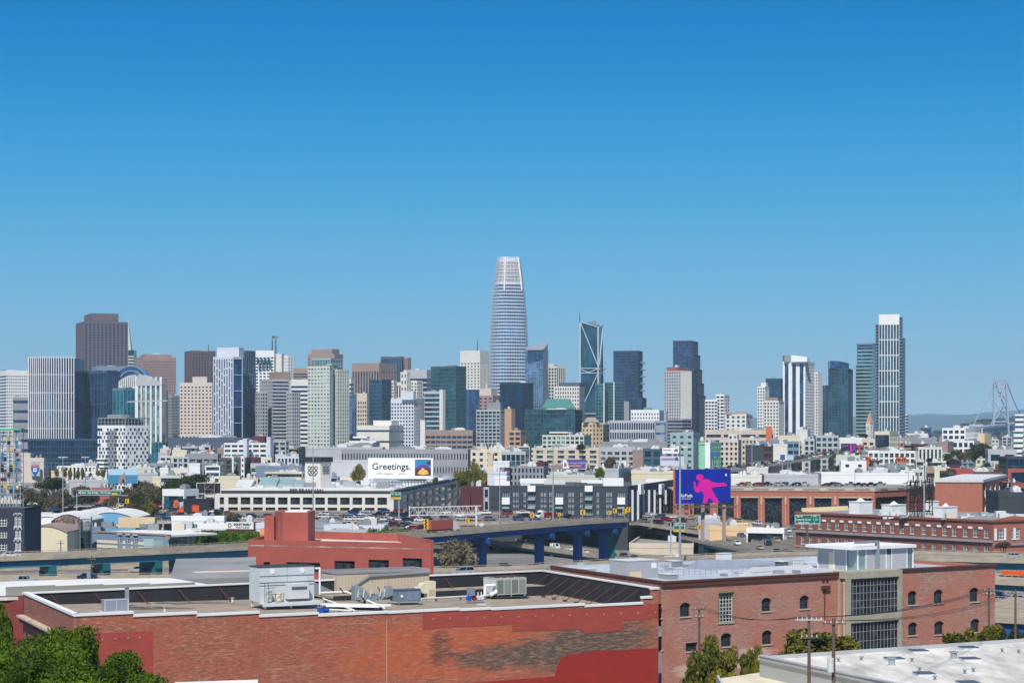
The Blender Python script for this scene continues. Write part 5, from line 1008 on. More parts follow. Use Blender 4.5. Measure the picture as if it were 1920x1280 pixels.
for px in range(694, 812, 6): a = P(px, 897, 961); m.bar((a.x, a.y, 28), (a.x, a.y, a.z), .25); b = P(px + 6, 905, 961); m.bar(a, b, .2)
a, b = P(694, 904, 961), P(810, 904, 961); m.bar(a, b, .4); m.bar(P(700, 899, 958), P(800, 899, 958), .3, 1.4); m.bw('truss', 'steel', th)
# pink figure billboard
th, pl, z0, z1 = board('billboard', 'large royal blue billboard with a pink silhouette of a dancing person', 1266, 1370, 880, 944, 640, 'royal', 12)
pl2 = pl
fig = [(1317, 943), (1320, 930), (1318, 923), (1314, 920), (1309, 924), (1304, 922), (1301, 915), (1300, 903), (1303, 902), (1305, 912), (1308, 913), (1309, 906), (1313, 901), (1318, 899), (1323, 897), (1328, 898), (1335, 903), (1345, 905), (1354, 905), (1357, 903), (1358, 906), (1363, 907), (1363, 911), (1354, 911), (1345, 912), (1334, 914), (1336, 920), (1342, 930), (1349, 942), (1338, 942), (1334, 936), (1330, 933), (1327, 936), (1326, 943)]
flat(th, pl, fig, 'magenta', .03, 'silhouette')
cxh, cyh = 1312, 895
flat(th, pl, [(cxh + 7 * math.cos(t * math.pi / 8), cyh + 6.6 * math.sin(t * math.pi / 8)) for t in range(16)][::-1], 'magenta', .05, 'silhouette')
flat(th, pl, [(1359, 890), (1361, 886.5), (1362.3, 888.5), (1363, 890), (1362, 892), (1360, 892)], 'pure_white', .05, 'emblem')
text('AirPods', 1.55, 'pure_white', th, pl.pt(pl.u(1286.5), zp(929, 642), .1), (pl.U.x, pl.U.y, 0), bold=.02); text('with Spatial Audio', .5, 'pure_white', th, pl.pt(pl.u(1286.5), zp(934.5, 642), .1), (pl.U.x, pl.U.y, 0))
m = MB(); pbox(m, pl, -.35, -.02, -.6, .05, z0, z1); m.bw('side_trim', 'orange', th)
posts(th, (1318, 1358), 646, 946, 20, 'taupe', 1.1); m = MB(); m.bar(P(1262, 950, 640), P(1380, 950, 648), 1.4, .35); m.bar(P(1262, 948, 640), P(1380, 947, 648), .12); m.bw('catwalk', 'wood', th)
# other boards
th, pl, z0, z1 = board('billboard', 'purple billboard with a white slanted corner and yellow strip lettering', 1054, 1098, 861, 878, 1140, M('violet', (92, 66, 168), var=.04)); flat(th, pl, [(1055, 877.5), (1068, 877.5), (1062, 861.5), (1055, 861.5)], 'pure_white'); flat(th, pl, [(1057, 874), (1063, 874), (1061, 866), (1058, 867)], 'redcap', .08)
text('Need an expert? By Friday', 1.35, 'pure_white', th, pl.pt(pl.u(1081), zp(867.5, 1140), .1), (1, 0, 0)); text('AVAILABLE', 1.6, 'yellow', th, pl.pt(pl.u(1078), zp(873, 1140), .1), (1, 0, 0), bold=.05); posts(th, (1066, 1088), 1141, 878, 10)
th, pl, z0, z1 = board('billboard', 'upper white billboard with a small brown picture above a larger white one', 1242, 1273, 839, 850, 1150, 'pure_white'); flat(th, pl, [(1264, 846), (1271, 846), (1270, 841), (1265, 842)], 'wood'); flat(th, pl, [(1244, 844), (1259, 844), (1259, 842.6), (1244, 842.6)], 'grey'); posts(th, (1250, 1268), 1151, 850, 10)
th, pl, z0, z1 = board('billboard', 'lower white billboard with violet lettering strip below the smaller white one', 1238, 1282, 855, 873, 1145, 'lavwhite'); flat(th, pl, [(1240, 862.5), (1266, 862.5), (1266, 858.5), (1240, 858.5)], M('lilac', (150, 138, 178), var=.05)); flat(th, pl, [(1266, 864), (1273, 862), (1270, 856), (1266, 857)], 'slate', .07); posts(th, (1246, 1274), 1146, 873, 10)
th, pl, z0, z1 = board('billboard', 'small blue billboard left of the pink white flats', 1332, 1349, 847, 856, 1350, 'gl_brt'); posts(th, (1336, 1345), 1351, 856, 10)
th, pl, z0, z1 = board('billboard', 'near-black billboard with pink figures at the end of the far skyway', 1577, 1606, 831, 847, 1430, M('ink2', (38, 36, 66), var=.05)); flat(th, pl, [(1594, 846), (1598, 846), (1597, 833), (1594, 832)], 'magenta'); flat(th, pl, [(1599, 843), (1605, 846), (1604, 833), (1600, 832)], 'violet'); flat(th, pl, [(1579.5, 836), (1590, 836), (1590, 834.8), (1579.5, 834.8)], 'lilac', .08); posts(th, (1582, 1600), 1431, 847, 10)
th, pl, z0, z1 = board('billboard', 'billboard of two seated people in front of a blue sea', 203, 258, 879, 906, 1000, M('seasky', (178, 212, 232), var=.04)); flat(th, pl, [(203.4, 905.6), (257.6, 905.6), (257.6, 890), (203.4, 890)], M('seablue', (62, 140, 178), var=.08)); flat(th, pl, [(222, 905), (224, 895), (228, 891), (231, 888), (233, 884), (235, 889), (233, 893), (236, 897), (236, 905)], 'pink', .08); flat(th, pl, [(228, 905), (230, 897), (233, 898), (234, 905)], 'maroon', .12); posts(th, (212, 248), 1001, 906, 10)
th, pl, z0, z1 = board('billboard', 'small pale blue billboard beside the far skyway', 1476, 1488, 853, 862, 1290, 'seasky'); posts(th, (1482,), 1291, 862, 10)
th, pl, z0, z1 = board('billboard', 'small bright blue billboard beside the pale blue one at the far skyway', 1463, 1472, 852, 862, 1280, 'gl_brt'); posts(th, (1467,), 1281, 862, 10)
# black billboard back on lattice
th = thing('billboard', 'black-backed billboard with a white frame on a lattice mast left of the arcade', 'billboard', P(392, 960, 905)); m = MB(); a, b = P(369, 925, 905), P(414, 905, 905); m.box(a.x, b.x, 904.8, 905.4, a.z, b.z); m.bw('panel', 'tarry', th)
m = MB(); m.bar((a.x, 904.6, a.z), (a.x, 904.6, b.z), .3); m.bar((b.x, 904.6, a.z), (b.x, 904.6, b.z), .3); m.bar((a.x, 904.6, b.z), (b.x, 904.6, b.z), .3); m.bar((a.x, 904.6, a.z), (b.x, 904.6, a.z), .3); m.bw('frame', 'offwhite', th)
m = MB()
for k in range(7): z = 8 + k * 3.6; x0_, x1_ = P(384, 0, 903).x, P(402, 0, 903).x; m.bar((x0_, 903, z), (x1_, 903, z), .2); m.bar((x0_, 903, z), (x1_, 903, z + 3.6), .15); m.bar((x0_, 903, z), (x0_, 903, z + 3.6), .25); m.bar((x1_, 903, z), (x1_, 903, z + 3.6), .25)
m.bw('lattice', 'taupe', th)
# scaffold tower at left edge
th = thing('scaffold_tower', 'tall scaffold sign tower with torn panels cut by the left edge', 'scaffold', P(15, 960, 650)); m = MB(); pn = MB(); rr = random.Random(5)
X0, X1 = P(-12, 0, 650).x, P(38, 0, 650).x; Zt, Zb = zp(806, 650), zp(967, 650)
for i in range(5):
    x = X0 + (X1 - X0) * i / 4
    for y in (650, 654): m.bar((x, y, Zb - 14), (x, y, Zt), .22)
for k in range(13):
    z = Zt - k * (Zt - zp(925, 650)) / 12
    for y in (650, 654): m.bar((X0, y, z), (X1, y, z), .16)
    m.bar((X1, 650, z), (X1, 654, z), .16)
for k in range(4):
    m.bar((X0 + k * 2, 650, zp(960, 650)), (X0 + 3 + k * 2, 650, zp(925, 650)), .14); m.bar((X1 - k * 2, 651, zp(965, 650)), (X1 - 3 - k * 2, 651, zp(900, 650)), .14)
m.bw('frame', 'steel', th)
pm = ['lgrey', 'pure_white', 'pic_dark', 'black', 'seablue', 'offwhite', 'yellow', 'lgrey', 'lgrey', 'tarry']; zt_, zb_ = zp(818, 650), zp(925, 650)
m = MB()
for i in range(9):
    for j in range(14):
        if rr.random() < .62: w_ = (X1 - X0) / 9; h_ = (zt_ - zb_) / 14; m.box(X0 + i * w_, X0 + (i + 1) * w_, 651.5, 651.7, zb_ + j * h_, zb_ + (j + 1) * h_, rr.randrange(len(pm)))
m.bw('torn_panels', pm, th)
m = MB(); m.box(X0, X1 + .3, 649.7, 654.3, Zt, Zt + .5); m.bw('top_walkway', M('netgreen', (90, 190, 130), var=.05), th)
# shield wall
th = T('office_block', 'pink beige block with a large red and blue highway shield painted on it', 57, 82, 86, 858, 1120, 12, 'pinkbeige', 'gl_dark', 'none', None, cat='building', units=1)
pl = pxw(57, 1120.6, 82, 1115.2)
sh = [(66, 891), (61.5, 884), (59.5, 878), (59.5, 871), (74, 871), (74, 878), (72, 885), (67, 892)]
flat(th, pl, [(58.5, 892), (75.5, 892), (75.5, 866), (58.5, 866)], 'lgrey', .3, 'mural_ground'); flat(th, pl, [(66.5, 893), (61, 885), (59.3, 878), (59.3, 875.5), (74.5, 875.5), (74.5, 878), (72.8, 885)], 'shield_blue' if 0 else M('shield_blue', (30, 96, 180), var=.05), .4, 'shield'); flat(th, pl, [(59.3, 874.5), (74.5, 874.5), (73, 870.5), (61, 870.5)], M('shield_red', (196, 70, 66), var=.05), .4, 'shield_top')
text('80', 3.1, 'pure_white', th, pl.pt(pl.u(66.8), zp(881, 1118), .5), (pl.U.x, pl.U.y, 0), bold=.05); text('INTERSTATE', .75, 'pure_white', th, pl.pt(pl.u(66.8), zp(872.6, 1118), .5), (pl.U.x, pl.U.y, 0))
# ================================================================ TREES
def leafmat(key, a, b):
    if key in MATS: return MATS[key]
    m = bpy.data.materials.new(key); t, bs = nodes(m); L = t.links
    tc = t.nodes.new('ShaderNodeTexCoord'); n = t.nodes.new('ShaderNodeTexNoise'); n.inputs['Scale'].default_value = 1.1; n.inputs['Detail'].default_value = 5
    r_ = t.nodes.new('ShaderNodeValToRGB'); r_.color_ramp.elements[0].position = .35; r_.color_ramp.elements[1].position = .65
    r_.color_ramp.elements[0].color = col(a, 1); r_.color_ramp.elements[1].color = col(b, 1)
    L.new(tc.outputs['Object'], n.inputs['Vector']); L.new(n.outputs['Fac'], r_.inputs[0]); L.new(r_.outputs[0], bs.inputs['Base Color'])
    bs.inputs['Roughness'].default_value = .8; bs.inputs['Specular IOR Level'].default_value = .2; MATS[key] = m; return m
leafmat('leaf_green', (32, 56, 6), (94, 118, 18)); leafmat('leaf_dark', (34, 46, 26), (62, 76, 38)); leafmat('leaf_brown', (70, 62, 50), (104, 94, 70))
leafmat('leaf_olive', (56, 70, 22), (136, 124, 42)); leafmat('leaf_hedge', (48, 82, 16), (94, 124, 28)); leafmat('leaf_grey', (74, 70, 56), (122, 114, 92)); M('bark', (96, 82, 70), var=.2, scale=2)
def crown_mesh(key, mat, clumps, leaf, nleaf, seed, flat_=.8):
    """leaf-sized faces scattered over overlapping clumps; clumps: (x, y, z, r) in a crown of unit size"""
    rr = random.Random(seed); m = MB()
    for (cx, cy, cz, cr) in clumps:
        n = int(nleaf * cr * cr)
        for i in range(n):
            u = rr.uniform(-1, 1); t = rr.uniform(0, 2 * math.pi); q = math.sqrt(1 - u * u); d = Vector((q * math.cos(t), q * math.sin(t), u))
            rad = cr * (1 - .35 * rr.random() ** 2 + rr.gauss(0, .05)) * (1 + .16 * math.sin(5 * t + cx * 9) * q); c = Vector((cx, cy, cz)) + Vector((d.x * rad, d.y * rad, d.z * rad * flat_))
            a = Vector((rr.gauss(0, 1), rr.gauss(0, 1), rr.gauss(0, 1))).normalized(); a = (a + d * .6).normalized(); b = a.orthogonal().normalized(); e = a.cross(b); s = leaf * rr.uniform(.6, 1.4)
            an = rr.uniform(0, 6.28); b, e = b * math.cos(an) + e * math.sin(an), e * math.cos(an) - b * math.sin(an)
            m.add([c - b * s, c - e * s * .6, c + b * s, c + e * s * .6], [(0, 1, 2, 3)])
        k = 7; base = len(m.v); rr2 = cr * .58; vs = []; fs = []
        for j in range(5):
            ph = math.pi * (j + .5) / 5
            for i in range(k): th_ = 2 * math.pi * i / k; g = rr.uniform(.8, 1.1); vs.append((cx + rr2 * g * math.sin(ph) * math.cos(th_), cy + rr2 * g * math.sin(ph) * math.sin(th_), cz + rr2 * g * math.cos(ph) * flat_))
        for j in range(4):
            for i in range(k): fs.append((j * k + i, j * k + (i + 1) % k, (j + 1) * k + (i + 1) % k, (j + 1) * k + i))
        m.add(vs, fs + [tuple(range(k)), tuple(range(5 * k - 1, 4 * k - 1, -1))])
    o = m.build('crown', mat); me = o.data; bpy.data.objects.remove(o); return me
def rclumps(n, seed, w_=1, h=.75):
    rr = random.Random(seed); o = [(0, 0, h * .5, .55)]
    for i in range(n): t = rr.uniform(0, 6.28); q = rr.uniform(.25, .68) * w_; o.append((q * math.cos(t), q * math.sin(t), rr.uniform(.15, .95) * h, rr.uniform(.2, .4)))
    return o
CR = {}
def crown(kind, v=0):
    k = (kind, v)
    if k not in CR: CR[k] = crown_mesh(k, 'leaf_' + kind, rclumps(13, 40 + v * 7 + len(kind)), .05, 2600 if v < 5 else 9000, v + 3)
    return CR[k]
trunk_me = None
def tree(label, px, pytop, D, wpx, kind='dark', v=0, group=None, name='tree', hscale=1.0, hpx=None, cat='tree'):
    """crown wpx wide whose top reaches pytop"""
    global trunk_me
    x = (px - CX) * D / F; R_ = wpx * D / F / 2; zt = zp(pytop, D); zg = ground(D); H = (hpx or wpx * .8) * D / F; zc = zt - H
    t = thing(name, label, cat, (x, D, min(zg, zc - .5)), 0, group)
    o = link(crown(kind, v), 'crown', t, (0, 0, zc - t.location.z)); o.scale = (R_, R_, H / .98); o.rotation_euler = (0, 0, rnd.uniform(0, 6))
    m = MB(); hh = zc + H * .35 - t.location.z; rw = max(.15, R_ * .07); m.tube((0, 0, -.5), (0.1 * R_, 0, hh), rw * 1.3, rw * .6)
    for k in range(4): a = k * 1.6 + .4; m.tube((0.07 * R_, 0, hh * .72), (math.cos(a) * R_ * .45, math.sin(a) * R_ * .45, hh + H * .1), rw * .55, rw * .2, 6)
    m.build('trunk', 'bark', t); return t
L3 = [('dark green domed tree right of the shield building', 98, 893, 1000, 76, 'dark', 0, 24), ('dark dome of a tree behind the white mural building', 352, 888, 1020, 84, 'dark', 1, 36),
 ('tall dark tree left of the white mural building', 283, 898, 960, 62, 'brown', 1, 52), ('tree behind the green sign gantry post', 245, 908, 930, 50, 'brown', 2, 48), ('bushy green tree in front of the mural building left edge', 277, 937, 760, 38, 'olive', 2, 38),
 ('brown green tree under the shield building', 70, 912, 930, 54, 'brown', 0, 42), ('brownish tree left of the seaside billboard', 160, 906, 960, 62, 'brown', 2, 44), ('grey brown tree between gantry and shield', 118, 914, 900, 64, 'brown', 1, 46),
 ('green tree under the seaside billboard', 258, 896, 1010, 30, 'dark', 2, 24), ('bushy brown shrub before the arcade building', 432, 958, 770, 44, 'grey', 0, 26), ('small dark shrub left of the brown one before the arcade', 410, 954, 775, 18, 'dark', 1, 22),
 ('large grey brown tree between red building and first blue column', 853, 1011, 520, 92, 'grey', 1, 62), ('spiky tall tree at the left end of the white billboard', 671, 866, 1000, 32, 'olive', 0, 32),
 ('tall conifer-like tree behind the maroon wall', 893, 860, 1010, 30, 'olive', 1, 50), ('broad olive tree left of the tall one behind the maroon wall', 868, 878, 990, 46, 'olive', 2, 34), ('olive tree right of the tall one behind the maroon wall', 906, 876, 1005, 34, 'olive', 0, 34),
 ('small olive tree at the right end of the white billboard', 815, 893, 985, 16, 'brown', 1, 14), ('dark tree by the windowless grey stone block', 1144, 853, 1120, 26, 'brown', 2, 26), ('round green tree left of the two-window shed', 1124, 873, 1000, 22, 'hedge', 0, 20),
 ('dark trees on the roof garden of the balconied flats', 1090, 831, 1290, 24, 'dark', 0, 12), ('dark green tree mass below the white warehouse', 1785, 843, 1300, 40, 'dark', 1, 24), ('dark green tree right of the colour-striped flats', 1812, 842, 1280, 34, 'brown', 0, 22),
 ('large dark green tree crown below the bridge', 1845, 828, 1330, 46, 'dark', 2, 30), ('broad dark crown left of the large one below the bridge', 1833, 832, 1310, 60, 'dark', 1, 28), ('small tree before the grey concrete office', 1850, 866, 1080, 24, 'dark', 0, 20), ('second small tree before the grey concrete office', 1874, 868, 1060, 20, 'olive', 1, 16),
 ('dark narrow tree left of the house-like block', 1570, 870, 1150, 12, 'dark', 0, 20), ('dark tree at the middle of the far white sheds', 1546, 876, 1140, 18, 'dark', 2, 18), ('blackish tree beside the far skyway', 1433, 867, 1150, 18, 'brown', 1, 16),
 ('green bush behind the far skyway end', 1620, 812, 1700, 22, 'dark', 0, 10), ('dark shrubs at the end of the sloping ramp', 1480, 1028, 600, 64, 'brown', 0, 20), ('shrub strip on the deck by the brick corner', 1880, 1015, 520, 40, 'brown', 1, 10)]
for lab, px, py, D, wpx, kd, v, hpx in L3: tree(lab, px, py, D, wpx, kd, v, hpx=hpx)
for i, (px, D) in enumerate(((372, 640), (392, 632), (414, 630), (437, 628), (462, 626), (486, 624), (706, 640), (728, 640), (750, 640))):
    tree('clipped bright green street tree in the row %s' % ('below the family ventures sign' if px < 500 else 'behind the red painted building'), px, 991 if px < 500 else 986, D, 46, 'hedge', i % 3, 'clipped trees %s' % ('left' if px < 500 else 'behind the red building'), hpx=34)
rr = random.Random(9)
for i in range(9): tree('small palm-like tree among the low roofs left of the seaside billboard', 92 + i * 13 + rr.uniform(-3, 3), rr.uniform(876, 884), 1080, rr.uniform(9, 14), 'olive', i % 3, 'small palms left of the seaside billboard', hpx=16)
for i in range(9): tree('small dark street tree among the roofs on the right', 1560 + i * 38 + rr.uniform(-8, 8), rr.uniform(838, 862), 1300 - i * 12, rr.uniform(12, 20), rr.choice(['dark', 'olive', 'brown']), i % 3, 'street trees on the right', hpx=10)
for i, (px, py, w_) in enumerate(((46, 905, 40), (62, 930, 44), (88, 925, 40), (104, 934, 44), (136, 930, 46), (182, 938, 40), (228, 915, 44), (262, 925, 40), (300, 925, 44), (296, 905, 50), (322, 900, 50), (208, 930, 34), (240, 936, 30))): tree('dark brownish tree in the belt along the left traffic', px, py, 930 - i * 2, w_ + 8, ('brown', 'dark', 'brown')[i % 3], i % 3, 'belt of dark trees along the left traffic', hpx=40)
# low buildings at left behind the trees
for nm, lab, a, b, c, y, D, w_, k_ in (('low_building', 'long white ribbed wall below the dark glass podium', 107, 180, 184, 873, 1200, 'offwhite', dict(cap=1)), ('low_building', 'white gabled roof left of the seaside billboard', 158, 200, 204, 884, 1090, 'pure_white', dict(cap=9)),
  ('low_building', 'grey long shed under the palms', 130, 202, 206, 899, 1040, 'lgrey', dict(cap=9)), ('low_building', 'terracotta low wall behind the gantry', 172, 206, 210, 914, 990, 'redcap', dict(cap=2)), ('low_building', 'small beige house roofs left of the palms', 96, 128, 132, 882, 1120, 'pinkbeige', dict(cap=9)),
  ('low_building', 'grey flat roof left of the dark dome tree', 258, 296, 300, 886, 1110, 'lgrey', dict(cap=9)), ('low_building', 'cream low block with two dark windows right of the seaside billboard', 286, 322, 326, 893, 1060, 'cream', dict(cap=9)), ('low_building', 'grey low wall below the shield building', 40, 150, 155, 905, 1060, 'grey', dict(cap=9)),
  ('low_building', 'grey stub building left of the chequered building foot', 160, 182, 186, 868, 1350, 'lgrey', dict(cap=9)), ('low_building', 'pale shed in the haze right of the checkered building', 240, 290, 296, 876, 1200, 'greenwhite', dict(cap=9))):
    T(nm, lab, a, b, c, y, D, 6, w_, 'gl_dark', (3, 2.4, 0, .5) if 'ribbed' in lab else 'none', None, cat='building', units=4, roof='roof_white', **k_)
# ================================================================ NEAR MIDDLE BUILDINGS
def condo():
    th = thing('condominium', 'charcoal clad condominium with slim white-framed windows and white bay boxes', 'building', P(1050, 1000, 850)); D = 850
    pl = pxw(917, D, 1177, D - 10); pr = pxw(1177, D - 10, 1264, 960); gz = 5; top = zp(912, D)
    def sq(x0, x1, y0, y1, q=pl): a, b = q.u(x0), q.u(x1); Dm = q.A.y + q.U.y * (a + b) / 2; return (a, b, zp(y1, Dm), zp(y0, Dm))
    slots = [(962, 2), (982, 1), (1014, 2), (1030, 1), (1066, 2), (1088, 1), (1119, 1), (1137, 2)]; H = []; B = []
    for x, n in slots:
        for k in range(n):
            for y in (921.5, 932, 944, 955, 966): H.append(sq(x + k * 6.2, x + k * 6.2 + 3.8, y, y + 8.5))
    for x in (943, 991, 1043, 1098, 1159):
        for j, y in enumerate((921.5, 937.5, 953.5)): B.append(sq(x, x + 12.5, y, y + 11.5))
    m = MB(); holes_wall(m, pl, 0, pl.L, gz, top, H + B, .5); m.bw('front_wall', 'charcoal', th)
    for h in H: window(th, pl, *h, 1, 2, 'lavwhite', 'gl_resi', .2, .12)
    for h in B: window(th, pl, *h, 3, 1, 'lavwhite', 'gl_resi', .45, .12)
    for k, x in enumerate((942, 990, 1042, 1097, 1158)):
        m = MB(); a, b, c, d = sq(x, x + 14.5, 910 + (0 if k % 2 else 22), 921 + (0 if k % 2 else 24)); pbox(m, pl, a, b, 0, 1.1, c, d); m.bw('bay_box', 'pure_white', th)
        for y in (933.5, 949.5): m = MB(); a, b, c, d = sq(x, x + 13.5, y, y + 3.6); pbox(m, pl, a, b, 0, .9, c, d); m.bw('balcony', 'glassroof', th)
    m = MB(); 
    for y in (935, 951, 967): a, b, c, d = sq(917, 1177, y, y + .6); pbox(m, pl, a, b, 0, .05, c, d)
    m.bw('joint_line', 'tarry', th)
    HR = []
    for k in range(13):
        x = 1181 + k * 6.3
        for y in (922, 935, 948, 961): HR.append(sq(x, x + 3.4, y, y + 9.5, pr))
    m = MB(); holes_wall(m, pr, 0, pr.L, gz, top, HR, .5); m.bw('side_wall', 'charcoal', th)
    for h in HR: window(th, pr, *h, 1, 2, 'lavwhite', 'gl_resi', .25, .12)
    for k in range(8):
        x = 1184 + k * 10.4; m = MB(); u = pr.u(x); Dm = pr.A.y + pr.U.y * u; pbox(m, pr, u, u + .5, 0, .9, zp(976, Dm), zp(918, Dm)); m.bw('fin', 'lavwhite', th)
    for x in (1196, 1235): m = MB(); a, b, c, d = sq(x, x + 6, 907, 926, pr); pbox(m, pr, a, b, 0, 1.3, c, d); m.bw('bay_box', 'pure_white', th)
    A, B_, C = pl.pt(0, 0), pl.pt(pl.L, 0), pr.pt(pr.L, 0); m = MB(); m.prism([(A.x, A.y + .02), (B_.x, B_.y + .02), (C.x - .05, C.y + .05), (A.x + 20, 965)], top - 1.0, top - .8); m.bw('roof', 'roof_dark', th)
    m = MB(); pbox(m, pl, 0, pl.L, -.4, .06, top, top + .5); pbox(m, pr, 0, pr.L, -.4, .06, top, top + .5); m.bw('parapet', 'charcoal', th)
    r2 = random.Random(4)
    for px, yt, Dd, wpx in ((945, 902, 870, 22), (985, 905, 900, 18), (1150, 896, 880, 38), (1090, 905, 900, 22), (1040, 900, 920, 40), (1200, 903, 905, 30), (1000, 897, 935, 50), (1120, 900, 940, 60), (1230, 898, 945, 40)):
        x0, x1 = P(px - wpx / 2, 0, Dd).x, P(px + wpx / 2, 0, Dd).x; m = MB(); m.box(x0, x1, Dd, Dd + 5, top - .8, zp(yt, Dd)); m.bw('roof_unit', r2.choice(['pure_white', 'unit_light', 'roof_dark']), th)
    T('office_building', 'maroon metal wall building between the white arcade building and the charcoal condominium', 863, 906, 917, 911, 870, 8, 'maroon', 'gl_dark', 'none', None, cat='building', units=2, more=[('window_bay', 907, 917, 918, 913, 862, 3, 'lgrey', 'gl_black', (5.4, 6, .35, .2), dict(cap=1, units=0)), ('window_column', 867, 881, 882, 925, 869, 8, 'maroon', 'gl_green', (9, 2.5, .4, .4), dict(cap=30, units=0, yb=960))])
condo()
# long brick bay building
M('brickred', (178, 110, 90), var=.12, scale=.6, str_=(1, 1, 4)); M('brickdark', (142, 86, 72), var=.14, scale=.8, str_=(1, 1, 4)); M('stone', (200, 184, 162), var=.1, scale=.5)
def bays():
    th = thing('warehouse', 'long red brick building with giant dark window bays and a stone cornice', 'building', P(1450, 1000, 900)); D = 905
    pl = pxw(1262, D, 1640, D - 10); p2 = pxw(1640, D - 10, 1704, 920); p3 = pxw(1704, 920, 1817, 1102); top = zp(920, 900); cor = zp(913.5, 900); gz = 5
    H = []
    for a, b in ((1301, 1331), (1346, 1376), (1389, 1421), (1434, 1466), (1480, 1512), (1527, 1559), (1573, 1606), (1616, 1634)): H.append((pl.u(a), pl.u(b), zp(990, 898), zp(933, 898)))
    m = MB(); holes_wall(m, pl, 0, pl.L, gz, top, H, 1.2); m.bw('front_wall', 'brickred', th)
    for h in H: window(th, pl, *h, 6, 7, 'tarry', 'gl_near', 1.0, .14); m = MB(); pbox(m, pl, h[0] - .3, h[1] + .3, -.1, .5, h[3], h[3] + .5); m.bw('lintel', 'stone', th)
    for h, g in zip(H, H[1:]):
        c = (h[1] + g[0]) / 2; m = MB(); pbox(m, pl, c - .35, c + .35, 0, .5, h[3] - 3.0, h[3] + .8); pbox(m, pl, c - .1, c + .1, 0, .15, gz, h[3] - 3); m.bw('bracket', 'stone', th)
    m = MB(); holes_wall(m, p2, 0, p2.L, gz, top, [(1, p2.L - 1, zp(960, 900), zp(931, 905))], .8); m.bw('corner_wall', 'brickred', th); window(th, p2, 1, p2.L - 1, zp(960, 900), zp(931, 905), 8, 6, 'tarry', 'gl_near', .7, .12)
    H3 = [(p3.L * (k + .2) / 8, p3.L * (k + .85) / 8, 8, zp(931, 905)) for k in range(8)]
    m = MB(); holes_wall(m, p3, 0, p3.L, gz, top, H3, .8); m.bw('side_wall', 'brickred', th)
    for h in H3: window(th, p3, *h, 4, 6, 'tarry', 'gl_near', .6, .12)
    for p_ in (pl, p2, p3):
        m = MB(); pbox(m, p_, -.2, p_.L + .2, -.6, .35, top, cor)
        m.bw('cornice', 'stone', th)
        n_ = max(1, int(p_.L / 11)); m = MB()
        for k in range(n_): u = p_.L * (k + .5) / n_; pbox(m, p_, u - 3.6, u + 3.6, .36, .5, top + .55, cor - .35)
        m.bw('slot_pattern', 'taupe', th)
    A, B, C, E_ = pl.pt(0, 0), p2.pt(0, 0), p3.pt(0, 0), p3.pt(p3.L, 0); m = MB(); m.prism([(A.x, A.y), (B.x, B.y), (C.x, C.y), (E_.x, E_.y), (A.x, 1000)], top + .1, top + .5); m.bw('roof', 'roof_grey', th)
    T('warehouse', 'slim brick grid annex left of the pink figure billboard posts', 1266, 1294, 1300, 921, 890, 3, 'brickred', 'gl_dark', (4, 3, .4, .45), None, cat='building', units=0, cap=2)
    T('warehouse', 'blank grey beige concrete wall right of the brick bay building', 1815, 1841, 1844, 903, 960, 4, 'greenwhite', 'gl_dark', 'none', None, cat='building', units=1, cap=2)
    th2 = thing('warehouse', 'orange brick building with a row of white oval niches near the right edge', 'building', P(1860, 960, 860)); q = pxw(1842, 850, 1886, 960); t2 = zp(904, 850)
    m = MB(); pbox(m, q, 0, q.L, -20, 0, 5, t2); m.bw('wall', 'brickred', th2); m = MB(); pbox(m, q, -.4, q.L + .4, -20.3, .4, t2, t2 + 1.2); m.bw('parapet', 'unit_light', th2)
    for k in range(5):
        for z in (t2 - 4.5, t2 - 12): m = MB(); u = q.L * (k + .5) / 5; pbox(m, q, u - 1.6, u + 1.6, 0, .3, z - 2, z + 1); pbox(m, q, u - .9, u + .9, .31, .4, z - 3.4, z + 2.2); m.bw('niche', 'pure_white', th2)
    th3 = thing('sign', 'black square sign with a white looped logo beside the white oval niches', 'sign', P(1889, 915, 800)); qs = pxw(1883, 800, 1895, 802); m = MB(); pbox(m, qs, 0, qs.L, -.4, 0, zp(915, 800), zp(904.5, 800)); m.bw('panel', 'black', th3)
    text('d', 1.6, 'pure_white', th3, qs.pt(qs.u(1889), zp(908.5, 800), .1), (1, 0, 0), bold=.05, sx=-1 if 0 else 1); flat(th3, qs, [(1886.5, 913.6), (1891.5, 913.6), (1891.5, 912.6), (1886.5, 912.6)], 'pure_white', .08); m = MB(); m.bar(P(1889, 915, 801), P(1889, 940, 801), .4); m.bw('post', 'tarry', th3)
    T('warehouse', 'dark green grey blank building with three slot windows at the right edge', 1873, 1935, 1960, 922, 760, 4, 'charcoal', 'gl_dark', 'none', None, cat='building', units=2, cap=2)
    T('warehouse', 'brick building with small arched niches at the right edge', 1884, 1914, 1925, 904, 830, 10, 'brickdark', 'gl_dark', (3.4, 2.4, .4, .5), None, cat='building', units=1, cap=2)
bays()
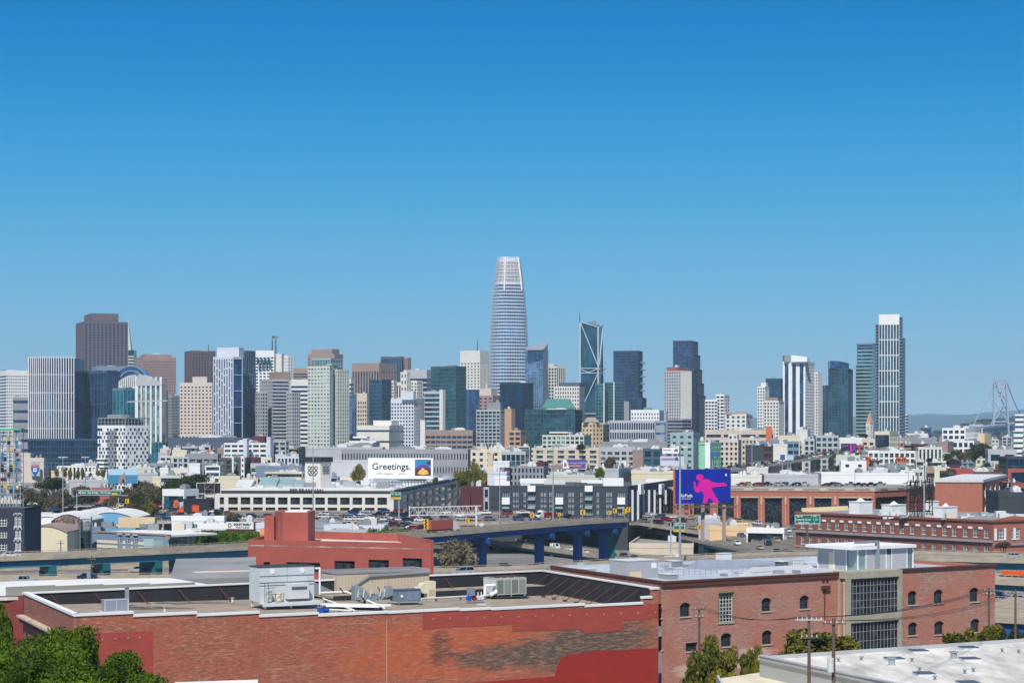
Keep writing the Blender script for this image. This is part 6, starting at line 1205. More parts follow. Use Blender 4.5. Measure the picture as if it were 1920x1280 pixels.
def brick_long():
    th = thing('warehouse', 'dark red brick factory with white windows under a grey stone band, roof crowded with plant', 'building', P(1800, 1040, 640)); pl = pxw(1492, 712, 1862, 642); pr = pxw(1862, 642, 1960, 655); top = zp(977, 641); gz = 9
    H = []
    xs = [1505, 1520, 1537, 1554, 1570, 1587, 1603, 1621, 1639, 1656, 1673, 1691, 1710, 1732, 1751, 1771, 1789, 1810, 1829, 1849]
    for x in xs:
        u = pl.u(x); w_ = .95
        for z1, z0 in ((top - 2.6, top - 5.4), (top - 8.2, top - 11)): H.append((u - w_, u + w_, z0, z1))
    m = MB(); holes_wall(m, pl, 0, pl.L, gz, top, H, .4); m.bw('front_wall', 'brickdark', th)
    for h in H: window(th, pl, *h, 3, 2, 'offwhite', 'gl_dark', .2, .11, sill='offwhite')
    m = MB(); pbox(m, pl, -.3, pl.L, 0, .8, top - 6.9, top - 6.2); m.bw('stone_band', 'grey', th); m = MB(); pbox(m, pl, -.3, pl.L + .3, 0, .5, top - .3, top + .4); pbox(m, pr, -.2, pr.L, 0, .5, top - .3, top + .4); m.bw('cornice', 'brickdark', th)
    m = MB(); pbox(m, pl, -.3, pl.L, 0, .12, top - 11.9, top - 11.6); m.bw('stone_band', 'stone', th)
    for x, y in zip(xs, xs[1:]): u = pl.u((x + y) / 2); m = MB(); pbox(m, pl, u - .8, u + .8, 0, .25, top - 2.7, top - 2.0); m.bw('bracket', 'pure_white', th)
    H2 = [(pr.u(x) , pr.u(x + 15), top - 6, top - 2.7) for x in (1872, 1897)]
    m = MB(); holes_wall(m, pr, 0, pr.L, gz, top, H2, .4); m.bw('side_wall', 'brickred', th)
    for h in H2: window(th, pr, *h, 5, 3, 'pure_white', 'gl_dark', .2, .14, sill='pure_white')
    for u in (.6, 4.9, 9.3): m = MB(); pbox(m, pr, u, u + .8, 0, .3, top - 6.2, top - 2.4); m.bw('pilaster', 'pure_white', th)
    m = MB(); pbox(m, pr, 0, pr.L, 0, .5, top - 8, top - 7.4); m.bw('stone_band', 'grey', th)
    g = [pr.pt(0, top + .4), pr.pt(pr.u(1900), zp(966, 648)), pr.pt(pr.L, top + .4)]; m = MB(); b = [v + Vector((0, .6, 0)) for v in g]; m.add(g + b, [(0, 2, 1)[::-1], (3, 4, 5)[::-1], (0, 1, 4, 3), (1, 2, 5, 4)]); m.bw('gable', 'brickred', th)
    A, B, C = pl.pt(0, 0), pl.pt(pl.L, 0), pr.pt(pr.L, 0); m = MB(); m.prism([(A.x, A.y), (B.x, B.y), (C.x, C.y), (C.x, C.y + 60), (A.x + 20, A.y + 60)], top - .6, top - .3); m.bw('roof', 'roof_grey', th)
    zr = top - .3
    for x0, xc, x1, yt, D, cap in ((1592, 1611, 1636, 941, 705, 1), (1653, 1672, 1699, 947, 690, 1), (1751, 1767, 1795, 951, 672, 1), (1735, 1750, 1760, 940, 700, 0)):
        w1, w2, zt = block(None, '', x0, xc, x1, yt, D, 50, '', ''); loc = Vector(((xc - CX) * D / F, D, zr)) - th.location; H_ = zt - zr; m = MB(); m.box(-w1, 0, 0, w2, 0, H_); m.box(-w1 - .2, .2, -.2, w2 + .2, H_, H_ + .25); m.box(.0, .06, w2 * .4, w2 * .65, H_ * .3, H_ * .7)
        m.build('stair_house', 'white', th, loc, -R(50))
        if cap: m = MB(); m.tube((-w1 / 2, w2 / 2, H_ + .25), (-w1 / 2, w2 / 2, H_ + 1.4), w1 * .35, .1); m.build('roof_vent', 'white', th, loc, -R(50))
    m = MB(); m.bar(P(1503, 956, 716), P(1590, 952, 716), .3, 1.6); m.bw('plywood_screen', 'sand', th)
    r2 = random.Random(8)
    for k in range(34):
        px = r2.uniform(1640, 1915); D = r2.uniform(655, 700) if px < 1860 else r2.uniform(660, 700); s = r2.uniform(.8, 2.6); x = (px - CX) * D / F; m = MB(); m.box(x, x + s * 1.3, D, D + s, zr, zr + s * .8)
        if r2.random() < .5: m.tube((x + .3, D - .3, zr + .2), (x + s * 2.2, D - .3, zr + .5), .22)
        m.bw('roof_unit', r2.choice(['unit_light', 'unit_grey', 'galv', 'galv', 'unit_light', 'beige']), th)
    # antenna frame
    t2 = thing('antenna_mast', 'black lattice frame crowded with cell antennas on the brick factory roof', 'antenna', P(1726, 965, 682)); m = MB(); x0, x1 = P(1704, 0, 682).x, P(1746, 0, 682).x
    zt = zp(903, 682)
    for x in (x0, x0 + (x1 - x0) / 3, x0 + 2 * (x1 - x0) / 3, x1):
        for y in (680, 685): m.bar((x, y, zr), (x, y, zt), .28)
    for z in (zr + 2, zr + 5, zt - 2.6, zt):
        for y in (680, 685): m.bar((x0, y, z), (x1, y, z), .3)
    for k in range(3): a = x0 + (x1 - x0) * k / 3; b = x0 + (x1 - x0) * (k + 1) / 3; m.bar((a, 680, zr + 5), (b, 680, zt - 2.6), .2); m.bar((b, 680, zr + 5), (a, 680, zt - 2.6), .2); m.bar((a, 680, zr), (b, 680, zr + 5), .2)
    m.bw('frame', 'black', t2)
    for k in range(12): x = x0 - .6 + (x1 - x0 + 1.2) * k / 11; m = MB(); hh = r2.uniform(1.8, 3.2); z = zt - 1.4 if k % 2 else zt + .1; m.box(x - .18, x + .18, 679.3, 679.7, z, z + hh); m.bw('antenna', r2.choice(['black', 'tarry', 'unit_light']), t2)
    m = MB(); m.tube(((x0 + x1) / 2 + .8, 679, zr), ((x0 + x1) / 2 + .8, 679, zt - .5), .3); m.bw('flue', 'galv', t2)
brick_long()
# ---- left group
def left_group():
    th = thing('townhouse', 'dark navy brick building with white arched windows at the left edge', 'building', P(25, 1040, 570)); pl = pxw(-40, 566, 46, 566); top = zp(952, 566)
    wins = [(pl.u(27), pl.u(32.5), zp(986, 566), zp(966, 566)), (pl.u(34), pl.u(39.5), zp(986, 566), zp(966, 566)), (pl.u(28), pl.u(33), zp(1008, 566), zp(992, 566)), (pl.u(34), pl.u(39), zp(1008, 566), zp(992, 566)), (pl.u(28), pl.u(33), zp(1031, 566), zp(1015, 566)), (pl.u(34), pl.u(39), zp(1031, 566), zp(1015, 566)),
            (pl.u(-30), pl.u(13), zp(986, 566), zp(970, 566)), (pl.u(-30), pl.u(13), zp(1008, 566), zp(995, 566)), (pl.u(-30), pl.u(13), zp(1032, 566), zp(1017, 566))]
    m = MB(); holes_wall(m, pl, 0, pl.L, 10, top, wins, .4); pbox(m, pl, pl.L - .05, pl.L, -20, -.01, 10, top); m.bw('front_wall', M('navybrick', (52, 58, 78), var=.1), th)
    m = MB(); pbox(m, pl, 0, pl.L, -20, -.02, top - .6, top - .3); m.bw('roof', 'roof_dark', th)
    for i, h in enumerate(wins):
        window(th, pl, *h, 2 if i < 6 else 8, 3, 'pure_white', 'gl_near', .25, .12)
        if i < 6: c = (h[0] + h[1]) / 2; m = MB(); [pbox(m, pl, c + .62 * math.cos(math.pi * k / 8) - .12, c + .62 * math.cos(math.pi * k / 8) + .12, 0, .15, h[3] + .5 * math.sin(math.pi * k / 8) - .05, h[3] + .5 * math.sin(math.pi * k / 8) + .25) for k in range(9)]; pbox(m, pl, h[0] - .15, h[1] + .15, 0, .2, h[2] - .3, h[2]); m.bw('window_hood', 'lavwhite', th)
    # cream curved-top shed
    def arched(name, label, x0, x1, ys, y1, D, dep, wall, roof, cat='building'):
        th = thing(name, label, cat, P((x0 + x1) / 2, y1, D)); pl = pxw(x0, D, x1, D); n = 12; m = MB(); zb = ground(D); pts = []
        for i in range(n + 1): t = i / n; yy = ys[0] + (ys[2] - ys[0]) * t - (ys[1]) * 4 * t * (1 - t); pts.append((pl.L * t, zp(yy, D)))
        f = [pl.pt(u, z) for u, z in [(0, zb)] + pts + [(pl.L, zb)]]; m.add(f, [tuple(range(len(f) - 1, -1, -1))]); m.bw('gable_wall', wall, th)
        m = MB(); 
        for a, b in zip(pts, pts[1:]): q = [pl.pt(*a, .3), pl.pt(*b, .3), pl.pt(*b, -dep), pl.pt(*a, -dep)]; m.hexa([v + Vector((0, 0, .02)) for v in q] + [v + Vector((0, 0, .4)) for v in q])
        m.bw('vault_roof', roof, th); m = MB(); pbox(m, pl, 0, .2, -dep, -.01, zb, pts[0][1]); pbox(m, pl, pl.L - .2, pl.L, -dep, -.01, zb, pts[-1][1]); m.bw('side_wall', wall, th); return th, pl
    arched('warehouse', 'cream shed with a gently curved top edge right of the navy building', 47, 126, (995, 11, 999), 1040, 620, 18, M('creamy', (226, 214, 184), var=.03), 'taupe')
    arched('warehouse', 'white vaulted shed behind the cream shed', 47, 130, (984, 16, 984), 1010, 700, 45, 'pure_white', 'roof_white')
    th, pl = arched('warehouse', 'grey vaulted machine works with faded lettering and a white roof', 96, 160, (977, 14, 979), 1010, 690, 60, 'taupe', 'roof_white')
    text('UNION', 1.7, 'ink', th, pl.pt(pl.L * .52, zp(970, 690), .1), (1, 0, 0)); text('MACHINE CO', 1.9, 'ink', th, pl.pt(pl.L * .5, zp(977.5, 690), .1), (1, 0, 0), bold=.03)
    arched('warehouse', 'long sky blue walled shed with a white vaulted roof', 160, 254, (972, 12, 972), 1000, 720, 30, M('skyblue', (112, 172, 206), var=.04), 'roof_white')
    T('office_building', 'slate blue building behind the mirrored glass cylinder', 126, 188, 192, 987, 650, 6, 'bluegrey', 'gl_dark', 'none', None, cat='building', cap=2, units=2, roof='roof_white')
    th = thing('glass_cylinder', 'tall mirrored glass cylinder tower with side rails', 'tower', P(161, 1030, 640)); c = P(161, 1030, 642); m = MB(); m.tube((c.x, 642, 10), (c.x, 642, zp(978, 642)), 1.75, n=20); m.build('glass_drum', 'gl_sky' if 0 else 'gl_mix', th, world=True, smooth=False)
    m = MB(); 
    for z in range(9): zz = 12 + z * 1.9; m.tube((c.x, 642, zz), (c.x, 642, zz + .15), 1.82, n=20)
    for s in (-1, 1): m.bar((c.x + s * 2, 641, 10), (c.x + s * 2, 641, zp(968, 641)), .35)
    m.bw('rails', 'slate', th)
    th = thing('office_building', 'long grey studio building with cream bands and three arched windows', 'building', P(250, 1030, 620)); pl = pxw(182, 632, 316, 610); p2 = pxw(316, 610, 372, 640); top = zp(997, 632); H = [(pl.u(x), pl.u(x + 7), zp(1019, 620), zp(1004, 620)) for x in (222, 237, 251)]
    m = MB(); holes_wall(m, pl, 0, pl.L, 8, top, H, .4); m.bw('front_wall', 'bluegrey', th)
    for h in H: window(th, pl, *h, 2, 3, 'lavwhite', 'gl_near', .3, .12); m = MB(); pbox(m, pl, h[0] - .3, h[1] + .3, 0, .3, h[3] + .1, h[3] + .6); m.bw('window_hood', 'lgrey', th)
    m = MB()
    for z in (top - 2.4, top - 3.9, top - 5.4):
        u0 = 0
        for h in H: pbox(m, pl, u0, h[0] - .4, 0, .12, z - .9, z); u0 = h[1] + .4
        pbox(m, pl, u0, pl.L, 0, .12, z - .9, z)
    m.bw('cream_band', 'cream', th)
    m = MB(); pbox(m, p2, 0, p2.L, -8, 0, 8, top - 1); m.bw('glass_front', 'gl_pale', th); m = MB(); pbox(m, p2, 0, p2.L, -1, .4, top - 1, top - .05); pbox(m, pl, 0, pl.L, -1, .3, top, top + .4); m.bw('roof_edge', 'taupe', th)
    m = MB(); pbox(m, pl, .3, pl.L - .3, -20, -1.01, top - .5, top + .1); m.bw('roof', 'roof_white', th)
    r2 = random.Random(12)
    for k in range(14): px = r2.uniform(190, 360); D = r2.uniform(640, 665); s = r2.uniform(1, 2.6); x = P(px, 0, D).x; m = MB(); m.box(x, x + s * 1.4, D, D + s, top + .1, top + .1 + s * .8); m.bw('roof_unit', r2.choice(['unit_light', 'unit_grey', 'cream']), th)
    m = MB(); a = P(222, 0, 660); m.box(a.x, P(290, 0, 660).x, 660, 664, top + .1, zp(970, 660)); m.bw('plant_screen', 'sand', th)
    T('office_building', 'white box building with a dark recessed window, right of the studio building', 358, 424, 428, 981, 680, 6, 'pure_white', 'gl_dark', 'none', None, cat='building', cap=2, units=3, more=[('dark_window', 379, 423, 425, 994, 678.6, 6, 'charcoal', 'gl_black', (4, 4, .1, .1), dict(cap=.3, units=0))], roof='roof_white')
    T('warehouse', 'white flat roof shed behind the studio building', 322, 420, 424, 967, 740, 4, 'pure_white', 'gl_dark', 'none', None, cat='building', cap=2, units=2, roof='roof_white')
    th = T('office_building', 'dark red brick building carrying a white family ventures sign', 426, 484, 490, 979, 670, 5, 'maroon', 'gl_dark', 'none', None, cat='building', cap=2, units=2)
    s = thing('sign', 'white sign with black family ventures lettering and a D logo', 'sign', P(450, 992, 666)); q = pxw(425, 666.5, 476, 663.5); m = MB(); pbox(m, q, 0, q.L, 0.1, .4, zp(991, 665), zp(978, 665)); m.bw('panel', 'white', s)
    text('DOLBY FAMILY', .95, 'ink', s, q.pt(q.L * .6, zp(982.5, 665), .5), (q.U.x, q.U.y, 0), bold=.04); text('V E N T U R E S', .72, 'ink', s, q.pt(q.L * .6, zp(988, 665), .5), (q.U.x, q.U.y, 0), bold=.02); text('D', 1.9, 'ink', s, q.pt(q.L * .14, zp(984.8, 665), .5), (q.U.x, q.U.y, 0))
    T('warehouse', 'orange wall building just left of the red stair tower', 488, 512, 516, 990, 600, 5, M('peach', (238, 160, 112), var=.04), 'gl_dark', 'none', None, cat='building', cap=2, units=0)
    T('warehouse', 'pale blue grey shed behind the orange wall building', 480, 520, 526, 980, 640, 5, 'lavwhite', 'gl_dark', 'none', None, cat='building', cap=2, units=1, roof='roof_white')
    # mural building
    th = T('office_building', 'white building with a colourful mural beside a dark lower wing', 305, 345, 372, 917, 880, 30, 'pure_white', 'gl_dark', 'none', (9, 7, .55, .3), cat='building', cap=3, units=1, more=[('lower_wing', 344, 396, 402, 935, 868, 6, 'tarry', 'tarry', 'none', dict(cap=1, units=0))])
    a = R(30); w1 = block(None, '', 305, 345, 372, 917, 880, 30, '', '')[0]; C0 = Vector(((345 - CX) * 880 / F, 880)); q = WP((C0.x - w1 * math.cos(a), C0.y + w1 * math.sin(a)), (C0.x, C0.y))
    for mt, pts in (('tealdark', [(308, 950), (318, 951), (317, 928), (308, 927)]), ('gl_turq', [(309, 948), (316, 942), (320, 946), (324, 936), (318, 940), (312, 936)]), ('orange', [(325, 951), (334, 952), (337, 942), (332, 936), (326, 938)]), ('redcap', [(328, 948), (333, 950), (335, 944), (330, 940)]), ('seasky', [(337, 958), (343, 958), (343, 940), (337, 941)])):
        flat(th, q, pts, mt, .05 if mt != 'redcap' else .12, 'mural')
    m = MB(); c_ = q.pt(q.u(336), zp(928, 890)); pbox(m, q, q.u(334), q.u(340), 0, .1, zp(934, 888), zp(926, 888)); m.bw('window', 'gl_green', th)
left_group()
# small things under and around the ramps
for nm, lab, a, b, c, y, D, ang, w_, k_ in (('shed', 'long grey wall with stacked goods behind the lower road', 60, 300, 306, 1046, 575, 3, 'lgrey', {}), ('shed', 'grey truck yard building behind the lower road at the teal columns', 306, 446, 450, 1041, 580, 3, 'grey', {}), ('warehouse', 'beige shed with dark windows behind the white van', 1000, 1165, 1172, 990, 960, 5, 'beige', dict(sF=(7, 7, .5, .5))),
   ('warehouse', 'sloping beige wall under the sloping ramp', 1180, 1300, 1330, 1018, 800, 8, 'beige', {}), ('warehouse', 'peach walled low shop between the billboard posts and the freeway', 1330, 1410, 1416, 985, 790, 5, M('peach2', (232, 196, 148), var=.05), {}), ('warehouse', 'white low shop with faded graffiti roof sign', 1400, 1470, 1476, 990, 760, 20, 'pure_white', dict(sR=(4, 3, .5, .5))),
   ('warehouse', 'graffiti covered grey rooftop block between the billboard posts', 1310, 1350, 1354, 972, 800, 5, 'lgrey', {}), ('warehouse', 'long white trailer shed behind the red painted building', 608, 720, 726, 984, 690, 5, 'lavwhite', {}), ('warehouse', 'corrugated pale blue shed left of the white trailer shed', 575, 642, 648, 979, 720, 5, 'steel', {}), ('warehouse', 'low dark retail block below the arcade building', 620, 700, 706, 992, 650, 4, 'unit_light' if 0 else 'lgrey', {})):
    sF = k_.pop('sF', 'none'); sR = k_.pop('sR', None); T(nm, lab, a, b, c, y, D, ang, w_ if isinstance(w_, str) else w_.name, 'gl_dark', sF, sR, cat='building', cap=2, units=2, **k_)
r = random.Random(77)
for i in range(26):
    px = r.uniform(640, 800); D = r.uniform(690, 760); c = r.choice(CC); car(r.choice(['sedan', 'suv']), c, (P(px, 0, D).x, D, zp(992 - (px - 640) * .05, 725)), r.uniform(-.3, .3), '%s car parked on the roof deck behind the red painted building' % c, '%s cars parked behind the red building' % c)
m = MB(); a = P(628, 992, 680); b = P(815, 984, 680); m.box(a.x, b.x, 680, 775, zp(993, 725) - 1.2, zp(993, 725) - .05); o = m.build('parking_deck', 'asphalt'); o['kind'] = 'structure'
# ---- signs, masts, gantries
def mast(label, px, ytop, ybot, D, rad=.3, head=True):
    th = thing('light_mast', label, 'light pole', P(px, ybot, D)); a, b = P(px, ybot, D), P(px, ytop, D); m = MB(); m.tube((a.x, a.y, min(a.z, ground(D) + 12)), b, rad, rad * .55); m.bw('pole', 'galv', th)
    if head:
        for k in range(6): t = k * math.pi / 3; m = MB(); q = b + Vector((1.5 * math.cos(t), 1.5 * math.sin(t), -.1)); m.bar(b, q, .12); m.box(q.x - .45, q.x + .45, q.y - .45, q.y + .45, q.z - .3, q.z + .1); m.bw('floodlight', 'unit_light', th)
mast('tall light mast left of the checkered building', 118, 856, 975, 830); mast('light mast right of the first one on the left', 160, 856, 920, 1010); mast('light mast standing before the square arcade tower', 587, 838, 968, 830); mast('thin light mast before the charcoal condominium', 1037, 838, 980, 790)
mast('thick light mast in front of the pink figure billboard', 1275, 836, 1060, 470, .32); mast('thin mast left of the charcoal condominium', 937, 876, 985, 800, .2, False); mast('thin mast rising over the far skyway', 1410, 826, 900, 1150, .3, False); mast('thin mast behind the white warehouse roof', 1603, 880, 920, 980, .2, False)
def sign(label, x0, x1, y0, y1, D, lines, mat='green_sign', post=None, pz=None, name='road_sign', border=True, low=None):
    th = thing(name, label, 'road sign', P((x0 + x1) / 2, y1, D)); pl = pxw(x0, D, x1, D); m = MB(); pbox(m, pl, 0, pl.L, -.15, 0, zp(y1, D), zp(y0, D)); m.bw('panel', mat, th)
    if border: m = MB(); [pbox(m, pl, *q) for q in ((0.05, pl.L - .05, .01, .05, zp(y1, D) + .05, zp(y1, D) + .17), (0.05, pl.L - .05, .01, .05, zp(y0, D) - .17, zp(y0, D) - .05), (.05, .15, .01, .05, zp(y1, D) + .18, zp(y0, D) - .18), (pl.L - .15, pl.L - .05, .01, .05, zp(y1, D) + .18, zp(y0, D) - .18))]; m.bw('border', 'pure_white', th)
    if low: m = MB(); pbox(m, pl, .3, pl.L - .3, .06, .1, zp(y1, D) + .1, zp(y1, D) + (zp(y0, D) - zp(y1, D)) * .32); m.bw('exit_strip', 'yellow', th)
    for (s, sz, px, py) in lines: text(s, sz, 'pure_white', th, pl.pt(pl.u(px), zp(py, D), .06), (1, 0, 0), bold=.01)
    if post: m = MB(); q = P(post, y0, D); m.bar((q.x, D + .4, ground(D)), (q.x, D + .4, q.z), .5); m.bw('post', 'wood' if D < 600 else 'galv', th)
    return th, pl
sign('green freeway sign with three white lines beside the brick factory', 1490, 1538, 964, 982, 560, [('7th St            1 1/4', .72, 1512, 967.5), ('Fremont Street    1 1/2', .66, 1513, 973.5), ('Last SF exit       2', .66, 1512, 979)], post=1514)
sign('green sign with an orange exit strip on the mast before the billboard posts', 1263, 1284, 980, 997, 700, [('80 East', 1.0, 1273, 984)], post=1258, low=1)
sign('green sign with an orange strip at the corner of the arcade building', 732, 752, 922, 936, 810, [('101 South', .9, 742, 926)], post=748, low=1)
th, _ = sign('wide green sign gantry with a yellow exit plate over the left traffic', 150, 227, 919, 928, 840, [('80 East  Bay Bridge', 1.1, 166, 923), ('7th Street', 1.1, 198, 923)], name='sign_gantry')
m = MB(); pbox(m, _, _.u(210), _.u(220), .06, .12, zp(927.6, 840), zp(923.5, 840)); m.bw('exit_plate', 'yellow', th)
m = MB(); [m.bar(P(x, 918, 841), P(x, 968, 841), .4) for x in (144, 222)]; m.bar(P(142, 928.5, 841), P(240, 928.5, 841), .35); m.bar(P(142, 918.5, 841), P(228, 918.5, 841), .35); m.bw('frame', 'steel', th)
th = thing('sign_gantry', 'empty white lattice gantry arm over the traffic before the maroon wall', 'gantry', P(891, 990, 780)); m = MB(); a0, a1, b0, b1 = P(768, 951, 790), P(902, 948, 780), P(768, 966, 790), P(902, 963, 780)
for p, q in ((a0, a1), (b0, b1)): m.bar(p, q, .3); m.bar(p + Vector((0, 2, 0)), q + Vector((0, 2, 0)), .3)
for k in range(16): t, t2 = k / 16, (k + 1) / 16; m.bar(a0.lerp(a1, t), b0.lerp(b1, t), .14); m.bar(a0.lerp(a1, t) if k % 2 else b0.lerp(b1, t), b0.lerp(b1, t2) if k % 2 else a0.lerp(a1, t2), .14)
m.bw('lattice_arm', 'unit_light', th); m = MB(); m.bar(P(893, 948, 781), P(893, 988, 781), .8); m.bw('post', 'unit_light', th); m = MB(); m.bar(P(768, 948, 791), P(768, 984, 791), .5); m.bw('post', 'unit_light', th)
def chev(label, px, py, D, s=1.5, big=False, w_=None):
    th = thing('chevron_sign', label, 'road sign', P(px, py + 10, D)); c = P(px, py, D); hw, hh = s * .85 / 2 * (1 if not big else .8), s * (1.0 if not big else 1.6) / 2; m = MB(); m.box(c.x - hw, c.x + hw, D, D + .06, c.z - hh, c.z + hh); m.bw('panel', 'yellow', th)
    m = MB(); n = 1 if not big else 3
    for k in range(n):
        z = c.z + (0 if n == 1 else (k - 1) * s * .5); a = s * .3 * (1 if n == 1 else .7); t = s * .16
        for sg in (1, -1): m.add([(c.x - a, D - .02, z), (c.x - a + t * 1.4, D - .02, z), (c.x + a * .7, D - .02, z + sg * a * 1.2), (c.x + a * .7 - t * 1.4, D - .02, z + sg * a * 1.2)], [(0, 1, 2, 3)])
    m.bw('arrow', 'black', th); m = MB(); m.bar((c.x, D + .1, c.z - hh - 1.6), (c.x, D + .1, c.z + hh * .5), .1); m.bw('post', 'galv', th)
for lab, px, py, D, s, b in (('tall yellow chevron board behind the container truck', 799, 982, 560, 1.9, True), ('yellow chevron sign right of the container truck', 876, 976, 583, 1.3, False), ('yellow chevron sign before the lorry with the red load', 998, 966, 612, 1.4, False), ('yellow chevron sign left of the small white-cabbed lorry', 1049, 964, 625, 1.1, False), ('yellow chevron sign on the viaduct middle', 1093, 960, 632, 1.7, False), ('smaller of two adjacent yellow chevron signs near the viaduct end', 1142, 961, 645, 1.2, False), ('higher of two adjacent yellow chevron signs near the viaduct end', 1153, 957, 645, 1.5, False), ('left one of the overlapping yellow chevron pair at the viaduct end', 1171, 958, 650, 1.5, False), ('right one of the overlapping yellow chevron pair at the viaduct end', 1178, 955, 653, 1.6, False), ('yellow sign beside the green sign on the sloping ramp', 1312, 988, 720, 1.7, False), ('yellow construction sign left of the yellow square one in the left traffic', 221, 947, 800, 1.4, False), ('yellow square sign in the left traffic', 238, 939, 810, 1.9, False)): chev(lab, px, py, D, s, b)
th = thing('road_sign', 'small white diamond sign beside the container truck', 'road sign', P(903, 990, 590)); c = P(903, 983, 590); m = MB(); m.add([(c.x - .9, 590, c.z), (c.x, 590, c.z - .7), (c.x + .9, 590, c.z), (c.x, 590, c.z + .7)] + [(c.x - .9, 590.1, c.z), (c.x, 590.1, c.z - .7), (c.x + .9, 590.1, c.z), (c.x, 590.1, c.z + .7)], [(0, 1, 2, 3), (7, 6, 5, 4), (0, 4, 5, 1), (1, 5, 6, 2), (2, 6, 7, 3), (3, 7, 4, 0)]); m.bw('panel', 'unit_light', th)

s = thing('sign', 'black oval sign with white letters beside the last teal column', 'sign', P(453, 1062, 545)); q = pxw(441, 546, 457, 546); m = MB(); pbox(m, q, 0, q.L, -.2, 0, zp(1062, 546), zp(1054, 546)); m.bw('panel', 'black', s); text('PITN', .85, 'pure_white', s, q.pt(q.L * .5, zp(1058, 546), .05), (1, 0, 0), bold=.03)
# ================================================================ FOREGROUND
def mbrick(key, c1, c2, c3, ux, uy, blobs=(), streak=1.0, orange=None):
    m = bpy.data.materials.new(key); t, b = nodes(m); L = t.links; N = t.nodes.new
    tc = N('ShaderNodeTexCoord'); sp = N('ShaderNodeSeparateXYZ'); L.new(tc.outputs['Object'], sp.inputs[0])
    a = N('ShaderNodeMath'); a.operation = 'MULTIPLY'; a.inputs[1].default_value = ux; L.new(sp.outputs['X'], a.inputs[0])
    c = N('ShaderNodeMath'); c.operation = 'MULTIPLY_ADD'; c.inputs[1].default_value = uy; L.new(sp.outputs['Y'], c.inputs[0]); L.new(a.outputs[0], c.inputs[2])
    cb = N('ShaderNodeCombineXYZ'); L.new(c.outputs[0], cb.inputs['X']); L.new(sp.outputs['Z'], cb.inputs['Y'])
    bt = N('ShaderNodeTexBrick'); bt.inputs['Scale'].default_value = 1; bt.inputs['Brick Width'].default_value = .42; bt.inputs['Row Height'].default_value = .13
    bt.inputs['Mortar Size'].default_value = .012; bt.inputs['Color1'].default_value = col(c1); bt.inputs['Color2'].default_value = col(c2); bt.inputs['Mortar'].default_value = col(c3); bt.inputs['Bias'].default_value = -.1
    L.new(cb.outputs[0], bt.inputs['Vector'])
    def noise(scale, sx, sy, det=5, rough=.6):
        mp = N('ShaderNodeMapping'); mp.inputs['Scale'].default_value = (sx, sy, 1); n = N('ShaderNodeTexNoise'); n.inputs['Scale'].default_value = scale; n.inputs['Detail'].default_value = det; n.inputs['Roughness'].default_value = rough
        L.new(cb.outputs[0], mp.inputs[0]); L.new(mp.outputs[0], n.inputs['Vector']); return n.outputs['Fac']
    def mix(fac, x, y, mode='MIX'):
        q = N('ShaderNodeMix'); q.data_type = 'RGBA'; q.blend_type = mode
        if isinstance(fac, float): q.inputs['Factor'].default_value = fac
        else: L.new(fac, q.inputs['Factor'])
        for s_, v in (('A', x), ('B', y)):
            if isinstance(v, tuple): q.inputs[s_].default_value = v
            else: L.new(v, q.inputs[s_])
        return q.outputs['Result']
    def ramp(f, p0, p1, v0=0, v1=1):
        q = N('ShaderNodeMapRange'); q.inputs['From Min'].default_value = p0; q.inputs['From Max'].default_value = p1; q.inputs['To Min'].default_value = v0; q.inputs['To Max'].default_value = v1; L.new(f, q.inputs['Value']); return q.outputs['Result']
    out = bt.outputs['Color']
    out = mix(ramp(noise(1.2, .5, 4, 6, .75), .42, .66), out, mix(.45, out, (.03, .012, .01, 1)))       # darker courses
    out = mix(ramp(noise(1, 1.3, 5.5, 6, .75), .53, .64, 0, .6 * streak), out, col(c3))                     # pale washed mortar streaks
    out = mix(ramp(noise(1.0, .14, 3.6, 4, .7), .58, .66, 0, .5 * streak), out, col(c3))
    out = mix(ramp(noise(.16, 1, 1.6, 5), .40, .66, 0, .5), out, col(c2))
    if orange: out = mix(ramp(noise(.11, 1, 1.6, 5), .42, .62, 0, .65), out, col(orange))
    for (bx, bz, rx, rz_, cc, k) in blobs:
        mp = N('ShaderNodeMapping'); mp.vector_type = 'POINT'; mp.inputs['Location'].default_value = (-bx / rx, -bz / rz_, 0); mp.inputs['Scale'].default_value = (1 / rx, 1 / rz_, 1); ln = N('ShaderNodeVectorMath'); ln.operation = 'LENGTH'
        L.new(cb.outputs[0], mp.inputs[0]); L.new(mp.outputs[0], ln.inputs[0]); nz = ramp(noise(.9, .35, 1.6, 6), .3, .7, -.45, .45)
        ad = N('ShaderNodeMath'); ad.operation = 'ADD'; L.new(ln.outputs['Value'], ad.inputs[0]); L.new(nz, ad.inputs[1]); out = mix(ramp(ad.outputs[0], .75, 1.25, k, 0), out, mix(ramp(noise(1, .8, 4, 6, .75), .48, .64, 0, .5), col(cc), col(c3)))
    L.new(out, b.inputs['Base Color']); b.inputs['Roughness'].default_value = .9
    bp = N('ShaderNodeBump'); bp.inputs['Strength'].default_value = .35; bp.inputs['Distance'].default_value = .03; L.new(bt.outputs['Fac'], bp.inputs['Height']); bp.invert = True; L.new(bp.outputs[0], b.inputs['Normal'])
    MATS[key] = m; return m
FL, FR, BR, BL = Vector((-47.8, 217.7)), Vector((18.8, 255.7)), Vector((4.6, 289)), Vector((-60.8, 248))
def v3(p, z): return Vector((p.x, p.y, z))
def roofz(px): return 33.9 - 2.0 * max(0, min(1, (px - 140) / 1095))
def RP(px, py): z = roofz(px); D = (CZ - z) * F / (py - HY); return P(px, py, D)
A_loc = Vector((FL.x, FL.y, 18.0)); UA = (FR - FL).normalized()
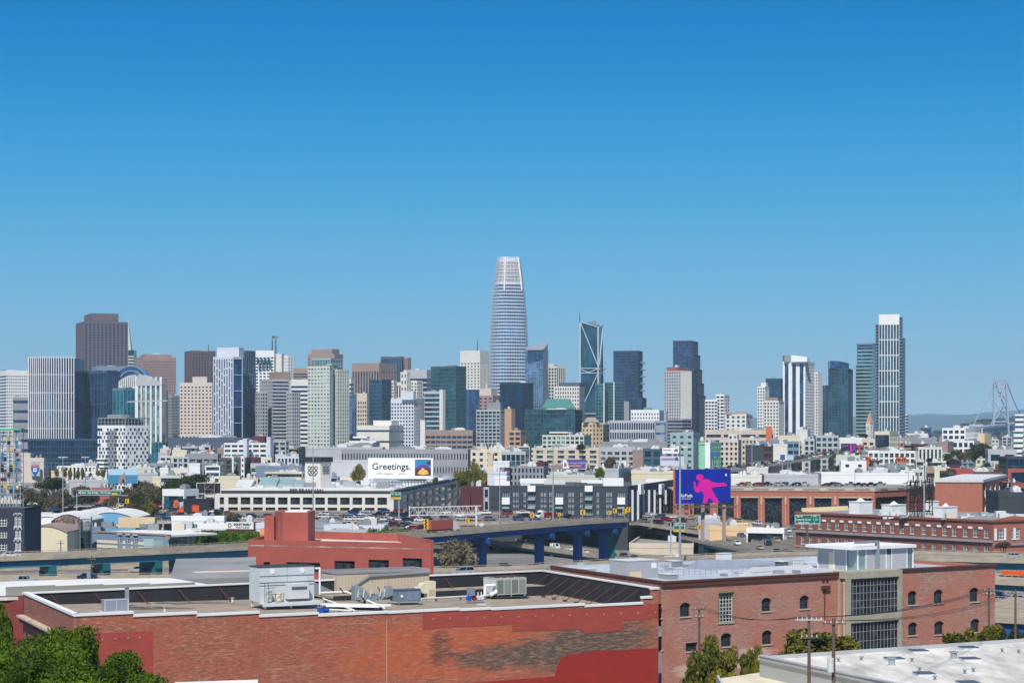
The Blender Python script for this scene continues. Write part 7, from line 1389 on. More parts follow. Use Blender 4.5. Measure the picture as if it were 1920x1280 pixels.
def bA():
    th = thing('brick_building', 'long low red brick building with patches of red paint and a gravel roof, in front', 'building', A_loc); pl = WP(FL, FR); ll = WP(BL, FL)
    uz0 = lambda px, py: (pl.u(px), zp(py, pl.A.y + pl.U.y * pl.u(px)) - 18)
    s1 = uz0(960, 1228); s2 = uz0(1120, 1200); s3 = uz0(880, 1212); s4 = uz0(1060, 1225); s5 = uz0(828, 1215)
    dk = (88, 76, 66)
    mbrick('brickA', (134, 58, 44), (174, 86, 62), (210, 158, 130), UA.x, UA.y, [(s3[0] - 3, s3[1], 14, 3.6, (188, 88, 46), .75), (s1[0], s1[1], 9, 1.6, dk, .9), (s2[0], s2[1], 8, 2.3, dk, .95), (s4[0], s4[1], 8, 2.0, dk, .9), (s5[0], s5[1], 1.4, 2.4, (104, 62, 50), .8)], 1.3)
    mbrick('brickAs', (132, 72, 60), (150, 84, 66), (180, 146, 128), -.35, 1.0, (), .6)
    # front wall with its stepped parapet
    st = [(135, 1155, 1150), (250, 1157, 1149), (369, 1156.5, 1147.5), (486, 1158, 1149.5), (597, 1157, 1147), (728, 1149.5, 1143), (862, 1146.5, 1140), (921, 1143.5, 1134), (1096, 1137, 1132.5), (1205, 1118, 1116), (1222, 1105, 1104.5), (1234.5, 0, 0)]
    m = MB(); cp = MB(); us = [pl.u(q[0]) for q in st]; us[0] = 0; us[-1] = pl.L
    for k in range(len(st) - 1):
        u0, u1 = us[k], us[k + 1]; mid = (u0 + u1) / 2; D = pl.A.y + pl.U.y * mid; z = zp((st[k][1] + st[k][2]) / 2, D) if 0 < k < 9 else (35.0 if k == 0 else (33.9 if k == 9 else 35))
        pbox(m, pl, u0, u1, -.4, 0, 10, z); pbox(cp, pl, u0 - .03, u1 + .03, -.55, .12, z + .002, z + .28)
    m.bw('front_wall', 'brickA', th); cp.bw('coping', 'white', th)
    m = MB(); pbox(m, ll, 0, ll.L - .02, -.4, 0, 10, 35); m.bw('side_wall', 'brickAs', th)
    m = MB(); pbox(m, ll, -.2, ll.L + .1, -.55, .14, 35.002, 35.28); m.bw('side_coping', 'white', th)
    m = MB(); pbox(m, ll, -.3, ll.L + .1, 0, .9, 32.2, 32.45); pbox(m, ll, 0, ll.L, 0, .6, 31.6, 32.19, 1); m.bw('cornice', ['stone', 'rust'], th)
    for x in (50, 93, 60): 
        if x == 60: continue
        u = ll.u(x); m = MB(); pbox(m, ll, u - .5, u + .5, .01, .06, 28.6, 30.4); m.bw('side_window', 'gl_near', th)
    # painted patches
    M('redA', (172, 74, 62), var=.14, scale=.5, str_=(1, 1, 5)); M('redB', (162, 44, 38), var=.12, scale=.5, str_=(1, 1, 5))
    def patch(pts, mat, n=.02): return flat(th, pl, pts, mat, n, 'paint_patch', .012)
    patch([(146, 1187), (146, 1275), (287, 1275), (287, 1182.5)][::1], 'redA')
    patch([(792, 1147), (792, 1178.5), (960, 1170), (960, 1183), (1093, 1179), (1095, 1187), (1168, 1181), (1168, 1162.5), (1204, 1161), (1234, 1157), (1234, 1130), (1204, 1134.5), (1100, 1138.5)], 'redA')
    patch([(840, 1300), (842, 1282), (1040, 1267), (1044, 1250), (1050, 1234), (1062, 1227), (1120, 1219), (1234, 1214), (1234, 1300)], 'redB')
    m = MB(); 
    for x in range(812, 1230, 32): u, z = pl.uz(x, 1160 - (x - 812) * .03); m.tube(pl.pt(u, z, .02), pl.pt(u, z, .09), .13)
    for x in (168, 192, 216, 240, 262): u, z = pl.uz(x, 1199 - (x - 168) * .05); m.tube(pl.pt(u, z, .02), pl.pt(u, z, .09), .13)
    m.bw('tie_plate', 'pink', th)
    u, z = pl.uz(725, 1150); m = MB(); pbox(m, pl, u - .05, u + .05, .0, .08, 12, z - .8); m.bw('downpipe', 'tan', th)
    # roof
    g = MB(); q = [v3(FL, 33.85), v3(FR, 31.9), v3(BR, 32.0), v3(BL, 33.6)]; g.add(q + [v - Vector((0, 0, .3)) for v in q], [(0, 1, 2, 3), (7, 6, 5, 4)]); M('gravel', (166, 152, 134), var=.2, scale=.5); g.bw('roof', 'gravel', th)
    # back and right parapets with dark membrane inside, braces, coping
    pb = WP(BL, BR); pr = WP(BR, FR); ins = MB(); tp = MB(); br = MB()
    pbox(ins, pb, 0, pb.L, -.3, .0, 30, 35); pbox(tp, pb, -.1, pb.L + .1, -.4, .15, 35.002, 35.2); ins.bw('back_parapet', 'membrane', th); tp.bw('back_coping', 'white', th)
    prr = WP(BR, FR); m = MB(); dv = prr.N
    pbox(m, prr, 0, prr.L, 0, .3, 30, 35); m.bw('right_parapet', 'membrane', th); m = MB(); pbox(m, prr, -.1, prr.L, -.15, .4, 35.002, 35.2); m.bw('right_coping', 'white', th)
    for k in range(13):
        u = pb.L * (k + .6) / 13.5; a = pb.pt(u, 34.7, .05); b = pb.pt(u + .3, 33.55 - 1.5 * u / pb.L, 3.2); m = MB(); m.bar(a, b, .09); m.box(b.x - .25, b.x + .25, b.y - .25, b.y + .25, b.z - .1, b.z + .12); m.bw('brace', 'rust', th)
    for k in range(9):
        u = prr.L * (k + .7) / 10; a = prr.pt(u, 34.7, .35); b = prr.pt(u, 32.2, 4.4); m = MB(); m.bar(a, b, .09); m.box(b.x - .3, b.x + .3, b.y - .3, b.y + .3, 32.0, 32.35); m.bw('brace', 'rust', th)
    c0, c1 = WP(BL, BR).pt(pb.L * .52, 0, 6), WP(BL, BR).pt(pb.L * .97, 0, 6); cw = WP(c0, c1); m = MB(); pbox(m, cw, 0, cw.L, -.3, 0, 31.5, 33.4); pbox(m, cw, 0, cw.L, -5.6, -.31, 33.0, 33.3, 1); m.bw('roof_curb', ['membrane', 'gravel'], th)
bA()
RZA = math.atan2(UA.y, UA.x)
def eq(name, label, cat, px0, px1, pyb, pyt, z=None):
    """a roof object standing with its front edge from px0 to px1; returns (root, width, height)"""
    p = RP(px0, pyb) if z is None else P(px0, pyb, (CZ - z) * F / (pyb - HY)); pl = WP((p.x, p.y), (p.x + UA.x, p.y + UA.y)); w_ = pl.u(px1); h = zp(pyt, p.y) - p.z
    return thing(name, label, cat, p, RZA), w_, h
def part(th, name, mat, *boxes, tubes=()):
    m = MB()
    for b in boxes: m.box(*b)
    for a, b, r_ in tubes: m.tube(a, b, r_, n=10)
    return m.build(name, mat, th)
M('ctgrey', (206, 214, 216), var=.07, scale=.8, rough=.5); M('coolgrey', (150, 158, 172), var=.08, scale=.8, rough=.5); M('duct', (160, 170, 176), var=.12, scale=1, rough=.45, metal=.3)
th, w_, h = eq('roof_hatch', 'flat grey metal hatch box on the gravel roof at the left', 'roof box', 196, 241, 1150, 1124); part(th, 'panel', 'coolgrey', (0, w_, 0, 1.2, .25, h)); part(th, 'curb', 'unit_light', (-.15, w_ + .4, -.2, 1.5, 0, .24)); part(th, 'rim', 'unit_light', (0, w_, -.04, -.002, h - .1, h), (0, .1, -.04, -.002, .26, h - .101), (w_ - .1, w_, -.04, -.002, .26, h - .101), (w_ / 2 - .03, w_ / 2 + .03, -.03, -.002, .26, h - .101))
th, w_, h = eq('vent_pipe', 'grey square flue standing behind the flat metal hatch box', 'pipe', 236, 242, 1131, 1101); part(th, 'pipe', 'steel', (0, w_, 0, .4, 0, h)); part(th, 'cap', 'steel', (-.1, w_ + .12, -.1, .5, h + .001, h + .2))
for px, py, lab in ((309, 1146, 'small white vent cap on the gravel roof right of the hatch box'), (436, 1128, 'small white vent cap left of the cooling tower'), (345, 1100, 'thin vent stub at the back parapet') ): p = RP(px, py); th = thing('roof_vent', lab, 'vent', p, 0); part(th, 'stack', 'unit_light', tubes=(((0, 0, 0), (0, 0, .5), .16),)); part(th, 'cap', 'galv', tubes=(((0, 0, .5), (0, 0, .62), .26),))
# cooling tower
th, w_, h = eq('cooling_tower', 'large pale grey metal cooling tower with two white round discs', 'cooling tower', 487, 589, 1140, 1064); d = 3.4
part(th, 'casing', 'ctgrey', (0, w_, 0, d, .75, h)); part(th, 'rim', 'charcoal', (-.05, w_ + .05, -.05, .1, h + .001, h + .12), (-.05, w_ + .05, d - .1, d + .05, h + .001, h + .12), (-.05, .1, .101, d - .101, h + .001, h + .12), (w_ - .1, w_ + .05, .101, d - .101, h + .001, h + .12)); part(th, 'fan_deck', 'charcoal', (.2, w_ - .2, .2, d - .2, h + .001, h + .05))
for z in (h * .55, h * .62, h * .78): part(th, 'seam', 'slate', (-.02, w_ + .02, -.04, -.001, z, z + .07))
part(th, 'seam', 'grey', (w_ * .5 - .02, w_ * .5 + .02, -.03, -.001, h * .63, h))
for x in (w_ * .23, w_ * .78): part(th, 'disc', 'pure_white', tubes=(((x, -.05, h * .9), (x, -.002, h * .9), .33),))
part(th, 'cabinet', 'unit_light', (w_ * .46, w_ * .84, -1.1, -.06, 1.1, 3.0)); part(th, 'louvre', 'slate', (w_ * .52, w_ * .8, -1.14, -1.101, 2.25, 2.6)); part(th, 'tank', 'unit_light', tubes=(((.9, -.7, .9), (.9, -.7, 2.3), .42),)); part(th, 'drum', 'cream', tubes=(((2.2, -.8, .9), (2.2, -.8, 1.9), .4),))
part(th, 'platform', 'unit_light', (-.2, w_ + .5, -1.5, -.05, .6, .74), (-.2, w_ + .5, -1.5, -1.35, .3, .599))
for x in (.2, w_ * .5, w_): part(th, 'leg', 'unit_light', (x - .1, x + .1, -1.3, -1.1, 0, .599)); part(th, 'leg', 'unit_light', (x - .1, x + .1, d - .5, d - .3, 0, .749))
m = MB(); [m.bar((x, -1.4, .75), (x, -1.4, 3.2 if x < .6 else 1.9), .05) for x in (.1, .55, 1.5, 2.6)]; m.bar((.1, -1.4, 1.8), (2.6, -1.4, 1.8), .05); m.bar((.1, -1.4, 2.6), (1.5, -1.4, 2.6), .05); m.build('railing', 'charcoal', th)
part(th, 'pipe', 'pure_white', tubes=(((w_ + .2, .5, h * .93), (w_ + 1.0, .5, h * .93), .13), ((w_ + 1.0, .5, h * .95), (w_ + 1.0, .5, 1.4), .13)))
# beige screen enclosure
th, w_, h = eq('plant_enclosure', 'long beige corrugated plant enclosure with an open grey top', 'roof enclosure', 632, 805, 1116, 1076); d = 5
part(th, 'screen_wall', 'cream' if 0 else 'stone', (0, w_, 0, .2, 0, h), (0, .2, .21, d, 0, h), (w_ - .2, w_, .21, d, 0, h), (0, w_, d + .001, d + .2, 0, h)); part(th, 'top_rim', 'grey', (-.1, w_ + .1, -.1, .35, h + .001, h + .3), (-.1, .3, .36, d, h + .001, h + .3), (w_ - .3, w_ + .1, .36, d, h + .001, h + .3), (-.1, w_ + .1, d + .01, d + .4, h + .001, h + .3)); part(th, 'inner_deck', 'membrane', (.25, w_ - .25, .25, d - .1, h - .9, h - .8))
m = MB(); [m.box(x * .5, x * .5 + .06, -.03, -.001, .1, h) for x in range(int(w_ * 2))]; m.build('rib', 'beige', th); m = MB(); m.bar((w_ * .08, -.15, .4), (w_ * .34, -.15, h - .4), .22); m.bar((w_ * .34, -.15, h - .35), (w_, -.15, h - .1), .3); m.build('flashing', 'grey', th)
th, w_, h = eq('lean_to_roof', 'small grey sloping roof panel between the cooling tower and the beige enclosure', 'roof', 588, 632, 1117, 1090); m = MB(); m.hexa([(0, 0, 0), (w_, 0, 0), (w_, 4, 0), (0, 4, 0), (0, 0, h), (w_, 0, .3), (w_, 4, .3), (0, 4, h)]); m.build('panel', 'roof_grey', th)
# ducts
th, w_, h = eq('duct_run', 'galvanised zig-zag air duct in front of the beige enclosure', 'duct', 665, 742, 1133, 1108)
m = MB(); m.hexa([(0, 0, 0.6), (.9, 0, .6), (.9, 1, .6), (0, 1, .6), (0, 0, 2.4), (.7, 0, 2.4), (.7, 1, 2.4), (0, 1, 2.4)]); m.bar((.8, .5, 1.9), (1.9, .5, .9), .9); m.bar((1.9, .5, .8), (3.3, .5, .6), .8); m.bar((3.4, .5, .8), (w_, .5, 1.5), .8); m.bar((w_ - .9, .5, 1.2), (w_ - .9, .5, 2.2), .7); m.build('duct', 'duct', th); m = MB(); [m.bar((x, -.02, .9), (x + .15, -.02, 1.9), .12, .12) for x in (.4, 1.2, 2.2, 3.6, 4.2)]; m.build('flange', 'unit_light', th)
th, w_, h = eq('air_handler', 'blue grey boxy air handler on short legs right of the duct', 'air conditioner', 746, 789, 1133, 1107); d = 2.2
part(th, 'cabinet', M('bluebox', (112, 132, 146), var=.08), (0, w_, 0, d, .35, h)); part(th, 'lid', 'slate', (-.06, w_ + .06, -.06, d + .06, h + .001, h + .08)); [part(th, 'leg', 'steel', (x, x + .12, .1, .22, 0, .349)) for x in (.15, w_ - .3)]; part(th, 'door', 'bluegrey', (w_ * .36, w_ * .62, -.03, -.001, .5, h - .2), (w_ * .68, w_ * .92, -.03, -.001, .5, h - .2)); part(th, 'gauge', 'pure_white', tubes=(((w_ * .17, -.1, h * .6), (w_ * .17, -.002, h * .6), .18),))
th, w_, h = eq('scrubber_fan', 'cream coloured fan housing at the right end of the beige enclosure', 'fan', 792, 817, 1121, 1090); part(th, 'box', 'cream', (w_ * .42, w_, 0, 1.2, 0, h)); part(th, 'volute', 'cream', tubes=(((w_ * .25, .1, h * .6), (w_ * .25, 1.1, h * .6), .75),)); part(th, 'grille', 'stone', (w_ * .5, w_ * .93, -.03, -.001, .3, h * .5)); part(th, 'inlet', 'unit_light', tubes=(((-.9, .6, h * .62), (-.5, .6, h * .62), .2),))
def pipe_run(label, pts, r_=.14, mat='unit_light', h=.35):
    q = [RP(*p) + Vector((0, 0, h)) for p in pts]; th = thing('pipe_run', label, 'pipe', q[0]); m = MB()
    for a, b in zip(q, q[1:]): m.tube(a, b, r_, n=8)
    m.bw('pipe', mat, th); m = MB()
    for a, b in zip(q, q[1:]):
        n = max(1, int((b - a).length / 3))
        for k in range(n): c = a.lerp(b, (k + .5) / n); m.box(c.x - .15, c.x + .15, c.y - .15, c.y + .15, c.z - h, c.z - r_)
    m.bw('support', 'charcoal', th)
pipe_run('white lagged pipe running from the air handler to the pump set', [(790, 1127), (845, 1124), (882, 1122)]); pipe_run('pair of white pipes slanting from the cooling tower, upper one', [(600, 1118), (650, 1116), (720, 1146)], .16, 'pure_white', .5); pipe_run('pair of white pipes slanting from the cooling tower, lower one', [(606, 1126), (664, 1148)], .12, 'pure_white', .3); pipe_run('short white pipe beside the blue tank', [(612, 1137), (690, 1139)], .12, 'pure_white', .3); pipe_run('second short white pipe beside the blue tank', [(614, 1145), (660, 1147)], .12, 'unit_light', .2); pipe_run('white pipe at the condenser base', [(905, 1121), (925, 1118)], .2, 'pure_white', .3)
th, w_, h = eq('chemical_tank', 'small bright blue tank behind the brick parapet', 'tank', 599, 617, 1148, 1139); part(th, 'tank', M('tankblue', (28, 84, 190), var=.03, rough=.4), (0, w_ * .4, 0, .7, 0, h), tubes=(((w_ * .55, .3, h * .45), (w_ * 1.05, .3, h * .45), h * .42),)); part(th, 'pedestal', 'charcoal', (-.1, w_, -.05, .75, -.12, -.001))
th, w_, h = eq('pipe_trench', 'dark roof trench framed by white curbs', 'roof curb', 640, 712, 1146, 1128); m = MB(); m.bar((0, 4.5, .4), (w_, 0, .4), .25); m.bar((.3, 7, .4), (w_ + 2.2, 1.2, .4), .25); m.build('curb', 'pure_white', th); m = MB(); m.bar((.2, 5.6, .1), (w_ + .8, .7, .1), 1.3, .2); m.build('trench', 'membrane', th)
# pumps + condenser
th, w_, h = eq('pump_set', 'cluster of small pumps, valves and pipes left of the condenser', 'pump', 878, 908, 1129, 1102); part(th, 'hood', 'bluegrey', (w_ * .08, w_ * .42, 0, .8, h * .45, h)); part(th, 'base', 'steel', (0, w_, 0, .9, 0, .15)); 
for x, mt in ((.1, 'tankblue'), (.45, 'paint_red'), (.7, 'unit_light'), (.9, 'unit_light')): part(th, 'pump', mt, tubes=(((w_ * x, .1, .55), (w_ * x, .7, .55), .28), ((w_ * x, .4, .15), (w_ * x, .4, 1.3), .09)))
part(th, 'leg', 'steel', (w_ * .2, w_ * .25, .3, .4, .16, h * .45))
th, w_, h = eq('condenser_unit', 'large pale green grey condenser unit with four mesh panels', 'air conditioner', 930, 987, 1120, 1084); d = 3.6
part(th, 'casing', M('cond', (178, 188, 178), var=.05, rough=.5), (0, w_, 0, d, .35, h)); part(th, 'base', 'charcoal', (-.5, w_ + .3, -.3, d + .3, 0, .12)); 
for i in range(4): part(th, 'mesh_panel', M('mesh%d' % (i % 2), ((118, 124, 112), (142, 146, 140))[i % 2], var=.1, scale=3), (w_ * (.04 + .24 * i), w_ * (.04 + .24 * i) + w_ * .2, -.03, -.001, .55, h - .25))
part(th, 'side_panel', 'unit_light', (-.03, -.001, .2, d - .2, .5, h - .2)); 
for i in range(4): part(th, 'fan', 'rust', tubes=(((w_ * (.16 + .23 * i), d * .3, h), (w_ * (.16 + .23 * i), d * .3, h + .18), .42), ((w_ * (.16 + .23 * i), d * .72, h), (w_ * (.16 + .23 * i), d * .72, h + .18), .42)))
for x in (.2, w_ * .5, w_ - .3): part(th, 'leg', 'unit_light', (x, x + .14, .05, .2, .121, .349))
part(th, 'elbow_pipe', 'pure_white', tubes=(((-1.6, .2, .3), (-1.6, .2, 1.7), .22), ((-1.6, .2, 1.7), (-.05, .2, 1.7), .22), ((-1.1, -.3, .4), (-.05, -.3, .9), .25)))
p = RP(898, 1136); th = thing('roof_skylight', 'low white dome light near the front coping', 'skylight', p, RZA); part(th, 'dome', 'greenwhite', (0, 1.1, 0, .7, 0, .3))
# ---- brick building B
BFL, BFR = Vector((19.4, 258.2)), Vector((71.2, 293.5)); UB = (BFR - BFL).normalized()
def bB():
    th = thing('brick_building', 'tall faded red brick building with arched steel windows and a projecting glazed bay', 'building', (BFL.x, BFL.y, 18)); pl = WP(BFL, BFR); top = 35.55
    mbrick('brickB', (144, 92, 78), (186, 124, 106), (218, 194, 178), UB.x, UB.y, [(pl.u(1352), 6.6, 5, .8, (214, 196, 186), .55), (pl.u(1300), 6.0, 3, .9, (214, 196, 186), .55), (pl.u(1415), 7.6, 3.2, .7, (214, 196, 186), .5), (pl.u(1255), -1.5, 2.2, 1.5, (214, 196, 186), .6)], .55, orange=(182, 104, 82))
    def hole(x0, x1, y0, y1): a, b = pl.u(x0), pl.u(x1); D = pl.A.y + pl.U.y * (a + b) / 2; return (a, b, zp(y1, D), zp(y0, D))
    AR = [(1275, 1294.5, 1129, 1155), (1428, 1446, 1120, 1145), (1499.5, 1517, 1115.5, 1140.5), (1429, 1447.5, 1181, 1207), (1500, 1518, 1177, 1202), (1352, 1372, 1186, 1211), (1702.5, 1719, 1107, 1133), (1751, 1768, 1104.5, 1130), (1818, 1835, 1101, 1127), (1703, 1720, 1166, 1190), (1752, 1769.5, 1163.5, 1188.5), (1820, 1837, 1159.5, 1184)]
    BX = [(1347, 1375.5, 1110, 1166), (1286, 1308, 1204, 1220), (1237, 1241, 1131, 1158), (1238, 1242, 1193, 1218)]
    H = [hole(*q) for q in AR]; HB = [hole(*q) for q in BX]; bay0, bay1 = pl.u(1571), pl.u(1672)
    m = MB(); holes_wall(m, pl, 0, pl.L, 10, top, H + HB, .45); pbox(m, pl, pl.L - .05, pl.L + .002, -26, -.01, 10, top)
    m.bw('front_wall', 'brickB', th)
    for i, h in enumerate(H):
        window(th, pl, *h, 4, 5, 'charcoal', 'gl_near', .32, .06, sill='stone')
        w_ = h[1] - h[0]; m = MB(); n = 6; r_ = .38       # brick arch filling the upper corners of the opening
        for s in (0, 1):
            for k in range(n):
                t0, t1 = k / n, (k + 1) / n; f = lambda t: h[3] - r_ * (2 * t * .5) ** 2 * 1.0
                a0, a1 = (h[0] + w_ * .5 * (1 - t0), h[0] + w_ * .5 * (1 - t1)) if s else (h[0] + w_ * .5 * (1 + t0), h[0] + w_ * .5 * (1 + t1))
                q = [pl.pt(a0, h[3] - r_ * t0 ** 2, -.01), pl.pt(a1, h[3] - r_ * t1 ** 2, -.01), pl.pt(a1, h[3] + .01, -.01), pl.pt(a0, h[3] + .01, -.01)]; m.add(q, [(0, 1, 2, 3)])
        m.bw('arch', 'brickB', th)
    for h, nx, nz in zip(HB, (5, 5, 1, 1), (8, 2, 4, 4)): window(th, pl, *h, nx, nz, 'greenwhite' if nx == 5 and nz == 8 else 'charcoal', 'gl_near', .3, .09 if nz == 8 else .06, sill='stone')
    M('olivec', (140, 140, 112), var=.1)
    a, b, c, d = HB[0]; m = MB(); pbox(m, pl, a - .12, a, 0, .08, c - .2, d + .12); pbox(m, pl, b, b + .12, 0, .08, c - .2, d + .12); pbox(m, pl, a, b, 0, .08, d, d + .12); pbox(m, pl, a, b, 0, .1, c - .2, c); m.bw('tall_frame', 'olivec', th)
    m = MB(); pbox(m, pl, -.1, bay0, -.5, .3, top, top + .25); pbox(m, pl, bay1, pl.L + .3, -.5, .3, top, top + .25); pbox(m, pl, -.1, bay0, 0, .22, top - .5, top - .001); m.bw('coping', 'rust', th)
    # bay
    pj = 2.1; cm = 'concb'; M('concb', (176, 170, 150), var=.12, scale=.8); m = MB()
    pbox(m, pl, bay0, bay1, -1, pj, top - .6, top + .35); pbox(m, pl, bay0, bay0 + .3, 0, .25, 10, top - .61); pbox(m, pl, bay0 - .05, bay0 + .5, pj - .55, pj, 10, top - .61); pbox(m, pl, bay1 - .6, bay1, pj - .55, pj, 10, top - .61); pbox(m, pl, bay1 - .55, bay1 - .05, .0, pj - .56, 10, top - .61)
    zm1 = hole(1600, 1610, 1150, 1160)[3]; pbox(m, pl, bay0 + .501, bay1 - .601, pj - .5, pj - .03, zm1 - 1.0, zm1); m.bw('bay_frame', cm, th)
    m = MB(); pbox(m, pl, bay0 + .3, bay0 + .35, .26, pj - .56, 10, top - .61); m.bw('bay_side', 'maroon' if 0 else 'brickB', th)
    m = MB(); pbox(m, pl, bay0 + .32 - .1, bay0 + .29, .9, 1.05, 10, top - .7); m.bw('bay_pipe', 'unit_light', th)
    qb = WP(pl.pt(0, 0, pj)[:2], pl.pt(pl.L, 0, pj)[:2])
    for z0, z1, nz in ((zm1, top - .61, 5), (zm1 - 6.2, zm1 - 1.0, 4)): window(th, qb, bay0 + .501, bay1 - .601, z0, z1, 14, nz, 'grey', 'gl_near', .3, .07, name='glazed_bay')
    # vent openings, pipe
    for x in (1542, 1549): h = hole(x, x + 4, 1088, 1092); m = MB(); pbox(m, pl, h[0], h[1], .005, .04, h[2], h[3]); m.bw('vent_hole', 'black', th)
    h = hole(1539, 1553, 1097, 1103); m = MB(); pbox(m, pl, h[0], h[1], 0, .45, h[2], h[3]); m.bw('ledge', 'rust', th); h = hole(1545, 1546, 1103, 1160); m = MB(); pbox(m, pl, h[0], h[1], .02, .15, h[2], h[3]); m.bw('downpipe', 'rust', th)
    # roof
    back = Vector((-UB.y, UB.x)); q = [BFL + back * .5, BFR + back * .5, BFR + back * 27, Vector((5.6, 288.9))]; g = MB(); g.prism([(v.x, v.y) for v in q], top - .9, top - .6); M('silverroof', (196, 202, 210), var=.13, scale=.35, rough=.5); g.bw('roof', 'silverroof', th)
    lw = WP(Vector((5.6, 288.9)), BFL); m = MB(); pbox(m, lw, 0, lw.L, -.35, 0, 30, top + .05); pbox(m, lw, 0, lw.L, -.45, .15, top + .051, top + .3, 1); m.bw('left_parapet', ['brickB', 'rust'], th)
    bw = WP(Vector((5.6, 288.9)), BFR + back * 27); m = MB(); pbox(m, bw, 0, bw.L, -.3, 0, 30, top + .2); m.bw('back_parapet', 'silverroof', th); rw = WP(BFR, BFR + back * 27)
bB()
RZB = math.atan2(UB.y, UB.x); RTB = 34.95
def eqB(name, label, cat, px0, px1, pyb, pyt):
    D = (CZ - RTB) * F / (pyb - HY); p = P(px0, pyb, D); pl = WP((p.x, p.y), (p.x + UB.x, p.y + UB.y)); return thing(name, label, cat, p, RZB), pl.u(px1), zp(pyt, p.y) - p.z
th, w_, h = eqB('penthouse', 'glass and grey corrugated penthouse with a wide flat white roof', 'penthouse', 1608, 1712, 1070, 1030); d = 8.5
part(th, 'wall', M('corr', (174, 176, 180), var=.06), (w_ * .14, w_ * .50, 0, .2, 0, h), (w_ * .60, w_ * .88, 0, .2, 0, h), (0, .2, 2.2, d, 0, h), (.21, w_ - .8, d - .2, d, 0, h), (w_ * .3, w_ * .8, 1, d - 1, 0, h - .2))
part(th, 'glass_wall', 'gl_pale', (.02, w_ * .14, .08, .12, 0, h - .1)); part(th, 'glass_wall', 'gl_pale', (w_ * .89, w_ - .05, .08, .12, 0, h - .1)); part(th, 'glass_wall', 'gl_pale', (.08, .12, .15, 2.2, 0, h - .1))
part(th, 'roof_slab', 'white', (-1.5, w_ + .2, -.5, d + 1, h + .001, h + .45)); part(th, 'door', 'cream', (-.03, .0, 5, 6, 0, h * .8)); part(th, 'door', 'lgrey', (w_ * .51, w_ * .59, .05, .1, 0, h * .72)); part(th, 'transom', 'charcoal', (w_ * .51, w_ * .59, .05, .1, h * .74, h * .95)); part(th, 'duct', 'duct', (w_ * .30, w_ * .34, -.6, -.1, .3, h + .9), (-.8, w_ * .34, -.6, -.1, h + .91, h + 1.25))
for x, y in ((0, -.05), (w_ * .14, -.05), (w_ * .5, -.05), (w_ * .6, -.05), (w_ * .88, -.05), (w_ - .1, -.05), (-.1, 2.2), (-.1, 4.8), (-.1, d - .2)): part(th, 'post', 'pure_white', (x, x + .14, y, y + .14, 0, h))
m = MB(); [m.box(w_ * .15 + k * .35, w_ * .15 + k * .35 + .06, -.04, -.001, 0, h) for k in range(int(w_ * .72 / .35)) if not .49 < (.15 + k * .35 / w_) < .61]; m.build('rib', 'lgrey', th)
def boxB(label, px0, px1, pyb, pyt, mat, dep=2.2, name='roof_unit', extra=None):
    th, w_, h = eqB(name, label, 'roof unit', px0, px1, pyb, pyt); part(th, 'casing', mat, (0, w_, 0, dep, 0, h)); part(th, 'lid', 'unit_light', (-.06, w_ + .06, -.06, dep + .06, h + .001, h + .1)); return th, w_, h
th, w_, h = boxB('grey plywood-patched stair box left of the tall light mast', 1176, 1234, 1085, 1052, 'corr', 4); part(th, 'plywood_patch', 'sand', (.4, w_ * .45, -.04, -.001, .1, h * .4)); part(th, 'hatch', 'pure_white', (w_ * .78, w_ * .94, -.04, -.001, h * .55, h * .85))
boxB('small grey box at the tall light mast foot', 1264, 1280, 1063, 1052, 'unit_grey'); boxB('white tall roof box in the middle of the silver roof', 1354, 1372, 1058, 1038, 'pure_white', 1.5); boxB('dark condenser near the front edge of the silver roof', 1255, 1272, 1086, 1077, 'grey'); boxB('dark square unit left of the glass penthouse', 1466, 1478, 1064, 1053, 'charcoal', 1.5)
boxB('white cabinet with cream dish left of the glass penthouse', 1497, 1506, 1066, 1050, 'unit_light', 1.2); boxB('twin-fan unit behind the peak of the two brick roofs', 1100, 1118, 1075, 1067, 'stone', 2)
for i in range(4): boxB('low white mini-split condenser in the row at the front edge', 1390 + i * 15, 1401 + i * 15, 1078, 1073, 'unit_light', .6, 'condenser_unit')['group'] if 0 else None
for i in range(4):
    t_, a_, b_ = boxB('low white condenser in the row of four along the front roof edge', 1390 + i * 15, 1401 + i * 15, 1078.5 - i, 1073.5 - i, 'unit_light', .6, 'condenser_unit'); t_['group'] = 'row of four low condensers'
th, w_, h = eqB('sawtooth_roof', 'low grey blue sawtooth roof ridge across the silver roof', 'roof ridge', 1325, 1520, 1068, 1050); m = MB(); m.hexa([(0, 0, 0), (w_, 0, 0), (w_, 5, 0), (0, 5, 0), (.5, 2.2, h), (w_, 2.2, h * .3), (w_, 2.6, h * .3), (.5, 2.6, h)]); m.build('ridge', 'coolgrey', th)
th, w_, h = eqB('sawtooth_roof', 'second low sawtooth ridge right of the first on the silver roof', 'roof ridge', 1420, 1530, 1074, 1064); m = MB(); m.hexa([(0, 0, 0), (w_, 0, 0), (w_, 3, 0), (0, 3, 0), (.5, 1.2, h), (w_, 1.2, h), (w_, 1.6, h), (.5, 1.6, h)]); m.build('ridge', 'lgrey', th)
r = random.Random(31)
for i in range(30):
    px = r.uniform(1085, 1505); py = r.uniform(1058, 1080); py = max(py, 1062); th, w_, h = eqB('roof_clutter', 'small grey vent or box scattered on the silver roof', 'roof unit', px, px + r.uniform(5, 14), py, py - r.uniform(3, 7)); th['group'] = 'small boxes on the silver roof'; part(th, 'box', r.choice(['unit_light', 'unit_grey', 'galv']), (0, w_, 0, 1, 0, max(.2, h)))
th, w_, h = eqB('roof_railing', 'thin pipe railing along the silver roof front', 'railing', 1240, 1500, 1080, 1070); m = MB(); n = 26
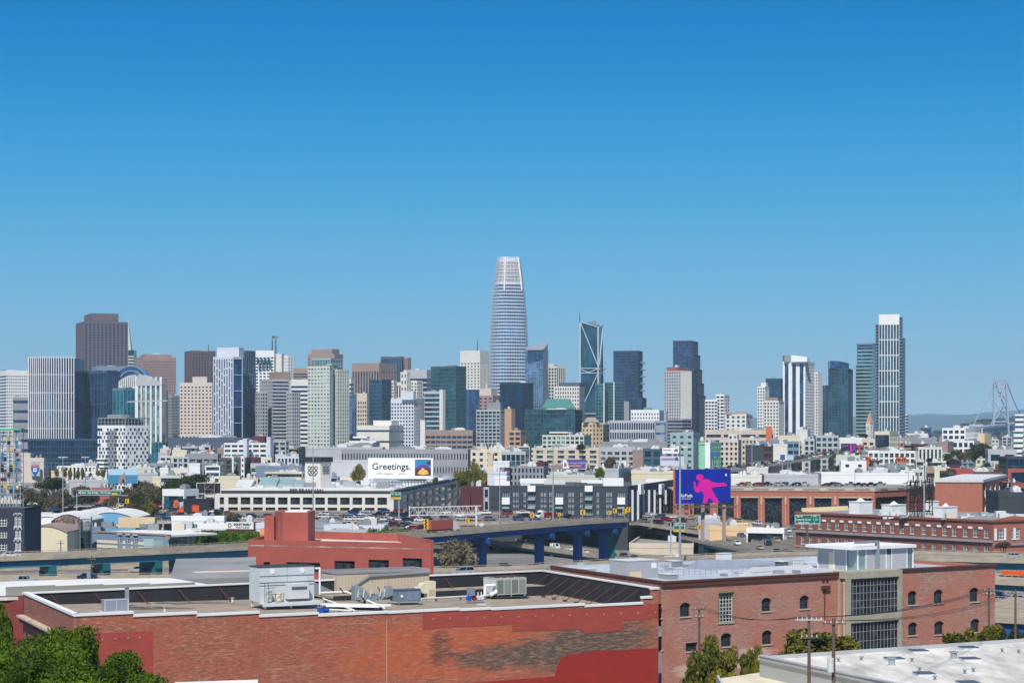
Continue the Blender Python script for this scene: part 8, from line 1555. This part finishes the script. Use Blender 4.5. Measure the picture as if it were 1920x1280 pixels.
for k in range(n + 1): m.bar((w_ * k / n, 0, 0), (w_ * k / n, 0, .9), .05)
m.bar((0, 0, .9), (w_, 0, .9), .05); m.bar((0, 0, .5), (w_, 0, .5), .04); m.build('rail', 'grey', th)
# ---- red painted building behind
def red():
    th = thing('red_building', 'brick red painted building with a square stair tower and industrial windows', 'building', P(640, 1080, 345)); pl = pxw(465, 350, 813, 338); top = zp(1017, 345); gz = 14
    def hole(x0, x1, y0, y1): a, b = pl.u(x0), pl.u(x1); D = pl.A.y + pl.U.y * (a + b) / 2; return (a, b, zp(y1, D), zp(y0, D))
    H = [hole(537, 600, 1054, 1072), hole(627, 665, 1051, 1072), hole(691, 729, 1049, 1072), hole(755, 791, 1046, 1072), hole(494, 506, 1053, 1062)]
    m = MB(); holes_wall(m, pl, 0, pl.L, gz, top, H, .4); m.bw('front_wall', 'redpaint', th)
    for h in H: window(th, pl, *h, max(2, int((h[1] - h[0]) / .55)), 3, 'charcoal', 'gl_near', .3, .05)
    A, B = pl.pt(0, 0), pl.pt(pl.L, 0); bk = Vector((0, 26, 0)); C = B + Vector((-7, 22, 0)); Dp = A + Vector((2, 24, 0))
    m = MB(); pbox(m, pl, 0, pl.L, -.4, -.01, top, top + .3)
    for p_, q_ in ((B, C), (C, Dp), (Dp, A)): w2 = WP(p_[:2], q_[:2]); pbox(m, w2, 0, w2.L, -.35, 0, gz, top + .8 if p_ is not Dp else top + .3)
    m.bw('parapet', 'redpaint', th)
    m = MB(); m.prism([(A.x, A.y), (B.x, B.y), (C.x, C.y), (Dp.x, Dp.y)], top - .8, top - .6); m.bw('roof', 'roof_white', th)
    D2 = 352; x0, x1, x2, x3 = (P(px, 0, D2).x for px in (508, 530, 578, 578)); m = MB(); m.prism([(x0, 358), (x1, D2), (x2, D2 - .5), (x3 + .2, 362), (x0 + 1, 364)], 22, zp(960, D2)); m.bw('stair_tower', 'redpaint', th)
    m = MB(); m.box(P(509, 0, 356).x - 1.4, x0 - .02, 357, 361, top - 1, zp(968, 356)); m.bw('stair_wing', 'redpaint', th)
    m = MB(); m.box(x1 + .4, x2 - .3, D2 + .5, D2 + 8, zp(960, D2) + .001, zp(960, D2) + .2); m.bw('tower_cap', 'white', th)
    m = MB(); m.box(P(519, 0, 351).x, P(522, 0, 351).x, 354.6, 354.7, top + .3, top + 3.4); m.bw('door', 'stone', th)
red()
# ---- white roofs on the left behind building A
def left_roofs():
    th = thing('warehouse', 'white stepped flat roof with a grey green parapet behind the front brick building', 'building', P(100, 1110, 300)); z = 33.6
    Q = lambda px, py, zz=z: P(px, py, (CZ - zz) * F / (py - HY))
    pts = [Q(-60, 1121), Q(14, 1119), Q(420, 1100), Q(322, 1083), Q(200, 1084), Q(-60, 1091)]; m = MB(); m.prism([(p.x, p.y) for p in pts], z - .4, z); m.bw('roof', 'roof_white', th)
    a, b = Q(-60, 1121), Q(50, 1117.5); pw = WP(a[:2], b[:2]); m = MB(); pbox(m, pw, 0, pw.L, -.3, .05, 10, z + .15); m.build('front_wall', M('redC', (150, 66, 62), var=.1, scale=.6, str_=(1, 1, 4)), th, world=True)
    a, b = Q(12, 1117), Q(366, 1101.5); pw = WP(a[:2], b[:2]); m = MB(); n = 4
    for k in range(n): pbox(m, pw, pw.L * k / n, pw.L * (k + 1) / n, -.3, 0, z, z + 1.2 - .14 * k)
    m.bw('parapet', M('gparapet', (150, 150, 140), var=.08), th)
    th = thing('warehouse', 'low pale building with grey sloping roof and peach wall left of the cooling tower', 'building', P(400, 1090, 330)); z = 33
    pts = [P(318, 1097, 300), P(480, 1093, 305), P(480, 1070, 345), P(330, 1072, 340)]; m = MB(); m.add([(p.x, p.y, z + (i > 1) * .6) for i, p in enumerate(pts)] + [(p.x, p.y, 12) for p in pts], [(0, 1, 2, 3), (0, 4, 5, 1), (1, 5, 6, 2), (2, 6, 7, 3), (3, 7, 4, 0)]); m.bw('shell', 'roof_grey', th)
    pw = pxw(368, 312, 478, 316); m = MB(); pbox(m, pw, 0, pw.L, -4, 0, z + .2, zp(1082, 314)); m.bw('peach_wall', M('peachw', (226, 206, 188), var=.05), th); m = MB(); pbox(m, pw, pw.L * .18, pw.L * .62, .01, .2, zp(1096, 314), zp(1091, 314)); m.bw('red_strip', 'redcap', th); m = MB(); m.box(P(385, 0, 310).x, P(389, 0, 310).x, 310, 310.6, z, zp(1086, 310)); m.bw('vent', 'slate', th)
left_roofs()
# ---- white roofed building bottom right
def white_roof():
    z = 30.0; c = [Vector((27.3, 219.6)), Vector((61.4, 238.7)), Vector((100, 260)), Vector((115, 225)), Vector((60, 150)), Vector((43, 182))]
    th = thing('warehouse', 'broad white flat-roofed building with skylights at the bottom right', 'building', (c[0].x, c[0].y, 22)); M('whitew', (228, 223, 214), var=.3, scale=.3, str_=(1, .3, 1)); m = MB(); m.prism([(p.x, p.y) for p in c][::-1], z - .5, z); m.bw('roof', 'whitew', th)
    m = MB(); lw = WP((43, 182), (27.3, 219.6)) if 0 else WP(c[0], c[5]); pbox(m, lw, 0, lw.L, -.25, 0, 18, z + .45); m.bw('side_wall', M('wallg', (176, 178, 174), var=.05, scale=.5), th)
    m = MB(); pbox(m, lw, -.1, lw.L, -.35, .1, z + .451, z + .6); b1 = WP(c[0], c[1]); pbox(m, b1, 0, b1.L, -.3, .05, z + .001, z + .4); b2 = WP(c[1], c[2]); pbox(m, b2, 0, b2.L, -.3, .05, z + .001, z + .4); m.bw('coping', 'lgrey', th)
    Q = lambda px, py: P(px, py, (CZ - z) * F / (py - HY))
    for i, (px, py) in enumerate(((1677, 1237), (1733, 1265), (1818, 1237), (1816, 1216), (1722, 1222), (1815, 1282))):
        p = Q(px, py); t = thing('skylight', ['grey tilted skylight left of the tall steel vent pair', 'large grey skylight at the bottom of the white roof', 'grey skylight right of the right steel vent', 'grey skylight near the back parapet on the right', 'grey skylight near the back parapet on the left', 'grey skylight cut by the bottom edge of the photo'][i], 'skylight', p, R(8)); part(t, 'curb', 'unit_light', (-1, 1, -1, 1, 0, .2)); part(t, 'lens', 'slate', (-.95, .95, -.95, .95, .201, .3))
    for px, py, s, lab in ((1672, 1247, 1, 'big shiny steel roof vent on the left of the white roof'), (1788, 1235, 1, 'big shiny steel roof vent on the right of the white roof')):
        p = Q(px, py); t = thing('roof_vent', lab, 'vent', p); part(t, 'stack', 'galv', tubes=(((0, 0, 0), (0, 0, .75), .36),)); part(t, 'cap', 'galv', tubes=(((0, 0, .76), (0, 0, .86), .5),)); part(t, 'base', 'unit_light', (-.5, .5, -.5, .5, 0, .05))
    for px, py in ((1572, 1240), (1615, 1237), (1710, 1240), (1724, 1258), (1753, 1274), (1809, 1262), (1825, 1259), (1879, 1222), (1910, 1224)):
        p = Q(px, py); t = thing('roof_vent', 'small squat vent pipe on the white roof', 'vent', p, 0, 'small vents on the white roof'); part(t, 'stack', 'unit_grey', tubes=(((0, 0, 0), (0, 0, .35), .13),)); part(t, 'cap', 'galv', tubes=(((0, 0, .36), (0, 0, .45), .26),))
    z2 = 28.2; Q2 = lambda px, py: P(px, py, (CZ - z2) * F / (py - HY)); t = thing('warehouse', 'lower cream flat roof left of the broad white roof', 'building', Q2(1360, 1270)); q = [Q2(1348, 1271), Q2(1430, 1259), Q2(1640, 1290), Q2(1560, 1340), Q2(1380, 1330)]; m = MB(); m.prism([(p.x, p.y) for p in q][::-1], 18, z2); m.bw('roof', 'cream', t); pw = WP(q[0][:2], q[4][:2]); m = MB(); pbox(m, pw, 0, pw.L, 0.01, .25, 18, z2 + .35); m.bw('parapet', 'lgrey', t)
    t = thing('shed', 'white flat topped shed at the bottom edge against the brick wall', 'shed', P(400, 1282, 205)); m = MB(); a, b = P(328, 1278, 212), P(484, 1273, 212); m.prism([(a.x, a.y), (b.x, b.y), (b.x + 1, 203), (a.x + 1, 203)], 20, 0, ztop=[a.z, b.z, b.z, a.z]); m.bw('body', 'pure_white', t)
white_roof()
# ---- utility poles and wires
def upole(label, px, ytop, D, arms, base=None, lean=0):
    zb = ground(D); t_ = P(px, ytop, D); th = thing('utility_pole', label, 'utility pole', (t_.x, D, zb)); m = MB(); m.tube((t_.x + lean, D, zb - 1), t_, .2, .13); m.bw('pole', 'wood', th); tops = []
    for y, hw, ins in arms:
        z = zp(y, D); m = MB(); m.bar((t_.x - hw, D - .2, z), (t_.x + hw, D - .2, z), .12); m.bw('crossarm', 'lgrey' if hw > 1 else 'wood', th)
        for k in range(ins): x = t_.x - hw + 2 * hw * (k + .5) / ins; m = MB(); m.tube((x, D - .2, z + .06), (x, D - .2, z + .28), .06, .03, 6); m.bw('insulator', 'unit_light', th); tops.append(Vector((x, D - .2, z + .28)))
    return th, tops
th1, w1_ = upole('tall brown utility pole with two pale crossarms before the brick building', 1517, 1150, 190, [(1161, 1.35, 6), (1194, .95, 4)])
th2, w2_ = upole('brown utility pole with a transformer right of the tall two-armed pole', 1563, 1158, 172, [(1168, 1.0, 4)]); q = P(1556, 1245, 172); m = MB(); m.tube((q.x, 171.6, q.z - .6), (q.x, 171.6, q.z + .6), .28, n=12); m.bw('transformer', 'unit_light', th2)
th3, w3_ = upole('grey pole with a cluster head left of the tall arched tree', 1311, 1141, 235, [(1141, .7, 3), (1156, .6, 3)]); th4, w4_ = upole('grey utility pole at the right end of the brick building', 1854, 1101, 262, [(1107, .8, 4), (1114, 1.0, 4)]); th5, w5_ = upole('grey utility pole at the right edge of the photo', 1904, 1105, 250, [(1112, .5, 2)]); th6, w6_ = upole('utility pole with a transformer before the left viaduct', 172, 1042, 400, [(1048, .9, 4), (1062, .6, 2)]); q = P(168, 1080, 400); m = MB(); m.tube((q.x, 399.5, q.z - .9), (q.x, 399.5, q.z + .9), .45, n=12); m.bw('transformer', 'galv', th6)
th7, w7_ = upole('small utility pole with two crossarms in front of the cream shed', 114, 1012, 540, [(1013, 1.1, 5), (1018, 1.0, 4)]); th8, w8_ = upole('utility pole before the last dark teal column', 388, 1048, 400, [(1052, .6, 2)])
def wire(label, pts, sag=.6, grp=None):
    th = thing('overhead_wire', label, 'wire', pts[0], 0, grp); m = MB()
    for a, b in zip(pts, pts[1:]):
        pr = None
        for k in range(17): t = k / 16; q = a.lerp(b, t) - Vector((0, 0, sag * 4 * t * (1 - t))); m.bar(pr, q, .035) if pr is not None else None; pr = q
    m.bw('cable', 'tarry', th)
for i in range(4): wire('overhead wire from the two-armed pole to the pole at the brick building end', [w1_[i], w4_[i]], .9, 'wires to the right')
for i in range(3): wire('overhead wire from the two-armed pole to the grey cluster pole', [w1_[i], w3_[i]], .8, 'wires to the cluster pole')
for i in range(3): wire('overhead wire between the transformer pole and the pole at the right edge', [w2_[i], w5_[0] + Vector((0, 0, -.2 * i))], 1.0, 'wires to the right edge')
for i in range(2): wire('pale overhead wire before the red wall at the left edge', [P(-40, 1146 + i * 8, 190), P(60, 1139 + i * 7, 245)], .2, 'wires at the left edge')
for i in range(3): wire('thin wire from the left transformer pole over the viaduct', [w6_[i], P(-60, 1062 + i * 6, 330)], 1, 'thin wires on the left')
# ---- near trees
def big_tree(label, px, pytop, D, wpx, hpx, kind, seed, nleaf=7000, leaf=.035, n=26):
    if kind == 'olive': wpx *= 1.2; hpx *= 1.15; nleaf *= 1.5; n += 6
    x = (px - CX) * D / F; R_ = wpx * D / F / 1.75; H = hpx * D / F; zc = zp(pytop, D) - H; zg = min(ground(D), zc - 1)
    t = thing('tree', label, 'tree', (x, D, zg)); rr = random.Random(seed); cl = [(0, 0, .3, .5)]
    for i in range(n): a = rr.uniform(0, 6.28); q = rr.uniform(.15, .78); z = rr.uniform(.1, .80) * (1 - .45 * q * q) + .05; cl.append((q * math.cos(a), q * math.sin(a), z, rr.uniform(.16, .28)))
    me = crown_mesh('x', 'leaf_' + kind, cl, leaf, nleaf, seed, .85); o = link(me, 'crown', t, (0, 0, zc - zg)); o.scale = (R_, R_, H)
    m = MB(); m.tube((0, 0, -.5), (0, 0, zc - zg + H * .4), .35, .2)
    for k in range(5): a = k * 1.3; m.tube((0, 0, zc - zg + H * .05), (math.cos(a) * R_ * .5, math.sin(a) * R_ * .5, zc - zg + H * .5), .16, .06)
    m.build('trunk', 'bark', t)
big_tree('dense bright green tree in the bottom left corner', 95, 1158, 168, 190, 170, 'green', 1, 14000, .022, 40); big_tree('green tree crown cut by the left edge above the corner tree', -12, 1126, 185, 100, 190, 'green', 2, 8000, .03)
big_tree('rightmost low crown of the green corner trees', 228, 1222, 160, 210, 130, 'green', 3, 14000, .022, 40); big_tree('green crown in front of the corner tree at the bottom edge', 60, 1205, 150, 300, 160, 'green', 4, 13000, .018, 36); big_tree('small crown above the rightmost corner tree', 155, 1182, 172, 80, 120, 'green', 9, 7000, .04, 20)
big_tree('tall tree with olive green crown before the short-windowed brick wall', 1330, 1196, 236, 92, 100, 'olive', 5, 2600, .05); big_tree('smaller olive tree right of the tall one before the brick wall', 1411, 1212, 238, 46, 66, 'olive', 6, 1800, .07, 16); big_tree('wide orange green tree before the glazed bay', 1535, 1178, 240, 134, 62, 'olive', 7, 3000, .045); big_tree('orange green tree before the right part of the brick building', 1806, 1176, 255, 74, 50, 'olive', 8, 2400, .06, 18); big_tree('green tree at the brick building right corner', 1862, 1168, 262, 60, 52, 'olive', 10, 2400, .06, 18); big_tree('darker tree right of the corner pole', 1895, 1176, 258, 46, 44, 'dark', 11, 2000, .07, 16)
M('stain', (132, 122, 110), var=.25, scale=1); r = random.Random(14)
m = MB()
for i in range(14):
    c = RP(r.uniform(230, 1080), r.uniform(1120, 1142)); n = 9; z = roofz(0); a0 = r.uniform(.5, 2.2); pts = []
    for k in range(n): t = 2 * math.pi * k / n; q = a0 * r.uniform(.6, 1.2); x, y = c.x + q * 1.6 * math.cos(t), c.y + q * math.sin(t); pts.append((x, y))
    # follow the sloping roof plane
    f = lambda x, y: 33.85 + (31.9 - 33.85) * ((Vector((x, y)) - FL).dot(UA)) / (FR - FL).length + .012
    if all((Vector(p_) - FL).dot(Vector((UA.y, -UA.x))) < -.6 for p_ in pts): m.add([(x, y, f(x, y)) for x, y in pts], [tuple(range(n))])
o = m.build('roof_stain', 'stain', bpy.data.objects['brick_building']); o.location = -bpy.data.objects['brick_building'].location
# distant air
hz = MB(); hz.box(-30000, 30000, -400, 24000, -2, 420); h_ = hz.build('haze', 'white'); h_.data.materials.clear(); hm = bpy.data.materials.new('air'); hm.use_nodes = True; t = hm.node_tree; t.nodes.clear()
pv = t.nodes.new('ShaderNodeVolumePrincipled'); pv.inputs['Density'].default_value = 4.4e-5; pv.inputs['Color'].default_value = (.58, .84, 1.0, 1); pv.inputs['Anisotropy'].default_value = -.25; oo = t.nodes.new('ShaderNodeOutputMaterial'); t.links.new(pv.outputs[0], oo.inputs['Volume']); h_.data.materials.append(hm); h_['kind'] = 'stuff'
SC.cycles.volume_step_rate = 1
